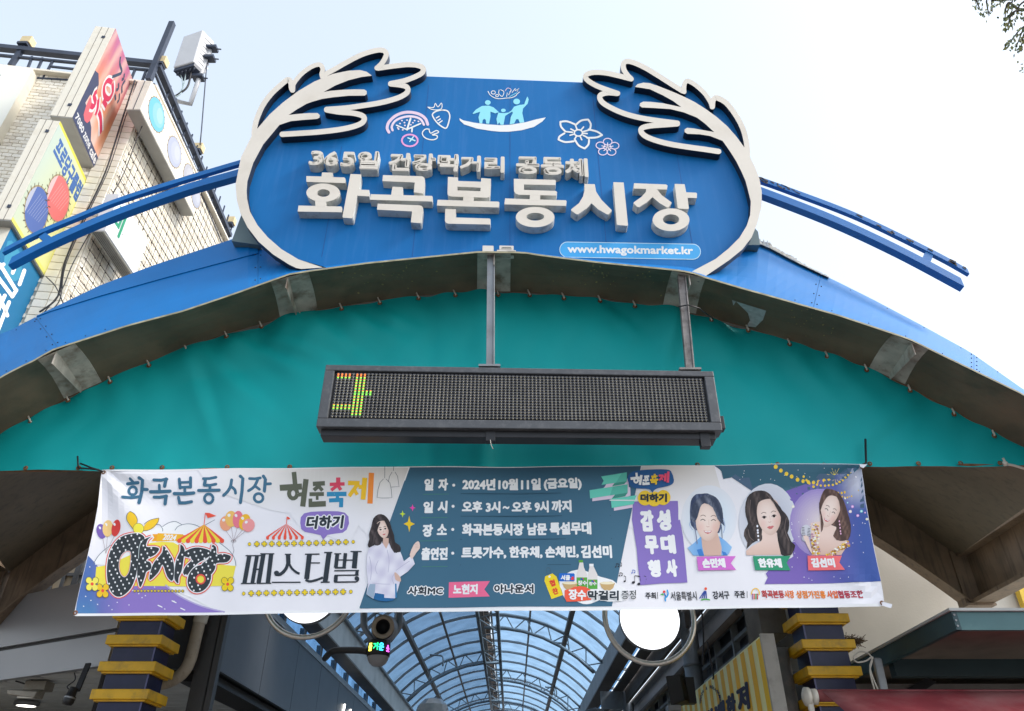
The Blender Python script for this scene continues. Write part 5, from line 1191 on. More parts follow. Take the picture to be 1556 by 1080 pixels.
def halo(a, Z, cx, cy, rx, ry, c, edgec, l=2):
    n = 14
    for i in range(n): t = 1-i/n; a.disc(*Z([(cx, cy)])[0], rx*t, ry*t, mixc(edgec, c, (i+.6)/n), l+i*.2, 30)
def f(a):
    a.grid = 3.0; HB2 = hairc(srgb(46, 58, 88), srgb(128, 142, 172), 1.1); HB3 = hairc(srgb(50, 60, 82), srgb(150, 158, 176), 1.5, 1)
    halo(a, P2, 300, 420, 42, 50, srgb(196, 220, 238), srgb(220, 222, 228), 3)
    a.poly(P2([(40, 775), (120, 715), (200, 640), (240, 720), (330, 760), (420, 640), (500, 700), (575, 775), (540, 850), (520, 875), (110, 870)]), lambda x, y: mixc(srgb(82, 150, 214), srgb(150, 192, 228), abs(x-1078)/40), 8)
    a.poly(P2([(205, 650), (230, 600), (400, 600), (420, 660), (450, 780), (445, 875), (240, 875), (215, 760)]), SK2, 9)
    a.poly(P2([(150, 800), (205, 790), (240, 875), (180, 875)]), srgb(60, 124, 196), 10); a.poly(P2([(450, 820), (500, 840), (520, 875), (470, 875)]), srgb(60, 124, 196), 10)
    a.poly(P2([(72, 260), (90, 180), (140, 130), (210, 125), (280, 120), (370, 170), (430, 260), (450, 360), (470, 450), (485, 520), (440, 480), (420, 600), (130, 560), (70, 430)]), HB2, 10, smooth=2)
    face(a, *P2([(286, 462)])[0], 19.2, 28.5, .03, 12, SK, 1)
    a.poly(P2([(225, 150), (290, 150), (390, 300), (450, 420), (455, 490), (400, 430), (340, 290), (240, 240), (190, 290), (160, 400), (120, 470), (80, 430), (100, 250)]), HB3, 17, smooth=2)
    a.poly(P2([(280, 140), (350, 150), (410, 200), (455, 300), (468, 420), (450, 470), (415, 400), (385, 320), (335, 240)]), HB3, 17, smooth=2)
    a.stroke(P2([(125, 520), (140, 620), (155, 730)]), 1.2, srgb(120, 124, 150), 18, 3); a.stroke(P2([(445, 500), (452, 600), (455, 670)]), 1, srgb(70, 80, 110), 18, 3)
    a.stroke(P2([(80, 450), (62, 500), (100, 560)]), .5, srgb(90, 130, 190), 18, 3, False); a.stroke(P2([(470, 420), (490, 520), (470, 600)]), .5, srgb(90, 130, 190), 18, 3, False)
art('portrait', f, lab='printed smiling woman with tied hair and a blue collar')
P3 = Zm(1120, 735, 8.0)
def f(a):
    a.grid = 3.0; HR = hairc(srgb(44, 38, 40), srgb(120, 104, 98), .9, 2)
    halo(a, P3, 370, 470, 44, 58, srgb(170, 174, 190), srgb(206, 208, 216), 3)
    a.poly(P3([(250, 90), (330, 95), (400, 140), (460, 230), (500, 290), (580, 370), (625, 460), (620, 560), (600, 640), (650, 710), (700, 760), (660, 860), (600, 880), (540, 870), (300, 700), (180, 730), (110, 800), (120, 720), (80, 640), (90, 560), (130, 490), (105, 400), (95, 290), (120, 170), (180, 110)]), HR, 8, smooth=2)
    a.poly(P3([(300, 560), (480, 600), (490, 700), (530, 870), (110, 872), (105, 820), (180, 760), (290, 700)]), lambda x, y: mixc(SK, SK2, (y-820)/30), 9)
    face(a, *P3([(385, 415)])[0], 18, 26, -.12, 12, SK)
    a.poly(P3([(240, 170), (300, 160), (250, 250), (225, 380), (235, 480), (300, 640), (280, 700), (200, 650), (170, 400)]), HR, 17, smooth=2); a.poly(P3([(300, 150), (400, 190), (480, 320), (530, 430), (530, 560), (480, 630), (560, 800), (640, 880), (680, 780), (600, 600), (580, 400), (440, 200)]), HR, 17, smooth=2)
    for p in ([(160, 200), (150, 350), (170, 480)], [(590, 420), (570, 560), (620, 700)], [(130, 560), (150, 650), (200, 700)], [(350, 130), (440, 240)]): a.stroke(P3(p), .9, srgb(110, 96, 92), 18, 4, False)
    for y in (520, 570, 600, 640, 690): a.disc(*P3([(242+(y-520)*.08, y)])[0], 1.5, 1.9, srgb(226, 226, 246), 19, 8)
art('portrait', f, lab='printed woman with long wavy dark hair and bare shoulders')
def f(a):
    a.grid = 3.0; HB = hairc(srgb(70, 50, 46), srgb(158, 122, 106), 1.0, 1)
    halo(a, P3, 1000, 480, 46, 52, srgb(220, 208, 206), srgb(150, 132, 190), 4)
    a.poly(P3([(1090, 65), (1200, 100), (1290, 200), (1340, 330), (1380, 500), (1370, 640), (1300, 720), (1150, 720), (1115, 650), (1190, 560), (1010, 600), (1000, 480), (985, 300), (1000, 200), (1040, 100)]), HB, 10, smooth=2)
    a.poly(P3([(880, 490), (1000, 470), (1050, 480), (1200, 530), (1200, 690), (1340, 690), (1320, 780), (1260, 870), (900, 875), (890, 700)]), lambda x, y: mixc(SK, SK2, (y-815)/30), 12)
    face(a, *P3([(1115, 355)])[0], 14.6, 23.5, .38, 14, SK, 1, (206, 90, 96))
    a.poly(P3([(1080, 80), (1150, 110), (1230, 220), (1250, 370), (1220, 520), (1160, 640), (1250, 700), (1350, 660), (1370, 480), (1310, 280), (1200, 110)]), HB, 19, smooth=2); a.poly(P3([(1060, 90), (1100, 110), (1010, 220), (1000, 330), (1040, 500), (1010, 600), (1000, 400), (985, 250)]), HB, 19, smooth=2)
    r_ = random.Random(4)
    for k in range(150):
        if k < 70: x = 880+r_.random()*95; y = 490+r_.random()*375; x += (y-490)*.05
        else: t = r_.random(); x = 1060+t*270+r_.random()*50; y = 870-t*170+r_.random()*60*(1-t*.3); y = min(y, 872)
        c = r_.choice(((206, 160, 40), (236, 200, 90), (150, 100, 50), (240, 232, 220), (180, 130, 160)))
        a.disc(*P3([(x, y)])[0], 1.2+r_.random(), 1.1+r_.random()*.8, srgb(*c), 20+(k % 9)*.1, 6)
    a.poly(P3(ell(825, 590, 62, 78, 20)), srgb(200, 200, 208), 21)
    for k in range(6): a.stroke(P3([(775, 545+k*18), (875, 560+k*18)]), .9, srgb(70, 70, 80), 22, 0)
    a.poly(P3([(790, 650), (850, 650), (880, 760), (905, 860), (860, 800), (820, 720)]), SK, 23, smooth=2); a.poly(P3([(770, 650), (860, 690), (850, 730), (780, 700)]), srgb(180, 180, 190), 22)
    for y in (460, 500, 540, 580, 610): a.disc(*P3([(1238+(y-460)*.12, y)])[0], 1.1, 1.6, srgb(236, 180, 210), 21, 8)
art('portrait', f, lab='printed woman in a gold sequin dress holding a microphone')
# cords and loose corner tabs
mb = MB(); mb.tube([PY(119, 711, 7.75), PY(135, 712, 7.73), PY(150, 713.5, 7.71)], .010, 6); mb.tube([PY(122, 704, 7.74), PY(140, 711, 7.72), PY(156, 716, 7.69)], .010, 6); mb.tube([PY(118, 693, 7.74), PY(119, 711, 7.74)], .010, 5); mb.build('cord', M_BLACK, banner)
mb = MB(); mb.tube([PY(1315, 667, 7.72), PY(1316, 703, 7.72), PY(1309, 707, 7.69)], .012, 6); mb.build('cord', M_BLACK, banner)
mb = MB(); mb.hexa([PY(1306, 705, 7.66), PY(1318, 705.5, 7.66), PY(1312, 711, 7.66), PY(1307, 709, 7.66)], [PY(1306, 705, 7.665), PY(1318, 705.5, 7.665), PY(1312, 711, 7.665), PY(1307, 709, 7.665)]); mb.build('corner_tab', M_CLOTH, banner)
mb = MB(); mb.hexa([PY(1341, 914, 7.66), PY(1356, 918, 7.63), PY(1354, 924, 7.63), PY(1340, 920, 7.66)], [PY(1341, 914, 7.664), PY(1356, 918, 7.634), PY(1354, 924, 7.634), PY(1340, 920, 7.664)]); mb.build('corner_tab', M_CLOTH, banner)
mb = MB(); mb.tube([PY(1524, 696, 7.7), PY(1529, 705, 7.7), PY(1540, 707, 7.71), PY(1580, 719, 7.7)], .014, 6); mb.lathe(PY(1527, 704, 7.7), (1, 0, .3), [(.012, -.03), (.03, -.01), (.03, .01), (.012, .03)], 8); mb.build('white_rope', M_TIE, tarp)
for x, y in ((157, 717), (1309, 710), (115, 931), (1339, 917)):
    mb = MB(); mb.lathe(bs(x, y, .006), (0, -1, 0), [(.010, 0), (.022, .003), (.024, 0)], 10); mb.build('eyelet', M_RUST, banner)
# ================================================================ tiled building at the left
M_TILE = [mat('cream_tile', (.80, .74, .62), .35, var=.04, dirt=(.50, .44, .35), dscale=3, damt=.4), mat('cream_tile', (.82, .77, .67), .35, var=.04, dirt=(.55, .50, .42), dscale=3, damt=.4), mat('cream_tile', (.68, .62, .52), .4, var=.05, dirt=(.48, .40, .3), dscale=3, damt=.5)]
M_GROUT = mat('grout', (.58, .53, .44), .9, var=.2)
M_RAIL = mat('navy_rail_paint', (.035, .045, .07), .4, var=.2)
M_SIGNBOX = mat('sign_box_cream', (.72, .68, .58), .45, var=.05, dirt=(.4, .34, .24), dscale=3, damt=.35)
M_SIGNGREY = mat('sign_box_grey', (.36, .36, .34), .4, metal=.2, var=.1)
M_WIRE = mat('dark_wire', (.03, .03, .035), .6)
M_PRINT_SIDE = print_mat('dimmed_print', .6, 0)  # print colours darkened evenly to offset the strong sun on these side faces
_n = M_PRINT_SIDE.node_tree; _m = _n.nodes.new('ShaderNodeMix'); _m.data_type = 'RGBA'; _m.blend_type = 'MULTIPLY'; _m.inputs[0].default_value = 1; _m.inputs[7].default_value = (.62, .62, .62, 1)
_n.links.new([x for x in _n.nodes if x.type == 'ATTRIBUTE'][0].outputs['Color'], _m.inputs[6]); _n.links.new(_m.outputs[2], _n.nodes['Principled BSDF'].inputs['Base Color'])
C0 = Vector((-9.4, 12.5, 0)); AD = Vector((-math.cos(R(8)), -math.sin(R(8)), 0)); ND = Vector((math.sin(R(8)), -math.cos(R(8)), 0))
def fP(x, y, off=0): return PN(x, y, C0+ND*off, ND)
def sP(x, y, off=0): return PXp(x, y, -9.4+off)
ZT = PY(222, 133, 12.5).z
bld = thing('tiled_building', 'cream tiled building at the left with projecting signboards and a roof railing', 'building', (-14, 15, 0))
mb = MB()
def fw3(u, z, off=0): p = C0+AD*u+ND*off; return Vector((p.x, p.y, z))
mb.add([fw3(0, 0), fw3(14, 0), fw3(14, ZT), fw3(0, ZT)], [(0, 1, 2, 3)]); mb.add([(-9.4, 12.5, 0), (-9.4, 18.9, 0), (-9.4, 18.9, ZT), (-9.4, 12.5, ZT)], [(0, 1, 2, 3)])
q = fw3(14, 0); mb.add([(-9.4, 12.5, ZT), (-9.4, 18.9, ZT), (q.x, 18.9, ZT), fw3(14, ZT)], [(0, 1, 2, 3)]); mb.add([(-9.4, 18.9, 0), (q.x, 18.9, 0), (q.x, 18.9, ZT), (-9.4, 18.9, ZT)], [(0, 1, 2, 3)]); mb.add([fw3(14, 0), (q.x, 18.9, 0), (q.x, 18.9, ZT), fw3(14, ZT)], [(0, 1, 2, 3)])
wall = mb.build('wall', M_GROUT, bld)
def tile_mesh(name, w, h, d, m):
    t = MB(); t.box((-w/2, -d, -h/2), (w/2, 0, h/2)); e = .006
    me = bpy.data.meshes.new(name); vs = [(-w/2, 0, -h/2), (w/2, 0, -h/2), (w/2, 0, h/2), (-w/2, 0, h/2), (-w/2+e, -d, -h/2+e), (w/2-e, -d, -h/2+e), (w/2-e, -d, h/2-e), (-w/2+e, -d, h/2-e)]
    me.from_pydata(vs, [], [(4, 5, 6, 7), (0, 1, 5, 4), (1, 2, 6, 5), (2, 3, 7, 6), (3, 0, 4, 7)]); me.materials.append(m); return me
tf = [tile_mesh('tile', .205, .105, .018, m) for m in M_TILE]; ts = [tile_mesh('tile', .225, .105, .018, m) for m in M_TILE]; tc = [tile_mesh('tile', .27, .19, .03, m) for m in M_TILE]
r3 = random.Random(21); singles = 0; masses = [MB(), MB(), MB()]
wl = world_loc(bld)
def put(me_i, meshes, p, rotz, jit):
    global singles
    x, y = px_of(p)
    vis = -20 < x < 372 and 60 < y < 520
    k = me_i
    if vis and singles < 290 and (r3.random() < .30 or meshes is tc):
        o = bpy.data.objects.new('tile', meshes[k]); COL.objects.link(o); o.parent = bld; o.location = p-wl; o.rotation_euler = (jit*.6, 0, rotz); singles += 1
    else:
        R_ = Matrix.Rotation(rotz, 3, 'Z'); masses[k].add([R_ @ v.co+p for v in meshes[k].vertices], [list(f.vertices) for f in meshes[k].polygons])
nz = int((ZT-8.6)/.115)
for c in range(int((ZT-8.6)/.2)):
    z = ZT-.1-c*.2
    for u in (.14, .42): put(r3.choice((0, 0, 1)), tc, fw3(u, z, .012), math.atan2(ND.x, -ND.y), 0)
for r in range(nz):
    z = ZT-.06-r*.115
    for c in range(17):
        u = .67+c*.215+(.1 if r % 2 else 0); put(r3.choice((0, 0, 1, 1, 2)), tf, fw3(u, z, .004*r3.random()), math.atan2(ND.x, -ND.y), (r3.random()-.5)*.02)
for r in range(int((ZT-7.5)/.115)):
    z = ZT-.06-r*.115
    for c in range(26):
        put(r3.choice((0, 1, 1, 2)), ts, Vector((-9.4+.003*r3.random(), 12.62+c*.235, z)), R(90), (r3.random()-.5)*.02)
for k in range(3):
    o = masses[k].build('tile', M_TILE[k], bld, fixn=False); o['kind'] = 'stuff'
mb = MB(); mb.bar(fw3(-.03, ZT+.03, .03), fw3(14, ZT+.03, .03), .25, .06); mb.bar((-9.37, 12.45, ZT+.03), (-9.37, 18.9, ZT+.03), .25, .06); mb.build('coping', M_TILE[0], bld)
# lower windows seen below the arch foot
for (x0, x1) in ((62, 92), (94, 126), (130, 160)):
    a_, b_ = fP(x0, 842, .03), fP(x1, 842, .03); zt = a_.z; zb = fP((x0+x1)/2, 905, .03).z
    m1 = MB(); m1.hexa([Vector((a_.x, a_.y, zt)), Vector((b_.x, b_.y, zt)), Vector((b_.x, b_.y, zb)), Vector((a_.x, a_.y, zb))], [Vector((a_.x, a_.y+.02, zt)), Vector((b_.x, b_.y+.02, zt)), Vector((b_.x, b_.y+.02, zb)), Vector((a_.x, a_.y+.02, zb))])
    w_ = m1.build('window', mat('milky_glass', (.42, .46, .48) if x0 != 94 else (.62, .50, .34), .2, var=.2), bld)
    m1 = MB()
    for f_ in (0, .5, 1):
        z_ = zb+(zt-zb)*f_; m1.bar((a_.x, a_.y-.02, z_), (b_.x, b_.y-.02, z_), .04, .05)
    for e in (a_, b_, (a_+b_)/2): m1.bar((e.x, e.y-.025, zb), (e.x, e.y-.025, zt), .05, .04)
    m1.build('frame', mat('window_frame', (.12, .12, .12), .5), w_)
# safety net on the side wall
net = thing('safety_net', 'thin dark wire grid net stretched over the tiled side wall', 'net', (-9.2, 15.5, 8))
mb = MB(); zb = 7.6
for k in range(25): mb.tube([(-9.30+.03*math.sin(k), 12.52+k*.255, zb), (-9.28+.03*math.sin(k*2), 12.52+k*.255+.03*math.sin(k*1.7), 13), (-9.30, 12.52+k*.255, ZT-.15)], .006, 3, smooth=False, caps=False)
for k in range(40):
    z = ZT-.2-k*.255; mb.tube([(-9.30+.02*math.sin(k*3), 12.45, z+.02*math.sin(k)), (-9.27, 15.4, z-.02+.02*math.sin(k*2.1)), (-9.3, 18.75, z)], .009, 3, smooth=False, caps=False)
    for j in range(25):
        if (j+k) % 1 == 0: c = Vector((-9.295, 12.52+j*.255, z)); mb.box((c.x-.008, c.y-.016, c.z-.016), (c.x+.008, c.y+.016, c.z+.016))
o = mb.build('mesh', mat('net_wire', (.06, .05, .04), .7, var=.3), net); o['kind'] = 'stuff'
# roof railing
rl = thing('roof_railing', 'dark navy steel railing along the roof edge of the cream tiled building', 'railing', (-11, 12.4, ZT))
def rb_(P, a_, b_, w, h=None, name='rail'):
    m1 = MB(); m1.bar(a_, b_, w, h, (0, 0, 1)); return m1.build(name, M_RAIL, rl)
rb_(None, fP(-60, 66), fP(238, 98), .16, .14); rb_(None, fP(-60, 78), fP(232, 107), .07, .06); rb_(None, fP(-60, 112), fP(205, 129), .07, .06)
rb_(None, fP(78, 101), fP(140, 108), .05); rb_(None, fP(73, 110), fP(140, 117), .05)
rb_(None, sP(240, 99), sP(349, 358), .16, .13); rb_(None, sP(236, 112), sP(344, 368), .06); rb_(None, sP(233, 127), sP(340, 378), .06)
for (a_, b_) in (((36, 71), (16, 100)), ((-30, 66), (-48, 96))): rb_(None, fP(*a_), fP(*b_), .11, .11, 'post')
for (a_, b_) in (((49, 86), (42, 104)), ((65, 88), (54, 112)), ((81, 91), (66, 119)), ((205, 106), (196, 128)), ((222, 107), (214, 129))): rb_(None, fP(*a_), fP(*b_), .05, .05, 'baluster')
for t in range(14):
    y = 13.2+t*.42; p = sP(240, 99); m1 = MB(); m1.bar((-9.4, y, ZT+.05), (-9.4, y, ZT+1.0), .035); m1.build('baluster', M_RAIL, rl)
for (x, y) in ((42, 64), (246, 94), (302, 225), (351, 336)):
    c = fP(x, y) if x < 240 else sP(x, y); m1 = MB(); m1.box((c.x-.13, c.y-.1, c.z-.12), (c.x+.13, c.y+.12, c.z+.13)); o = m1.build('light_block', mat('yellowed_plastic', (.62, .50, .28), .5), rl)
    m1 = MB(); m1.box((c.x-.16, c.y-.12, c.z-.2), (c.x+.1, c.y+.1, c.z-.12)); m1.build('bracket', M_RAIL, rl)
# tall steel post at the corner
tp = thing('corner_mast', 'tall dark square steel post rising above the roof corner', 'post', fP(228, 118, .1)); m1 = MB(); m1.bar(fP(262, 35, .1), fP(226, 122, .1), .14, .14, (0, 1, 0)); m1.build('post', M_RAIL, tp)

# ---- projecting signboards
def solveL(pf, pb):
    B_ = fP(*pb, 0); lo, hi = .05, 3.0
    g = lambda L: (fP(*pf, L)-B_).dot(AD)
    s0 = g(lo)
    for _ in range(40):
        m = (lo+hi)/2
        if g(m)*s0 > 0: lo = m
        else: hi = m
    return (lo+hi)/2
def sbox(name, label, TLf, BLf, TLl, back, L=None, face=None, extra=None, group='projecting signboards on the tiled building'):
    L = L or solveL(TLf, back); a_ = fP(*TLf, L); b_ = fP(*BLf, L); w = (fP(*TLl, L)-a_).dot(AD)
    c = Vector(((a_.x+b_.x)/2, (a_.y+b_.y)/2, 0)); z1, z0 = a_.z, b_.z
    t = thing(name, label, 'signboard', (c.x, c.y, z0), group); back_ = -ND*L
    def P_(u, d, z): p = c+AD*u-ND*d; return Vector((p.x, p.y, z))
    m1 = MB(); m1.hexa([P_(0, 0, z1), P_(w, 0, z1), P_(w, 0, z0), P_(0, 0, z0)], [P_(0, L, z1), P_(w, L, z1), P_(w, L, z0), P_(0, L, z0)])
    # only the front and top are cream, the underside grey
    m1.m = [0]*len(m1.f); m1.m[0] = 0
    o = m1.build('case', [M_SIGNBOX, M_SIGNGREY], t, bevel=.01)
    m1 = MB()
    for u in (.33, .66):
        m1.hexa([P_(w*u-.006, -.003, z1), P_(w*u+.006, -.003, z1), P_(w*u+.006, -.003, z0), P_(w*u-.006, -.003, z0)], [P_(w*u-.006, .004, z1), P_(w*u+.006, .004, z1), P_(w*u+.006, .004, z0), P_(w*u-.006, .004, z0)])
    m1.build('seam', mat('seam_dark', (.22, .2, .17), .7), t)
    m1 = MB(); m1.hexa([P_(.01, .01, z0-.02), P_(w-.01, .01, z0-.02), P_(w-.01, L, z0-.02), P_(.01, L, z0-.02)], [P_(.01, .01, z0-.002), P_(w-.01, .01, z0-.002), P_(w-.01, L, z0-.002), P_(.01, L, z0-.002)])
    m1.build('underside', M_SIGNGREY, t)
    m1 = MB()
    for zz in (z1-(z1-z0)*.12, z0+(z1-z0)*.12):
        m1.hexa([P_(w*.28, -.012, zz+.04), P_(w*.44, -.012, zz+.04), P_(w*.44, -.012, zz-.04), P_(w*.28, -.012, zz-.04)], [P_(w*.28, 0, zz+.04), P_(w*.44, 0, zz+.04), P_(w*.44, 0, zz-.04), P_(w*.28, 0, zz-.04)])
        b = MB(); b.v, b.f, b.m, b.c, b.sm = m1.v, m1.f, m1.m, m1.c, m1.sm; b.build('hinge', M_RAIL, t); m1 = MB()
    for zz in (z1-.25, z0+.25):
        b = MB(); b.bar(P_(w/2, L-.02, zz), P_(w/2, L+.25, zz), .06); b.build('arm', M_GREY, t)
    # face artwork: u along depth 0..1, v down 0..1
    H = z1-z0
    def surf(x, y, off): p = P_(-off, x*L, z1-y*H); return p
    A_ = Art(surf, .004, None)
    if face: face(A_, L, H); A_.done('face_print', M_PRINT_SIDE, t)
    if extra: extra(t, P_, L, w, z0, z1, H)
    return t
def quadUV(x0, y0, x1, y1): return [(x0, y0), (x1, y0), (x1, y1), (x0, y1)]
def pinkface(a, L, H):
    def col(x, y):
        c = mixc(srgb(190, 108, 150), srgb(238, 150, 96), y*1.5-.1*math.sin(x*40)); c = mixc(c, srgb(250, 205, 185), .5+.5*math.sin(x*23+y*5)-.35); return mixc(c, srgb(236, 226, 240), (y-.62)*3.2*(1.1-x))
    n = 14
    for i in range(n):
        for j in range(n): a.poly([(i/n, j/n), ((i+1)/n, j/n), ((i+1)/n, (j+1)/n), (i/n, (j+1)/n)], col, 0)
    NV = srgb(72, 80, 110)
    a.poly([(0, .50), (.10, .47), (.22, .52), (.26, .60), (.22, .66), (.14, .68), (.12, .78), (.34, .80), (.50, .83), (.62, .90), (.98, .985), (.98, 1), (0, 1)], NV, 2, smooth=1)
    a.poly([(0, .90), (1, .90), (1, 1), (0, 1)], NV, 3)
    a.poly([(.16, .70), (.30, .66), (.40, .76), (.36, .86), (.2, .86)], srgb(226, 110, 120), 3, smooth=2)
    RD = srgb(214, 56, 96)
    for w_, c, l in ((.11, W_, 4), (.055, RD, 6)):
        a.stroke([(.50, .33), (.38, .38), (.36, .46), (.46, .50), (.60, .46), (.62, .37), (.52, .33)], w_, c, l, 4); a.stroke([(.48, .545), (.62, .53)], w_, c, l+1)
        a.stroke([(.25, .58), (.22, .64), (.32, .65), (.33, .70), (.26, .73)], w_, c, l+1, 3); a.stroke([(.36, .60), (.44, .66), (.46, .72)], w_, c, l+2, 3); a.stroke([(.50, .66), (.62, .67), (.78, .74)], w_, c, l+3, 3)
    GN = srgb(60, 76, 100)
    for pts in ([(.42, .07), (.48, .12), (.62, .13), (.56, .20), (.44, .30)], [(.70, .10), (.74, .14), (.70, .17)], [(.80, .12), (.78, .20), (.86, .24)], [(.66, .24), (.72, .27), (.68, .31)], [(.80, .28), (.86, .32), (.84, .36)], [(.70, .35), (.78, .37)]): a.stroke(pts, .035, GN, 5, 3)
    for s_, x0, x1, y0, y1 in (('7080', .05, .36, .915, .975), ('zone', .40, .66, .92, .975), ('cafe', .70, .95, .905, .985)): a.text(s_, quadUV(x0, y0, x1, y1), W_, 8, .05)
sbox('cafe_signboard', 'tall projecting signboard with pink and orange face, red Korean letters and cafe lettering', (178, 43), (107, 178), (147, 40), (204, 122), face=pinkface)
def yelface(a, L, H):
    n = 10
    for i in range(n):
        for j in range(n): a.poly([(i/n, j/n), ((i+1)/n, j/n), ((i+1)/n, (j+1)/n), (i/n, (j+1)/n)], lambda x, y: mixc(srgb(198, 214, 206), srgb(238, 232, 150), x*.8+y*.25), 0)
    a.poly([(0, 0), (1, 0), (1, .03), (0, .03)], srgb(240, 226, 90), 1); a.poly([(0, .97), (1, .97), (1, 1), (0, 1)], srgb(240, 230, 120), 1); a.poly([(.96, 0), (1, 0), (1, 1), (.96, 1)], srgb(238, 228, 110), 1)
    a.text('프로당구클럽', quadUV(.12, .07, .97, .27), srgb(70, 112, 176), 3, .05)
    for cx, cy, rx, ry, c in ((.60, .44, .27, .175, (232, 120, 118)), (.32, .72, .25, .175, (92, 116, 180))):
        asp = 1
        a.disc(cx, cy, rx+.02, ry+.012, srgb(176, 160, 120), 3, 26); a.disc(cx, cy, rx, ry, srgb(*c), 5, 26)
        a.poly([(cx+rx*math.cos(t), cy+ry*math.sin(t)) for t in [math.pi*(.75+.5*k/8) for k in range(9)]], mixc(srgb(*c), W_, .55), 6)
        for k in range(7): a.stroke([(cx-rx*.55+k*rx*.17, cy+ry*.6-k*ry*.05), (cx-rx*.25+k*rx*.17, cy-ry*.7)], .006, mixc(srgb(*c), W_, .35), 7, 0, False)
        for k in range(22): t = k*math.pi/11; a.stroke([(cx+rx*math.cos(t), cy+ry*math.sin(t)), (cx+(rx+.05)*math.cos(t+.06), cy+(ry+.03)*math.sin(t+.06))], .010, srgb(90, 80, 66), 7, 0, False)
sbox('billiard_signboard', 'tall projecting signboard with pale yellow face, red and blue circles and blue Korean lettering', (93, 184), (15, 334), (62, 180), (135, 271), face=yelface)
def bluface(a, L, H):
    a.poly([(0, 0), (1, 0), (1, 1), (0, 1)], lambda x, y: mixc(srgb(40, 128, 176), srgb(24, 92, 150), y*1.5), 0)
    a.poly([(.05, .16), (.35, .10), (.6, .22), (.3, .32)], srgb(70, 160, 196), 1, smooth=3)
    def s(p, w=.075): a.stroke(p, w, W_, 4, 0)
    s([(.56, .26), (.62, .345)]); s([(.78, .30), (.60, .425)], .08)   # strokes of the big tilted letters
    s([(.08, .37), (.40, .37)]); s([(.40, .37), (.40, .50)]); s([(.40, .50), (.08, .50)]); s([(.08, .37), (.08, .50)])
    s([(.55, .50), (.55, .62)]); s([(.10, .60), (.85, .60)]); s([(.12, .70), (.70, .70)]); s([(.12, .80), (.80, .80)])
def bluface2(a, L, H):
    a.poly([(0, 0), (1, 0), (1, 1), (0, 1)], lambda x, y: mixc(srgb(40, 128, 176), srgb(24, 92, 150), y*1.5), 0)
    a.poly([(.05, .06), (.35, .04), (.6, .10), (.3, .16)], srgb(70, 160, 196), 1, smooth=3)
sb = sbox('blue_signboard', 'projecting signboard with deep blue face and thick white strokes, lowest at the left edge', (10, 340), (-190, 790), (-45, 336), (56, 414), face=bluface2)
# its big white letters, drawn on the blue face
def onface(t, pxs, w):
    c = Vector((t.location.x, t.location.y, 0)); n = Vector((-AD.x, -AD.y, 0))
    A_ = Art(lambda x, y, off: PN(x, y, c+n*(.004+off), n), .004)
    for p in pxs: A_.stroke(p, w, W_, 3, 0)
    return A_.done('lettering', M_PRINT, t)
q_ = lambda pts: [(x/5.4, 320+y/5.4) for x, y in pts]
onface(sb, [q_([(130, 440), (104, 510)]), q_([(200, 490), (160, 605)]), q_([(-10, 470), (30, 440)]), q_([(0, 440), (130, 650)]), q_([(135, 650), (100, 705)]), q_([(100, 700), (-20, 540)]), q_([(40, 695), (20, 740), (-40, 870)]), q_([(75, 750), (30, 860), (-20, 990)]), q_([(-10, 690), (60, 860)])], 5.6)
def s1face(t, P_, L, w, z0, z1, H):
    def surf(x, y, off): return P_(x*w, -off, z1-y*H)
    A_ = Art(surf, .004); A_.poly([(.0, 0), (1, 0), (1, 1), (0, 1)], srgb(222, 222, 212), 0)
    A_.stroke([(.235, .16), (.17, .155), (.205, .245), (.235, .25)], .014, srgb(50, 54, 60), 3, 0); A_.done('face_print', M_PRINT, t)
sbox('pale_signboard', 'wide pale grey signboard flat on the tiled wall at the top left edge', (50, 104), (-6, 205), (-200, 78), None, L=.30, extra=s1face)
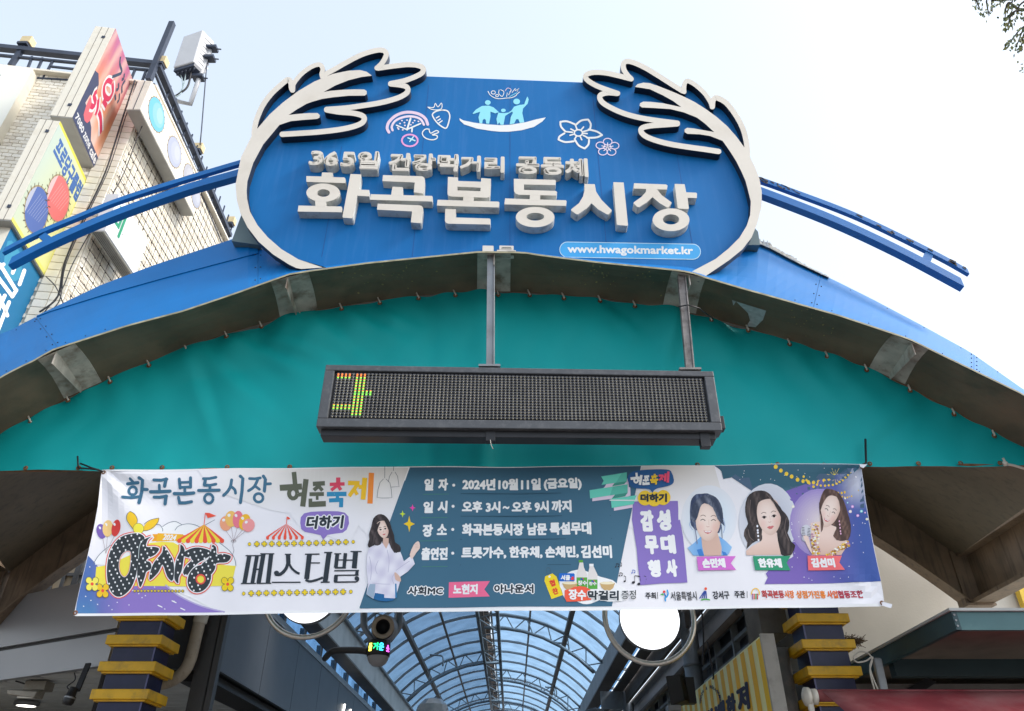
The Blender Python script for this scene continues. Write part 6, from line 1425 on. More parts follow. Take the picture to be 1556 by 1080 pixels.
# long light box with round film windows on the side wall
t = thing('round_window_signboard', 'long cream light box with a row of round windows along the side wall', 'signboard', (-9.1, 13, 14.5), 'projecting signboards on the tiled building')
XR, XL = -8.95, -9.30
a0, a1, a2 = PXp(232, 121, XR), PXp(214, 164, XR), PXp(294, 329, XR)
Y0 = (a0.y+a1.y)/2; Y1 = a2.y; z1 = a0.z-.05; z0 = (a1.z+a2.z)/2
m1 = MB(); m1.box((XL, Y0, z0), (XR, Y1, z1)); m1.build('case', M_SIGNBOX, t, bevel=.01)
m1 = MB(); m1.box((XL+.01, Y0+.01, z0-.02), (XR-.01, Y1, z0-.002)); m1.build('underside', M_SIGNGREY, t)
m1 = MB(); m1.box(((XL+XR)/2-.008, Y0-.006, z0), ((XL+XR)/2+.008, Y0-.001, z1)); m1.build('seam', M_RAIL, t)
for (x, y, c, r_) in ((238, 174, (120, 200, 228), 1), (265, 231, (186, 192, 212), .95), (287, 268, (192, 192, 200), .8), (298, 300, (180, 184, 200), .7)):
    def surf(u, v, off): return Vector((XR+off, u, v))
    p = PXp(x, y, XR); A_ = Art(surf, .004); rr = min(.46*(z1-z0), .42)*r_
    if abs(p.z-(z0+z1)/2) > .2: p.z = (z0+z1)/2
    A_.disc(p.y, p.z, rr+.02, rr+.02, srgb(170, 146, 108), 0, 30); A_.disc(p.y, p.z, rr, rr, srgb(*c), 3, 30); A_.disc(p.y+rr*.15, p.z+rr*.12, rr*.7, rr*.75, mixc(srgb(*c), W_, .18), 4, 24, .3); A_.disc(p.y+rr*.3, p.z+rr*.25, rr*.4, rr*.5, mixc(srgb(*c), W_, .35), 5, 20, .3)  # paler inner discs paint a highlight into each window's colour
    for k in range(18): tt = k*math.pi/9; A_.stroke([(p.y+rr*math.cos(tt), p.z+rr*math.sin(tt)), (p.y+(rr+.06)*math.cos(tt+.1), p.z+(rr+.06)*math.sin(tt+.1))], .012, srgb(120, 100, 76), 5, 0, False)
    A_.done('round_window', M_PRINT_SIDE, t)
# video room sign
t = thing('video_room_signboard', 'pale grey light box with green and white Korean letters behind the curved blue rail', 'signboard', (-9.1, 14, 11), 'projecting signboards on the tiled building')
XR, XL = -8.85, -9.15
b0, b1, b2 = PXp(161, 347, XR), PXp(201, 417, XR), PXp(228, 371, XR)
Y0 = b0.y; Y1 = (b1.y+b2.y)/2; z0 = (b0.z+b1.z)/2; z1 = b2.z
m1 = MB(); m1.box((XL, Y0, z0), (XR, Y1, z1)); m1.build('case', mat('sign_white', (.62, .63, .66), .4, var=.04), t, bevel=.008)
m1 = MB(); m1.box((XL-.02, Y0, z0-.03), (XR-.02, Y1, z0-.003)); m1.build('underside', M_SIGNGREY, t)
for k in range(5): m1 = MB(); m1.box((XL+.03+k*.045, Y0, z0-.045), (XL+.045+k*.045, Y1, z0-.031)); m1.build('rib', M_GREY, t)
A_ = Art(lambda u, v, off: Vector((XR+off, u, v)), .004); DY = Y1-Y0; DZ = z1-z0
A_.poly([(Y0+.02*DY, z0+.05*DZ), (Y0+.25*DY, z0+.3*DZ), (Y0+.12*DY, z0+.9*DZ), (Y0+.02*DY, z0+.9*DZ)], srgb(206, 210, 224), 0)
def zq(u0, v0, u1, v1): return [(Y0+u0*DY, z1-v0*DZ), (Y0+u1*DY, z1-v0*DZ), (Y0+u1*DY, z1-v1*DZ), (Y0+u0*DY, z1-v1*DZ)]
A_.text('비', zq(.10, .12, .34, .80), srgb(40, 130, 96), 3, .04); A_.text('디', zq(.36, .16, .56, .78), W_, 3, .05); A_.text('오', zq(.58, .2, .76, .72), W_, 3, .05); A_.text('방', zq(.77, .2, .96, .8), W_, 3, .05)
A_.done('lettering', M_PRINT, t)
# cable bundle running down the corner
cb = thing('cable_bundle', 'black cables running down the tiled corner', 'cables', fP(150, 270, .1))
for k, pts in enumerate(([(205, 122), (183, 190), (160, 262), (128, 330), (98, 400), (88, 450), (60, 474)], [(208, 124), (190, 180), (166, 255), (132, 328), (100, 402), (92, 452), (80, 470)], [(232, 160), (214, 196), (186, 268), (150, 330), (112, 398), (94, 440), (66, 476)], [(70, 420), (85, 436), (96, 460)])):
    m1 = MB(); P = catmull([fP(x, y, .16+.02*k) for x, y in pts], 5); m1.tube(P, .012 if k else .02, 5); m1.build('cable', M_WIRE, cb)
# radio unit on a bent pipe
ru = thing('antenna_unit', 'light grey ribbed radio antenna box on a bent pipe beside the roof railing', 'antenna', PY(290, 158, 13.9))
YA = 13.9
f_ = [PY(279, 55, YA), PY(308, 45, YA), PY(294, 93, YA), PY(263, 102, YA)]; d_ = Vector((.22, .42, 0))
M_RU = mat('radio_grey', (.46, .47, .49), .45, var=.05); m1 = MB(); m1.hexa(f_, [p+d_ for p in f_]); m1.build('case', M_RU, ru, bevel=.02)
for k in range(7):
    a_ = f_[1]+(f_[2]-f_[1])*(.08+k*.125); m1 = MB(); m1.hexa([a_+d_*.25+Vector((.01, 0, 0)), a_+d_*1.0+Vector((.03, 0, 0)), a_+d_*1.0+(f_[2]-f_[1])*.06+Vector((.03, 0, 0)), a_+d_*.25+(f_[2]-f_[1])*.06+Vector((.01, 0, 0))], [a_+d_*.25, a_+d_, a_+d_+(f_[2]-f_[1])*.06, a_+d_*.25+(f_[2]-f_[1])*.06]); m1.build('rib', M_RU, ru)
m1 = MB(); g_ = [f_[3]+d_*.1, f_[2]+d_*.1, f_[2]+d_*.9, f_[3]+d_*.9]; m1.hexa(g_, [p-Vector((0, 0, .13)) for p in g_]); m1.build('connector_panel', M_RAIL, ru)
for k in range(5): a_ = f_[3]+(f_[2]-f_[3])*(.1+.2*k)+d_*.3-Vector((0, 0, .1)); m1 = MB(); m1.lathe(a_, (0, 0, -1), [(.035, 0), (.035, .10), (.02, .10), (.02, .14), (0, .14)], 8); m1.build('connector', M_RAIL, ru)
m1 = MB(); m1.tube([PY(321, 72, YA+.35), PY(303, 118, YA+.35), PY(289, 158, YA+.35), PY(262, 152, YA+.35)], .07, 10); m1.build('pipe', M_RU, ru)
for (x, y) in ((322, 73), (318, 88), (301, 117)): c = PY(x, y, YA+.3); m1 = MB(); m1.box((c.x-.16, c.y-.1, c.z-.05), (c.x+.16, c.y+.14, c.z+.05)); m1.bar(c+Vector((-.25, 0, .03)), c+Vector((.3, 0, -.06)), .03); m1.build('clamp', M_RAIL, ru)
for k, pts in enumerate(([(272, 108), (277, 122), (276, 140), (262, 150)], [(283, 104), (281, 120), (277, 135), (265, 148)], [(290, 104), (289, 118), (283, 134), (264, 147)])): m1 = MB(); m1.tube(catmull([PY(x, y, YA+.2) for x, y in pts], 5), .018 if k < 2 else .03, 5); m1.build('cable', M_WIRE if k == 2 else mat('pale_cable', (.4, .5, .52), .5), ru)
m1 = MB(); m1.tube([PY(316, 92, YA+.35), PY(314, 100, YA+.35), PY(306, 200, YA+.3), PY(304, 220, YA+.3)], .018, 5); m1.build('cable', M_RAIL, ru)
# ================================================================ striped columns
M_NAVYC = mat('navy_column_paint', (.010, .012, .055), .32, var=.25, vscale=3, dirt=(.03, .025, .06), dscale=3, damt=.5, spec=.35)
M_YEL = mat('yellow_band_paint', (.74, .42, .012), .45, var=.12, vscale=4, dirt=(.22, .15, .05), dscale=5, damt=.55)
def column(label, cx, cy, w, d, zs, hb, side):
    t = thing('striped_column', label, 'column', (cx, cy+d/2, 0), 'navy gate columns with yellow bands')
    m = MB(); m.box((cx-w/2, cy, 0), (cx+w/2, cy+d, 6.6)); m.build('shaft', M_NAVYC, t, bevel=.012)
    m = MB(); xe = cx+side*w/2; m.box((xe-.02 if side > 0 else xe, cy-.01, 0), (xe if side > 0 else xe+.02, cy-.001, 6.6)); m.build('corner_trim', mat('corner_trim', (.08, .08, .2), .3), t)
    o = .085
    for z in zs:
        m = MB(); m.box((cx-w/2-o, cy-o, z-hb), (cx+w/2+o, cy+d+o, z)); m.build('band', M_YEL, t, bevel=.01)
        m = MB(); m.box((cx-w/2-o*.5, cy-o*.5, z-hb-.02), (cx+w/2+o*.5, cy+d+o*.5, z-hb)); m.build('band_base', M_YEL, t)
    return t
YC = 10.45
zl = [PY(220, y, YC-.08).z for y in (964, 1004.5, 1046.5)]; dz = zl[0]-zl[1]
hb = PY(220, 964, YC-.08).z-PY(220, 978.5, YC-.08).z
xl = [PY(166, 1005, YC).x, PY(232, 1005, YC).x]
column('navy square column with yellow bands at the left of the market entrance', (xl[0]+xl[1])/2, YC, xl[1]-xl[0], .46, [zl[0]+dz*k for k in range(-8, 6)], hb, 1)
zr = [PY(1250, y, YC-.08).z for y in (931.5, 970, 1009, 1054)]; dr = (zr[0]-zr[3])/3
xr = [PY(1229, 997, YC).x, PY(1291, 997, YC).x]
column('navy square column with yellow bands at the right of the market entrance', (xr[0]+xr[1])/2, YC, xr[1]-xr[0], .46, [zr[0]-dr*k for k in range(-5, 9)], hb*.95, -1)
# ================================================================ left grey canopy building with slatted underside
M_PANELG = mat('grey_aluminium', (.30, .305, .32), .38, metal=.25, var=.04, vscale=.8)
M_SLAT = mat('slat_grey', (.6, .61, .58), .5, var=.1)
M_DARKP = mat('charcoal_panel', (.085, .095, .11), .45, var=.06)
DL = Vector((-.883, .469, 0)); NL = Vector((-.469, -.883, 0)); CL0 = PY(160, 985, 10.9); CL0.z = 0
def gP(x, y, off=0): return PN(x, y, CL0+NL*off, NL)
lb_ = thing('grey_canopy_building', 'grey metal clad shop canopy left of the entrance with a slatted underside', 'building', (-8, 13, 0))
zb = (gP(0, 1033).z+gP(143, 1013).z)/2; zs = (gP(0, 988).z+gP(166, 957).z)/2; zt = gP(95, 893).z
r_end = CL0-DL*.12
def g3(u, z, off=0): p = r_end+DL*u+NL*off; return Vector((p.x, p.y, z))
for (z0, z1, n) in ((zb, zs-.03, 'lower_panel'), (zs+.03, zt, 'upper_panel')):
    m = MB(); m.hexa([g3(0, z1), g3(9, z1), g3(9, z0), g3(0, z0)], [g3(0, z1, -.1), g3(9, z1, -.1), g3(9, z0, -.1), g3(0, z0, -.1)]); m.build(n, M_PANELG, lb_)
m = MB(); m.hexa([g3(0, zs+.03, -.06), g3(9, zs+.03, -.06), g3(9, zs-.03, -.06), g3(0, zs-.03, -.06)], [g3(0, zs+.03, -.09), g3(9, zs+.03, -.09), g3(9, zs-.03, -.09), g3(0, zs-.03, -.09)]); m.build('recessed_joint', M_BLACK, lb_)
m = MB(); m.hexa([g3(0, zt, -.0), g3(9, zt, -.0), g3(9, zt+.02, 0), g3(0, zt+.02, 0)], [g3(0, zt, -2.5), g3(9, zt, -2.5), g3(9, zt+.02, -2.5), g3(0, zt+.02, -2.5)]); m.build('roof', M_PANELG, lb_)
yb = r_end.y
sl_m = bpy.data.meshes.new('slat'); 
m = MB(); m.box((-13.5, 0, 0), (-4.95, .085, .03)); sl0 = None
for k in range(13):
    y = yb+.12+k*.38
    xs_ = max(-14, r_end.x-(y-.1-yb)*.883/.469); m = MB(); m.box((xs_, y, zb+.04), (-5.0, y+.345, zb+.07)); m.build('slat', M_SLAT, lb_)
m = MB(); m.hexa([(-5.0, yb+.12, zb+.09), (-5.0, yb+5, zb+.09), (r_end.x-4.8*.883/.469, yb+5, zb+.09), (r_end.x-.1, yb+.12, zb+.09)], [(-5.0, yb+.12, zb+.12), (-5.0, yb+5, zb+.12), (r_end.x-4.8*.883/.469, yb+5, zb+.12), (r_end.x-.1, yb+.12, zb+.12)]); m.build('soffit_board', M_BLACK, lb_)
m = MB(); m.box((-13.5, yb+4.9, 0), (-5.0, yb+5.0, zb+.12)); m.build('shop_wall', mat('shop_wall', (.12, .12, .12), .6), lb_)
# fittings under the slats
def at_z(x, y, z): return PZ(x, y, z)
t = thing('oval_downlight', 'lit oval ceiling light under the slatted canopy at the left', 'lamp', PZ(41, 1070, zb+.03)); c = PZ(41, 1068, zb)
M_LIT = mat('lit_white', (.9, .9, .85), .5, emit=(1, .97, .88), estr=1.6)
m = MB(); m.lathe(c, (0, 0, -1), [(.0, -.02), (.20, -.02), (.20, .03), (.17, .05), (.155, .05)], 24); m.build('rim', M_GREY, t); m = MB(); m.lathe(c+Vector((0, 0, -.045)), (0, 0, -1), [(.155, 0), (.08, .01), (0, .012)], 24); m.build('diffuser', M_LIT, t)
t = thing('floodlight', 'old boxy floodlight fixed under the slatted canopy edge at the left', 'lamp', PZ(52, 1035, zb)); c = PZ(52, 1040, zb-.03)
M_OLD = mat('old_cream_plastic', (.30, .27, .22), .6, var=.25, dirt=(.12, .08, .05), dscale=6, damt=.6)
m = MB(); m.box((c.x-.12, c.y-.05, c.z-.08), (c.x+.20, c.y+.2, c.z+.05)); m.build('bracket', M_OLD, t, bevel=.01)
m = MB(); m.hexa([c+Vector((-.27, -.18, -.10)), c+Vector((.18, -.18, -.13)), c+Vector((.16, -.18, -.21)), c+Vector((-.25, -.18, -.16))], [c+Vector((-.27, .06, -.06)), c+Vector((.18, .06, -.06)), c+Vector((.16, .06, -.2)), c+Vector((-.25, .06, -.16))]); m.build('case', M_OLD, t, bevel=.012)
m = MB(); m.hexa([c+Vector((-.1, -.16, -.205)), c+Vector((.14, -.16, -.215)), c+Vector((.14, -.1, -.215)), c+Vector((-.1, -.1, -.205))], [c+Vector((-.1, -.16, -.19)), c+Vector((.14, -.16, -.19)), c+Vector((.14, -.1, -.19)), c+Vector((-.1, -.1, -.19))]); m.build('glass', M_TIE, t)
m = MB(); m.tube([c+Vector((-.3, 0, .05)), c+Vector((-.1, .02, .0)), c+Vector((-.05, 0, .06))], .012, 5); m.build('cable', M_WIRE, t)
t = thing('cctv_camera', 'black dome ended security camera hanging below the slatted canopy', 'camera', PZ(128, 1020, zb)); a_, b_ = PY(131, 1020, 10.9), PY(117, 1050, 10.75)
m = MB(); m.bar(a_+Vector((0, 0, .1)), b_, .07, .03, (0, 1, 0)); m.build('arm', M_BLACK, t); m = MB(); m.lathe(PY(112, 1047, 10.7), (-.12, -.1, -1), [(0, -.02), (.045, -.02), (.055, .0), (.06, .08), (.075, .09), (.075, .16), (.06, .19), (.0, .2)], 16); m.build('body', M_BLACK, t)
m = MB(); m.lathe(PY(112, 1047, 10.7)+Vector((-.01, -.01, -.10)), (-.12, -.1, -1), [(.077, 0), (.077, .02)], 16); m.build('trim_ring', M_GREY, t); m = MB(); m.tube(catmull([PY(113, 1022, 10.8), PY(114, 1033, 10.8), PY(102, 1043, 10.7), PY(108, 1049, 10.7)], 5), .008, 5); m.build('cable', M_WIRE, t)
# duct behind the left column
t = thing('drain_pipe', 'dirty cream drain pipe bending behind the left striped column', 'pipe', PY(262, 1042, 11.3)); m = MB()
m.tube(catmull([PY(309, 905, 11.3), PY(304, 940, 11.3), PY(296, 975, 11.3), PY(288, 1005, 11.3), PY(276, 1024, 11.3), PY(256, 1036, 11.3), PY(236, 1040, 11.3)], 5), .085, 14); m.build('pipe', mat('dirty_pvc', (.42, .36, .28), .6, var=.2, dirt=(.16, .11, .07), dscale=6, damt=.7), t)
m = MB(); m.lathe(PY(303, 947, 11.3), (.1, 0, 1), [(.09, 0), (.1, .02), (.1, .2), (.09, .22)], 14); m.build('joint', M_TIE, t)
for (x, w, n) in ((178, .10, 'black cable trunk behind the left striped column'), ):
    t = thing('cable_bundle', n, 'cables', PY(160, 1000, 11.0)); m = MB()
    for k in range(5): m.tube([PY(182+k*3, 930, 11.0), PY(163+k*3, 1000, 11.0+.02*k), PY(140+k*3, 1085, 11.0)], .022, 6)
    o = m.build('cable', M_WIRE, t); o['kind'] = 'stuff'
# ================================================================ dark panelled shop block at the left inside the arcade
lx = thing('left_shop_row', 'charcoal panelled shopfront row along the left side of the arcade', 'shop row', (-5.5, 20, 0))
zp0, zp1 = EYE+2.15, EYE+3.42
m = MB(); m.box((-5.3, 11.75, zp0+.02), (-4.36, 44, zp1-.02)); m.build('core', M_BLACK, lx)
for k in range(15):
    y0 = 11.7+k*2.1; m = MB(); m.box((-4.355, y0, zp0), (-4.30, y0+2.08, zp1)); m.build('fascia_panel', M_DARKP, lx)
m = MB(); m.box((-4.62, 11.7, zp1), (-4.28, 44, zp1+.12)); m.build('cap_strip', mat('light_channel', (.34, .36, .38), .4, metal=.3), lx)
m = MB(); m.box((-5.35, 11.6, zp0), (-4.30, 11.7, zp1+.4)); m.build('front_panel', M_DARKP, lx)
m = MB(); m.box((-5.3, 16.5, 0), (-4.9, 44, zp0)); m.build('shopfront', mat('dark_shopfront', (.05, .05, .052), .3), lx)
m = MB(); m.box((-4.95, 11.9, zp0-.12), (-4.45, 44, zp0)); m.build('awning_box', M_BLACK, lx)
for k, (x, y) in enumerate(((524, 1070), (533, 1078))):
    a_, b_ = PXp(x, y, -4.27), PXp(x-4, y+22, -4.27); t = thing('led_tube', 'glowing white tube light, %s of the pair on the charcoal shopfront' % ('left' if k == 0 else 'right'), 'lamp', b_, 'tube lights on the charcoal shopfront'); m = MB(); m.tube([a_, b_], .022, 8); m.build('tube', M_LIT, t)
for x0, w in ((322, .12), (338, .05)):
    t = thing('steel_post', 'dark steel post between the drain pipe and the charcoal shopfront' if w > .1 else 'thin dark steel post touching the charcoal shopfront', 'post', PY(x0, 1000, 11.5)); c = PY(x0, 960, 11.5); m = MB(); m.box((c.x-w, 11.45, 0), (c.x+w, 11.58, 5.4)); m.build('post', mat('dark_steel', (.05, .048, .048), .45), t)
# ================================================================ right side: cream building, teal canopy, red awning, yellow banner
cw = thing('cream_building', 'low plain cream rendered building right of the entrance', 'building', (8, 14, 0))
m = MB(); m.box((4.75, 12.6, 0), (16, 17, 6.2)); m.build('wall', mat('cream_render', (.66, .62, .55), .8, var=.05, vscale=1.5, bump=.1, bscale=30, dirt=(.46, .42, .35), dscale=1, damt=.35), cw)
t = thing('yellow_board', 'bright yellow signboard at the right edge above the teal canopy', 'signboard', PY(1556, 930, 12.4)); m = MB()
q = [PY(1524, 828, 12.4), PY(1700, 700, 12.4), PY(1760, 960, 12.4), PY(1562, 934, 12.4)]; m.hexa(q, [p+Vector((0, .12, 0)) for p in q]); m.build('board', mat('yellow_board', (.72, .48, .05), .45, var=.05), t)
tc_ = thing('teal_canopy', 'teal metal shop canopy projecting from the cream building', 'canopy', (6, 10.5, 3.6))
M_TC = mat('teal_canopy_paint', (.06, .16, .17), .4, var=.08, vscale=2, dirt=(.15, .28, .27), dscale=1.3, damt=.6)
c0 = PY(1447, 929, 8.6); h = c0.z-PY(1449, 957, 8.6).z
m = MB(); m.box((c0.x, 8.6, c0.z-h), (14, 8.66, c0.z)); m.build('front_fascia', M_TC, tc_)
m = MB(); m.box((c0.x-.02, 8.59, c0.z-h), (c0.x+.04, 12.6, c0.z+.01)); m.build('side_fascia', mat('dark_teal', (.02, .06, .07), .4, var=.1, dirt=(.05, .12, .12), dscale=2, damt=.4), tc_)
m = MB(); m.box((c0.x-.05, 8.56, c0.z), (14, 12.6, c0.z+.03)); m.build('top_sheet', mat('drip_edge', (.45, .46, .44), .5, var=.1), tc_)
m = MB(); m.box((c0.x+.05, 8.67, c0.z-h+.05), (14, 12.58, c0.z-h+.09)); m.build('underside', mat('stained_underside', (.18, .15, .12), .7, var=.2, dirt=(.06, .05, .04), dscale=1.5, damt=.6), tc_)
m = MB(); m.box((c0.x+.05, 10.4, c0.z-h-.16), (14, 10.55, c0.z-h+.05)); m.build('cross_beam', mat('dark_teal_beam', (.012, .03, .035), .5), tc_)
for k in range(3): p = Vector((c0.x+.0, 8.585, c0.z-.04-k*(h-.08)/2)); m = MB(); m.lathe(p+Vector((-.0, 0, 0)), (0, -1, 0), [(.012, 0), (.012, .008), (0, .008)], 6, 0, False); m.build('screw', M_GREY, tc_)
gw = thing('grey_shop_wall', 'grey weathered shop wall under the teal canopy', 'wall', (8, 11.9, 0)); m = MB(); m.box((4.8, 11.6, 0), (14, 11.75, c0.z-h-.05)); m.build('wall', mat('grey_concrete', (.17, .16, .15), .85, var=.2, bump=.3, bscale=12), gw)
m = MB(); q = [PY(1378, 1046, 11.58), PY(1408, 1030, 11.58), PY(1424, 1036, 11.58), PY(1400, 1052, 11.58)]; m.hexa(q, [p+Vector((0, .02, 0)) for p in q]); m.build('dark_vent', M_BLACK, gw)
t = thing('grey_pole', 'short grey square pole under the dark end of the teal canopy', 'pole', PY(1346, 1060, 9.9)); m = MB(); m.bar(PY(1332, 1000, 9.9), PY(1345, 1060, 9.9), .10, .08, (0, 1, 0)); m.build('pole', M_GREY, t, bevel=.02)
t = thing('wire_loop', 'pale wire loop hanging by the grey pole', 'wire', PY(1330, 1050, 9.8)); m = MB(); m.tube(catmull([PY(x, y, 9.8) for x, y in ((1330, 1052), (1322, 1020), (1325, 1002), (1318, 992), (1305, 990), (1297, 998), (1302, 1006), (1316, 1004), (1326, 998), (1322, 1016), (1334, 1048))], 5), .010, 5); m.build('wire', M_TIE, t)
t = thing('bird_nest', 'clump of dry brown twigs lodged beside the right striped column', 'nest', PY(1300, 975, 10.7)); m = MB(); r4 = random.Random(2)
for k in range(110):
    c = PY(1294+r4.gauss(0, 7), 974+r4.gauss(0, 3)+(0), 10.7+r4.random()*.3); d = Vector((r4.gauss(0, 1), r4.gauss(0, .6), r4.gauss(0, .4))).normalized()*.09; m.bar(c-d, c+d, .006)
o = m.build('twigs', mat('dry_twigs', (.10, .065, .04), .9, var=.4), t); o['kind'] = 'stuff'
t = thing('red_awning', 'faded dark red fabric awning stretched from a roller at the lower right', 'awning', PY(1250, 1052, 9.4)); M_RED = mat('red_fabric', (.26, .035, .045), .7, var=.15, vscale=3, dirt=(.45, .28, .26), dscale=.8, damt=.45, bump=.1, bscale=60)
m = MB(); T0, T1 = PY(1246, 1047, 9.3), PY(1246, 1047, 9.3); X1 = 9.0; zt_ = T0.z; zt2 = zt_
def fab(u, v): return Vector((T0.x+(X1-T0.x)*u, 9.3-1.9*v, zt_-1.02*v-.03*math.sin(u*math.pi)*v*4*(1-v)+.012*math.sin(u*21)*v))
nu, nv = 24, 8; vs = [fab(i/nu, j/nv) for i in range(nu+1) for j in range(nv+1)]
m.add(vs, [(i*(nv+1)+j, (i+1)*(nv+1)+j, (i+1)*(nv+1)+j+1, i*(nv+1)+j+1) for i in range(nu) for j in range(nv)], 0, None, True); o = m.build('fabric', M_RED, t); md = o.modifiers.new('t', 'SOLIDIFY'); md.thickness = .004
m = MB(); m.tube([T0+Vector((-.06, 0, -.07)), Vector((X1, 9.3, zt_-.07))], .065, 14); m.build('roller', M_RED, t)
for dx, r_ in ((-.06, .085), (-.14, .10)): m = MB(); m.lathe(T0+Vector((dx, 0, -.08)), (-1, 0, 0), [(0, 0), (r_, 0), (r_, .05), (r_*.6, .06), (r_*.6, .07), (0, .07)], 18); m.build('end_cap', M_TIE, t)
m = MB(); a_ = T0+Vector((-.15, -.02, -.12)); m.bar(a_, a_+Vector((-.01, -.02, -.30)), .06, .05, (0, 1, 0)); m.build('bracket', M_TIE, t, bevel=.01)
# yellow striped banner board along the right side of the arcade
XB = 3.3; zt = EYE+.845*CT*XB
yb_ = thing('striped_banner', 'yellow striped shop banner with dark Korean lettering on the right side of the arcade', 'banner', (XB, 16, 0)); ys = PXp(1155, 968, XB).y
m = MB(); m.box((XB, ys, zt-1.6), (XB+.05, 24, zt)); m.build('board', mat('pale_yellow', (.92, .88, .42), .5, var=.04), yb_)
A_ = Art(lambda y, z, off: Vector((XB-off, y, z)), .003); y = ys; k = 0
while y < 23.8: A_.poly([(y, zt-1.58), (y+.21, zt-1.58), (y+.21, zt-.02), (y, zt-.02)], (.92, .52, .03) if k else (.92, .58, .02), 0); y += .42; k += 1
A_.done('stripe_print', M_PRINT, yb_)
A_ = Art(lambda x, y, off: (lambda p: Vector((XB-off, p.y, p.z)))(PXp(x, y, XB)), .006)
NV = lin((44, 44, 70))
A_.text('저', [(1118, 1046), (1137, 1034), (1141, 1076), (1124, 1088)], NV, 6, .045); A_.text('한', [(1103, 1060), (1117, 1050), (1121, 1088), (1106, 1098)], NV, 6, .045); A_.text('백', [(1086, 1072), (1101, 1062), (1105, 1100), (1090, 1112)], NV, 6, .045); A_.text('한', [(1073, 1082), (1085, 1073), (1089, 1110), (1077, 1120)], NV, 6, .045)
arc = 'FRESH & WELLBEING'
for i, ch in enumerate(arc):
    if ch == ' ': continue
    t_ = math.pi*(1.02-i/(len(arc)-1)*1.04); cx, cy = 1080+15*math.cos(t_), 1066-22*math.sin(t_); s_ = 2.0; A_.text(ch, [(cx-s_*.6, cy-s_*1.2), (cx+s_*.6, cy-s_*1.6), (cx+s_*.7, cy+s_*.9), (cx-s_*.5, cy+s_*1.3)], NV, 6, .03)
A_.done('lettering', M_PRINT, yb_)
m = MB(); m.box((XB-.01, ys-.06, zt-1.6), (XB+.17, ys-.005, zt+.02)); m.build('end_board', mat('pale_board', (.42, .40, .36), .7, var=.1, dirt=(.2, .18, .15), dscale=5, damt=.5), yb_)
t = thing('weathered_pipe', 'weathered grey round pipe between the striped banner and the right striped column', 'pipe', (PY(1184, 1020, 11.0).x, 11.0, 0)); c = PY(1186, 1000, 11.0); m = MB(); m.tube([(c.x, 11.0, 0), (c.x, 11.0, 3.9)], .125, 18); m.build('pipe', mat('weathered_grey', (.17, .17, .175), .5, var=.2, vscale=4, dirt=(.36, .30, .26), dscale=5, damt=.6), t)
t = thing('concrete_block', 'grey concrete beam end above the striped banner', 'beam', PY(1165, 940, 11.2)); a_, b_ = PY(1152, 928, 11.2), PY(1200, 962, 11.2); m = MB(); m.box((a_.x, 11.2, b_.z), (b_.x, 11.9, a_.z+.5)); m.build('block', mat('rough_concrete', (.15, .14, .13), .9, var=.2, bump=.4, bscale=25), t)
# ================================================================ glazed arcade roof
arc_ = thing('arcade_roof', 'arched glass arcade roof with grey steel trusses running back behind the gate', 'arcade roof', (-.6, 30, 5))
M_ST = mat('arcade_steel', (.30, .325, .345), .45, metal=.2, var=.1, dirt=(.12, .10, .09), dscale=2, damt=.4)
M_BRN = mat('brown_steel', (.15, .12, .10), .5, var=.15)
def glass(name, tint, tr):
    m = bpy.data.materials.new(name); m.use_nodes = True; n = m.node_tree; n.nodes.clear()
    o = n.nodes.new('ShaderNodeOutputMaterial'); mx = n.nodes.new('ShaderNodeMixShader'); t = n.nodes.new('ShaderNodeBsdfTransparent'); g = n.nodes.new('ShaderNodeBsdfGlossy'); d = n.nodes.new('ShaderNodeBsdfDiffuse'); m2 = n.nodes.new('ShaderNodeMixShader')
    t.inputs[0].default_value = (*tint, 1); g.inputs['Roughness'].default_value = .15; g.inputs[0].default_value = (.6, .7, .8, 1); d.inputs[0].default_value = (*[v*.6 for v in tint], 1)
    no = n.nodes.new('ShaderNodeTexNoise'); no.inputs['Scale'].default_value = 2.2; tc = n.nodes.new('ShaderNodeTexCoord'); n.links.new(tc.outputs['Object'], no.inputs[0])
    mr = n.nodes.new('ShaderNodeMapRange'); mr.inputs[1].default_value = .35; mr.inputs[2].default_value = .75; mr.inputs[3].default_value = tr; mr.inputs[4].default_value = tr+.25; n.links.new(no.outputs[0], mr.inputs[0])
    n.links.new(mr.outputs[0], mx.inputs[0]); n.links.new(t.outputs[0], mx.inputs[1]); n.links.new(d.outputs[0], mx.inputs[2])
    m2.inputs[0].default_value = .06; n.links.new(mx.outputs[0], m2.inputs[1]); n.links.new(g.outputs[0], m2.inputs[2]); n.links.new(m2.outputs[0], o.inputs[0]); return m
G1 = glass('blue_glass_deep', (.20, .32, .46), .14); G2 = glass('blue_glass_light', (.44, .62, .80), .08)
XL_, XR_ = -4.0, 2.73; XC = (XL_+XR_)/2; HW = (XR_-XL_)/2; ZE = EYE+4.55; RISE = 1.42
RAD = (HW*HW+RISE*RISE)/(2*RISE); ZC = ZE+RISE-RAD; TH = math.asin(HW/RAD)
def vp(t, y, dr=0): a = -TH+2*TH*t; return Vector((XC+(RAD+dr)*math.sin(a), y, ZC+(RAD+dr)*math.cos(a)))
YS, YE_, SP = 13.4, 64.0, 1.72
ribs = []; y = YS
while y < YE_: ribs.append(y); y += SP
def arcpts(y, t0=0, t1=1, dr=0, n=16): return [vp(t0+(t1-t0)*i/n, y, dr) for i in range(n+1)]
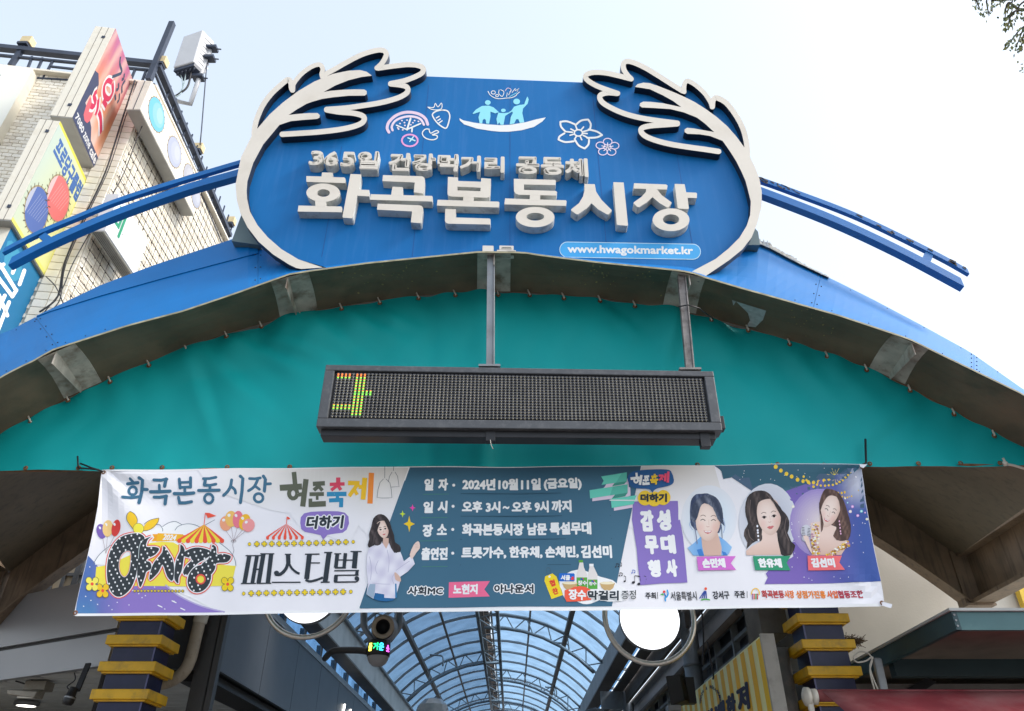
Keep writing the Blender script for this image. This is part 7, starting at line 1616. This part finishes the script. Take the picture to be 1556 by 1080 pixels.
for k, y in enumerate(ribs):
    m = MB()
    for a, b in zip(arcpts(y), arcpts(y)[1:]): m.bar(a, b, .045, .075, (0, 1, 0))
    m.build('rib', M_ST, arc_)
    if y+SP/2 < YE_ and y > 20:
        m = MB()
        for a, b in zip(arcpts(y+.14), arcpts(y+.14)[1:]): m.bar(a, b, .035, .05, (0, 1, 0))
        m.build('rib', M_ST, arc_)
PT = (0, .155, .30, .45, .50, .66, .82, 1)
for k in range(len(ribs)-1):
    for i in range(len(PT)-1):
        if i == 3: continue
        t0, t1 = PT[i]+.0005, PT[i+1]-.0005; y0, y1 = ribs[k]+.002, ribs[k+1]-.002; m = MB(); n = 3
        for j in range(n): a, b = t0+(t1-t0)*j/n, t0+(t1-t0)*(j+1)/n; m.add([vp(a, y0, .04), vp(b, y0, .04), vp(b, y1, .04), vp(a, y1, .04)], [(0, 1, 2, 3)], 0, None, True)
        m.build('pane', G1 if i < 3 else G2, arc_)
for t in PT[1:-1]:
    big = t in (.155, .82); m = MB(); m.bar(vp(t, YS, -.05), vp(t, YE_, -.05), .13 if big else .06, .12 if big else .06, (0, 0, 1)); m.build('purlin', M_BRN if big or t == .30 else M_ST, arc_)
m = MB(); m.box((vp(.45, 0).x-.05, YS, vp(.45, 0).z-.2), (vp(.45, 0).x+.16, YE_, vp(.45, 0).z+.1)); m.build('ridge_beam', M_BRN, arc_)
m = MB(); r5 = random.Random(8)
for k in range(90):
    y = 15+k*.5; c = vp(.475, y, -.02); m.box((c.x-.09-.05*r5.random(), y, c.z-.1*r5.random()-.04), (c.x+.1+.05*r5.random(), y+.12+.2*r5.random(), c.z+.04))
o = m.build('shade_fitting', M_BRN, arc_); o['kind'] = 'stuff'
# half trusses
def truss(y, t0, t1, n):
    U = [vp(t0+(t1-t0)*i/n, y, -.06) for i in range(n+1)]; Lw = [vp(t0+(t1-t0)*i/n, y, -.46) for i in range(n+1)]
    m = MB(); m.tube(U, .045, 8); m.build('truss_chord', M_ST, arc_); m = MB(); m.tube(Lw, .05, 8); m.build('truss_chord', M_ST, arc_)
    for i in range(n):
        for a, b in ((U[i], Lw[i]+(Lw[i+1]-Lw[i])*.5), (U[i+1], Lw[i]+(Lw[i+1]-Lw[i])*.5)) if True else (): m = MB(); m.tube([a, b], .02, 5, caps=False); m.build('truss_web', M_ST, arc_)
for y in (16, 23.4, 32.0, 40, 49): truss(y, .47, 1.0, 6)
for y in (19.5, 28.6, 37, 46): truss(y, .0, .53, 6)
for x, z in ((-.98, ZE+.93), (-.40, ZE+.80)):
    m = MB(); m.tube([(x, YS, z), (x, YE_, z)], .055, 8); m.build('long_pipe', M_ST, arc_)
for k in range(12):
    y = 20+k*2.2; m = MB(); m.tube([(-.98, y, ZE+.93), (-.40, y+1.1, ZE+.80), (-.98, y+2.2, ZE+.93)], .018, 5, caps=False); m.build('brace', M_ST, arc_)
for (t, ys_) in ((.2, (19.4, 26.5)), (.78, (25, 33))):
    for y in ys_: a = vp(t, y, -.1); m = MB(); m.tube(catmull([a, a+Vector((.28, 0, -.02)), a+Vector((.42, 0, -.05)), a+Vector((.46, 0, -.18)), a+Vector((.45, 0, -.36))], 3), .03, 6); m.build('hook_pipe', M_ST, arc_)
# eaves: left gutter beam and right gutter beam
m = MB(); m.box((-4.02, 12.6, EYE+3.80), (-3.93, YE_, EYE+4.50)); m.build('gutter_beam', mat('taupe_beam', (.52, .47, .43), .5, var=.12, dirt=(.13, .10, .08), dscale=1.5, damt=.5), arc_)
m = MB(); m.box((-4.30, 12.6, EYE+3.76), (-3.93, YE_, EYE+3.80)); m.build('beam_flange', M_BRN, arc_)
m = MB(); m.box((-3.93, 12.6, EYE+4.40), (-3.86, YE_, EYE+4.46)); m.build('beam_lip', M_ST, arc_)
for k in range(24): y = 13+k*1.6; m = MB(); m.box((-4.42, y, EYE+3.54), (-4.30, y+.12, EYE+3.80)); m.build('slot_bracket', M_ST, arc_)
m = MB(); m.box((-4.335, 12.6, EYE+3.54), (-4.325, 50, EYE+3.80)); m.build('slot_glass', G2, arc_)
m = MB(); m.box((2.66, 12.6, EYE+4.10), (2.75, YE_, EYE+4.60)); m.build('gutter_beam', mat('taupe_beam', (.48, .46, .45), .5, var=.12, dirt=(.13, .10, .08), dscale=1.5, damt=.4), arc_)
m = MB(); m.box((2.66, 12.6, EYE+4.05), (3.05, YE_, EYE+4.10)); m.build('beam_flange', M_BRN, arc_)
m = MB(); m.box((3.12, 12.6, EYE+3.95), (3.40, YE_, EYE+4.02)); m.build('beam_flange', M_BRN, arc_)
for k in range(26):
    y = 13+k*1.5; m = MB(); m.bar((3.05, y, EYE+4.08), (3.45, y+.1, EYE+4.02), .10, .06); m.build('slot_bracket', M_ST, arc_)
m = MB(); m.box((3.05, 12.6, EYE+4.07), (3.12, 50, EYE+4.08)); m.build('slot_glass', G2, arc_)
m = MB(); m.box((3.44, 12.6, EYE+3.60), (3.52, 44, EYE+4.02)); m.build('side_board', M_BRN, arc_)
m = MB(); m.box((3.78, 12.4, EYE+3.34), (3.84, 44, EYE+3.60)); m.build('light_strip', mat('pale_steel', (.5, .52, .55), .35, metal=.4, var=.06), arc_)
m = MB(); m.box((3.60, 12.4, EYE+3.60), (4.6, 44, EYE+3.66)); m.build('soffit_strip', M_ST, arc_)
m = MB(); m.tube([(3.66, 12.4, EYE+3.15), (3.66, 44, EYE+3.15)], .06, 8); m.build('shade_tube', M_BRN, arc_)
# frame wall above the striped banner
for z in (2.72, 2.98, 3.28): m = MB(); m.box((3.88, 12.0, EYE+z), (3.96, 40, EYE+z+.06)); m.build('side_frame', M_ST, arc_)
for k in range(12): y = 12.4+k*1.3; m = MB(); m.box((3.86, y, EYE+2.66), (3.98, y+.07, EYE+3.34)); m.build('side_frame', M_ST, arc_)
m = MB(); m.box((4.05, 12.0, EYE+2.6), (4.1, 40, EYE+3.6)); m.build('back_sheet', M_DARKP, arc_)
m = MB(); m.box((3.74, 12.0, EYE+3.22), (3.80, 40, EYE+3.30)); m.build('wood_strip', mat('brown_trim', (.14, .085, .055), .6), arc_)
for i, y in enumerate((15.5, 24.8, 34.5)):
    t = thing('arcade_column', ('nearest', 'middle', 'farthest')[i]+' round grey steel column along the right side of the arcade', 'column', (3.52, y, 0), 'round arcade columns'); m = MB(); m.tube([(3.52, y, 0), (3.52, y, EYE+3.9)], .17, 18); m.build('shaft', M_ST, t)
    m = MB(); m.lathe((3.52, y, EYE+2.9), (0, 0, 1), [(.175, 0), (.19, .01), (.19, .04), (.175, .05)], 18); m.build('strap', M_GREY, t)
    m = MB(); m.box((2.7, y-.03, EYE+3.45), (3.5, y+.03, EYE+3.95)); m.build('gusset', M_ST, t)
t = thing('loudspeaker', 'black box loudspeaker on a bracket in front of the round grey column', 'speaker', PY(1028, 1070, 12.6)); q = [PY(1011, 1027, 12.6), PY(1033, 1024, 12.6), PY(1041, 1064, 12.6), PY(1019, 1072, 12.6)]
m = MB(); m.hexa(q, [p+Vector((.14, .25, 0)) for p in q]); m.build('cabinet', M_BLACK, t, bevel=.015); m = MB(); c = PY(1046, 1050, 12.85); m.box((c.x-.05, c.y-.05, c.z-.18), (c.x+.1, c.y+.15, c.z+.2)); m.build('bracket', M_BLACK, t); c = PY(1030, 1073, 12.6); m = MB(); m.box((c.x-.15, c.y, c.z-.06), (c.x+.05, c.y+.2, c.z+.02)); m.build('tray', M_GREY, t)
for k, pts in enumerate(([(1066, 925), (1068, 950), (1069, 975), (1068, 1010)], [(1075, 975), (1079, 1000), (1084, 1025), (1083, 1032)])):
    t = thing('hanging_cable', ('longer', 'shorter')[k]+' black cable hanging in front of the grey frames above the striped banner', 'cable', PY(*pts[0], 12.3), 'black cables above the striped banner'); m = MB(); m.tube(catmull([PY(x, y, 12.3) for x, y in pts], 4), .014, 5); m.build('cable', M_WIRE, t)
# far end of the arcade and right hand shops
rs = thing('right_shop_row', 'dark shopfront row along the right side of the arcade', 'shop row', (5, 26, 0)); m = MB(); m.box((3.9, 12.8, 0), (6.5, 50, zt+.0)); m.build('shopfront', M_DARKP, rs)
# ================================================================ ring lamps
def ringlamp(label, cx, cy):
    c = PY(cx, cy, 11.0); t = thing('ring_lamp', label, 'lamp', c, 'white disc lamps in chrome rings'); fwd = (c.y*CT+(c.z-EYE)*ST); r_ = 67.5*fwd/FOC
    m = MB(); m.tube([c+Vector((r_*math.cos(k*math.pi/24), 0, r_*math.sin(k*math.pi/24))) for k in range(49)], .038, 12, caps=False); m.build('ring', mat('brushed_steel', (.80, .74, .66), .36, metal=.85, var=.1), t)
    rd = 44*fwd/FOC; m = MB(); m.lathe(c+Vector((0, .06, -.03)), (0, -1, 0), [(0, 0), (rd+.015, 0), (rd+.02, .03), (rd+.01, .09)], 40); m.build('housing', M_GREY, t)
    m = MB(); m.lathe(c+Vector((0, -.03, -.03)), (0, -1, 0), [(rd+.008, 0), (rd*.98, .012), (0, .016)], 48); m.build('diffuser', mat('lamp_diffuser', (.85, .87, .9), .5, emit=(.94, .96, 1), estr=.62), t)
    m = MB(); m.bar(c+Vector((0, .08, -.1)), c+Vector((0, .08, r_+.9)), .06); m.build('hanger', M_GREY, t)
ringlamp('white round disc lamp in a chrome ring at the left, mostly behind the banner', 471, 898); ringlamp('white round disc lamp in a chrome ring below the banner right of centre', 986.5, 937)
# ================================================================ projector and LED drum
t = thing('projector', 'grey round spot projector in a yoke hanging below the banner', 'projector', PY(582, 952, 10.6)); c = PY(582, 952, 10.45); s_ = 9.9/FOC
M_PJ = mat('projector_grey', (.19, .21, .24), .4, var=.08)
m = MB(); m.lathe(c+Vector((0, .3, .03)), (0, -1, -.15), [(0, -.05), (15*s_, -.03), (20*s_, .05), (21*s_, .15), (19*s_, .25), (17.5*s_, .30)], 28); m.build('body', M_PJ, t)
m = MB(); m.lathe(c, (0, -1, -.15), [(17.5*s_, 0), (17.5*s_, .03), (11.5*s_, .035), (11*s_, .0)], 28); m.build('lens_ring', mat('tan_ring', (.28, .22, .16), .5), t)
m = MB(); m.lathe(c+Vector((0, .02, 0)), (0, -1, -.15), [(11.5*s_, 0), (9*s_, -.06), (6*s_, -.10), (0, -.11)], 20); m.build('lens', M_BLACK, t)
for sgn, x0 in ((-1, 553), (1, 607)):
    m = MB(); m.tube([PY(x0, 925, 10.7), PY(x0+sgn*0, 950, 10.7), PY(x0-sgn*3, 958, 10.7), PY(x0-sgn*14, 973, 10.7), PY(582, 977, 10.7)], [.05, .05, .04, .035, .03], 8); m.build('yoke', M_PJ, t)
t = thing('led_drum', 'small black drum display with coloured Korean letters over a grey dome', 'display', PY(575, 1005, 10.5)); c = PY(575.5, 987, 10.6); rr = 17.6*s_
m = MB(); m.lathe(c+Vector((0, 0, -.09)), (0, 0, 1), [(0, 0), (rr, 0), (rr, .19), (rr*.97, .2), (0, .2)], 36); m.build('drum', M_BLACK, t)
m = MB(); m.lathe(c+Vector((0, 0, -.09)), (0, 0, -1), [(rr*.93, 0), (rr*.9, .035), (rr*.72, .085), (rr*.42, .118), (0, .13)], 28); m.build('dome', mat('dome_grey', (.24, .235, .24), .35, var=.08), t)
def drum(x, y, off):
    a = (x-575.5)/17.6; a = max(-.98, min(.98, a)); th = math.asin(a); return Vector((c.x+(rr+off)*math.sin(th), c.y-(rr+off)*math.cos(th), c.z+(987-y)*s_*.98+.0))
A_ = Art(drum, .004); A_.text('즐', [(562, 980), (568, 980), (568, 992), (562, 992)], (.9, .85, .1), 1, .05); A_.text('거', [(569.5, 980), (577, 980), (577, 991), (569.5, 991)], (.02, .9, .25), 1, .04); A_.text('운', [(578, 980), (585.5, 980), (585.5, 991.5), (578, 991.5)], (.05, .75, 1), 1, .04); A_.text('소', [(588.5, 982), (592.4, 982), (592.4, 992), (588.5, 992)], (.9, .1, .95), 1, .05)
A_.done('lettering', print_mat('drum_led', .5, 1.0), t)
m = MB(); m.tube(catmull([PY(560, 990, 10.65), PY(545, 988, 10.75), (PY(515, 988, 10.9)), PY(503, 991, 11.0), PY(494, 1000, 11.6)], 5), .045, 10); m.build('arm', M_BLACK, t)
t = thing('crystal_ball_lamp', 'large faceted clear glass ball lamp at the bottom centre', 'lamp', PY(657, 1090, 12)); c = PY(657, 1090, 12.0); m = MB(); m.lathe(c, (0, 0, 1), [(0, -.27), (.13, -.24), (.22, -.16), (.27, 0), (.22, .16), (.13, .24), (0, .27)], 11, 0, False); m.build('ball', mat('cut_glass', (.30, .36, .42), .1, var=.3, vscale=6, spec=.8), t)
t = thing('dark_dome_lamp', 'dark shallow dome lamp at the bottom right of the glass roof', 'lamp', PY(906, 1088, 12)); c = PY(906, 1092, 12.0); m = MB(); m.lathe(c, (0, 0, 1), [(.2, 0), (.19, .06), (.12, .12), (0, .15)], 24); m.build('shade', M_BLACK, t)
# ================================================================ ground and street
m = MB(); m.add([(-600, -600, 0), (600, -600, 0), (600, 600, 0), (-600, 600, 0)], [(0, 1, 2, 3)]); o = m.build('ground', mat('concrete_ground', (.24, .23, .22), .9, var=.12, vscale=.6, bump=.2, bscale=30), None); o['kind'] = 'structure'
m = MB(); m.add([(-60, -6, .004), (60, -6, .004), (60, 5.5, .004), (-60, 5.5, .004)], [(0, 1, 2, 3)]); o = m.build('road', mat('asphalt', (.055, .055, .057), .9, var=.15, vscale=4, bump=.4, bscale=120), None); o['kind'] = 'structure'
for sgn in (-1, 1):
    y = 5.5 if sgn > 0 else -6.15; m = MB(); m.box((-60, y, 0), (60, y+.15, .13)); o = m.build('kerb', mat('kerb_stone', (.32, .31, .3), .8, var=.1), None); o['kind'] = 'structure'
m = MB(); m.box((-60, 5.65, .0), (60, 11.5, .12)); o = m.build('pavement', mat('pavement_block', (.27, .24, .22), .85, var=.15, vscale=6), None); o['kind'] = 'structure'
# ================================================================ tree whose tips enter at the top right
tr = thing('street_tree', 'green leafed street tree whose twig tips hang in at the top right corner', 'tree', (10.6, 7.4, .12))
m = MB(); TT = PY(1640, -20, 9.0)
base = Vector((TT.x+.6, 9.0, .12)); tr.location = base
M_BARK = mat('bark', (.07, .055, .04), .9, var=.3, bump=.5, bscale=20)
m.tube([base, base+Vector((.05, 0, 3)), base+Vector((.0, .1, 7)), base+Vector((.1, .05, TT.z-1)), base+Vector((0, 0, TT.z+2.5))], [.26, .2, .15, .10, .03], 10); m.build('trunk', M_BARK, tr)
tips = [((1484, -8), (1490, 16)), ((1503, -10), (1503, 24)), ((1512, -14), (1508, 18)), ((1532, 4), (1527, 30)), ((1540, 18), (1531, 42)), ((1556, 40), (1534, 66)), ((1560, 36), (1544, 72)), ((1562, 44), (1552, 70)), ((1525, -10), (1520, 10)), ((1572, 10), (1556, 30)), ((1580, 60), (1572, 96)), ((1575, 85), (1556, 102)), ((1540, -5), (1536, 14)), ((1552, 5), (1546, 20))]
lv = MB(); r6 = random.Random(13); br = MB()
def leaf(c, d, s, k):
    d = d.normalized(); sd = d.cross(Vector((r6.gauss(0, 1), r6.gauss(0, 1), r6.gauss(0, 1)))).normalized()*s*.28
    lv.add([c, c+d*s*.45+sd, c+d*s, c+d*s*.45-sd], [(0, 1, 2, 3)], k)
for (a, b) in tips:
    A0, B0 = PY(*a, 9.0+r6.random()*.6), PY(*b, 9.0+r6.random()*.6); st_ = A0+Vector((r6.random()*.8+.3, r6.random()*.4, .3+r6.random()*.3))
    P = catmull([base+Vector((0, 0, A0.z-.5)), (st_+base+Vector((0, 0, A0.z+.2)))/2, st_, A0, B0], 5); br.tube(P, [.05*(1-i/len(P))+.006 for i in range(len(P))], 5)
    L = (B0-A0).length
    for k in range(26):
        t = r6.random()**.7; c = A0.lerp(B0, t)+Vector((r6.gauss(0, .05), r6.gauss(0, .06), r6.gauss(0, .05))); leaf(c, (B0-A0)+Vector((r6.gauss(0, .3), r6.gauss(0, .3), -.25+r6.gauss(0, .25))), .07+.06*r6.random(), r6.choice((0, 1)))
for k in range(5200):      # the crown itself, out of the frame to the right
    d = Vector((r6.gauss(0, 1), r6.gauss(0, 1), r6.gauss(0, 1))); d.normalize(); rr_ = r6.random()**.4
    c = base+Vector((1.2+d.x*1.6*rr_, d.y*1.6*rr_, TT.z+1.2+d.z*2.2*rr_))
    if px_of(c)[0] > 1566: leaf(c, d+Vector((0, 0, -.6)), .12+.08*r6.random(), r6.choice((0, 1)))
br.build('branches', M_BARK, tr)
def leafm(n, c):
    m_ = mat(n, c, .5, var=.3, vscale=5); m_.node_tree.nodes['Principled BSDF'].inputs['Transmission Weight'].default_value = 0; return m_
o = lv.build('crown', [leafm('leaf_green', (.13, .17, .07)), leafm('leaf_olive', (.28, .27, .10))], tr, fixn=False); o['kind'] = 'stuff'
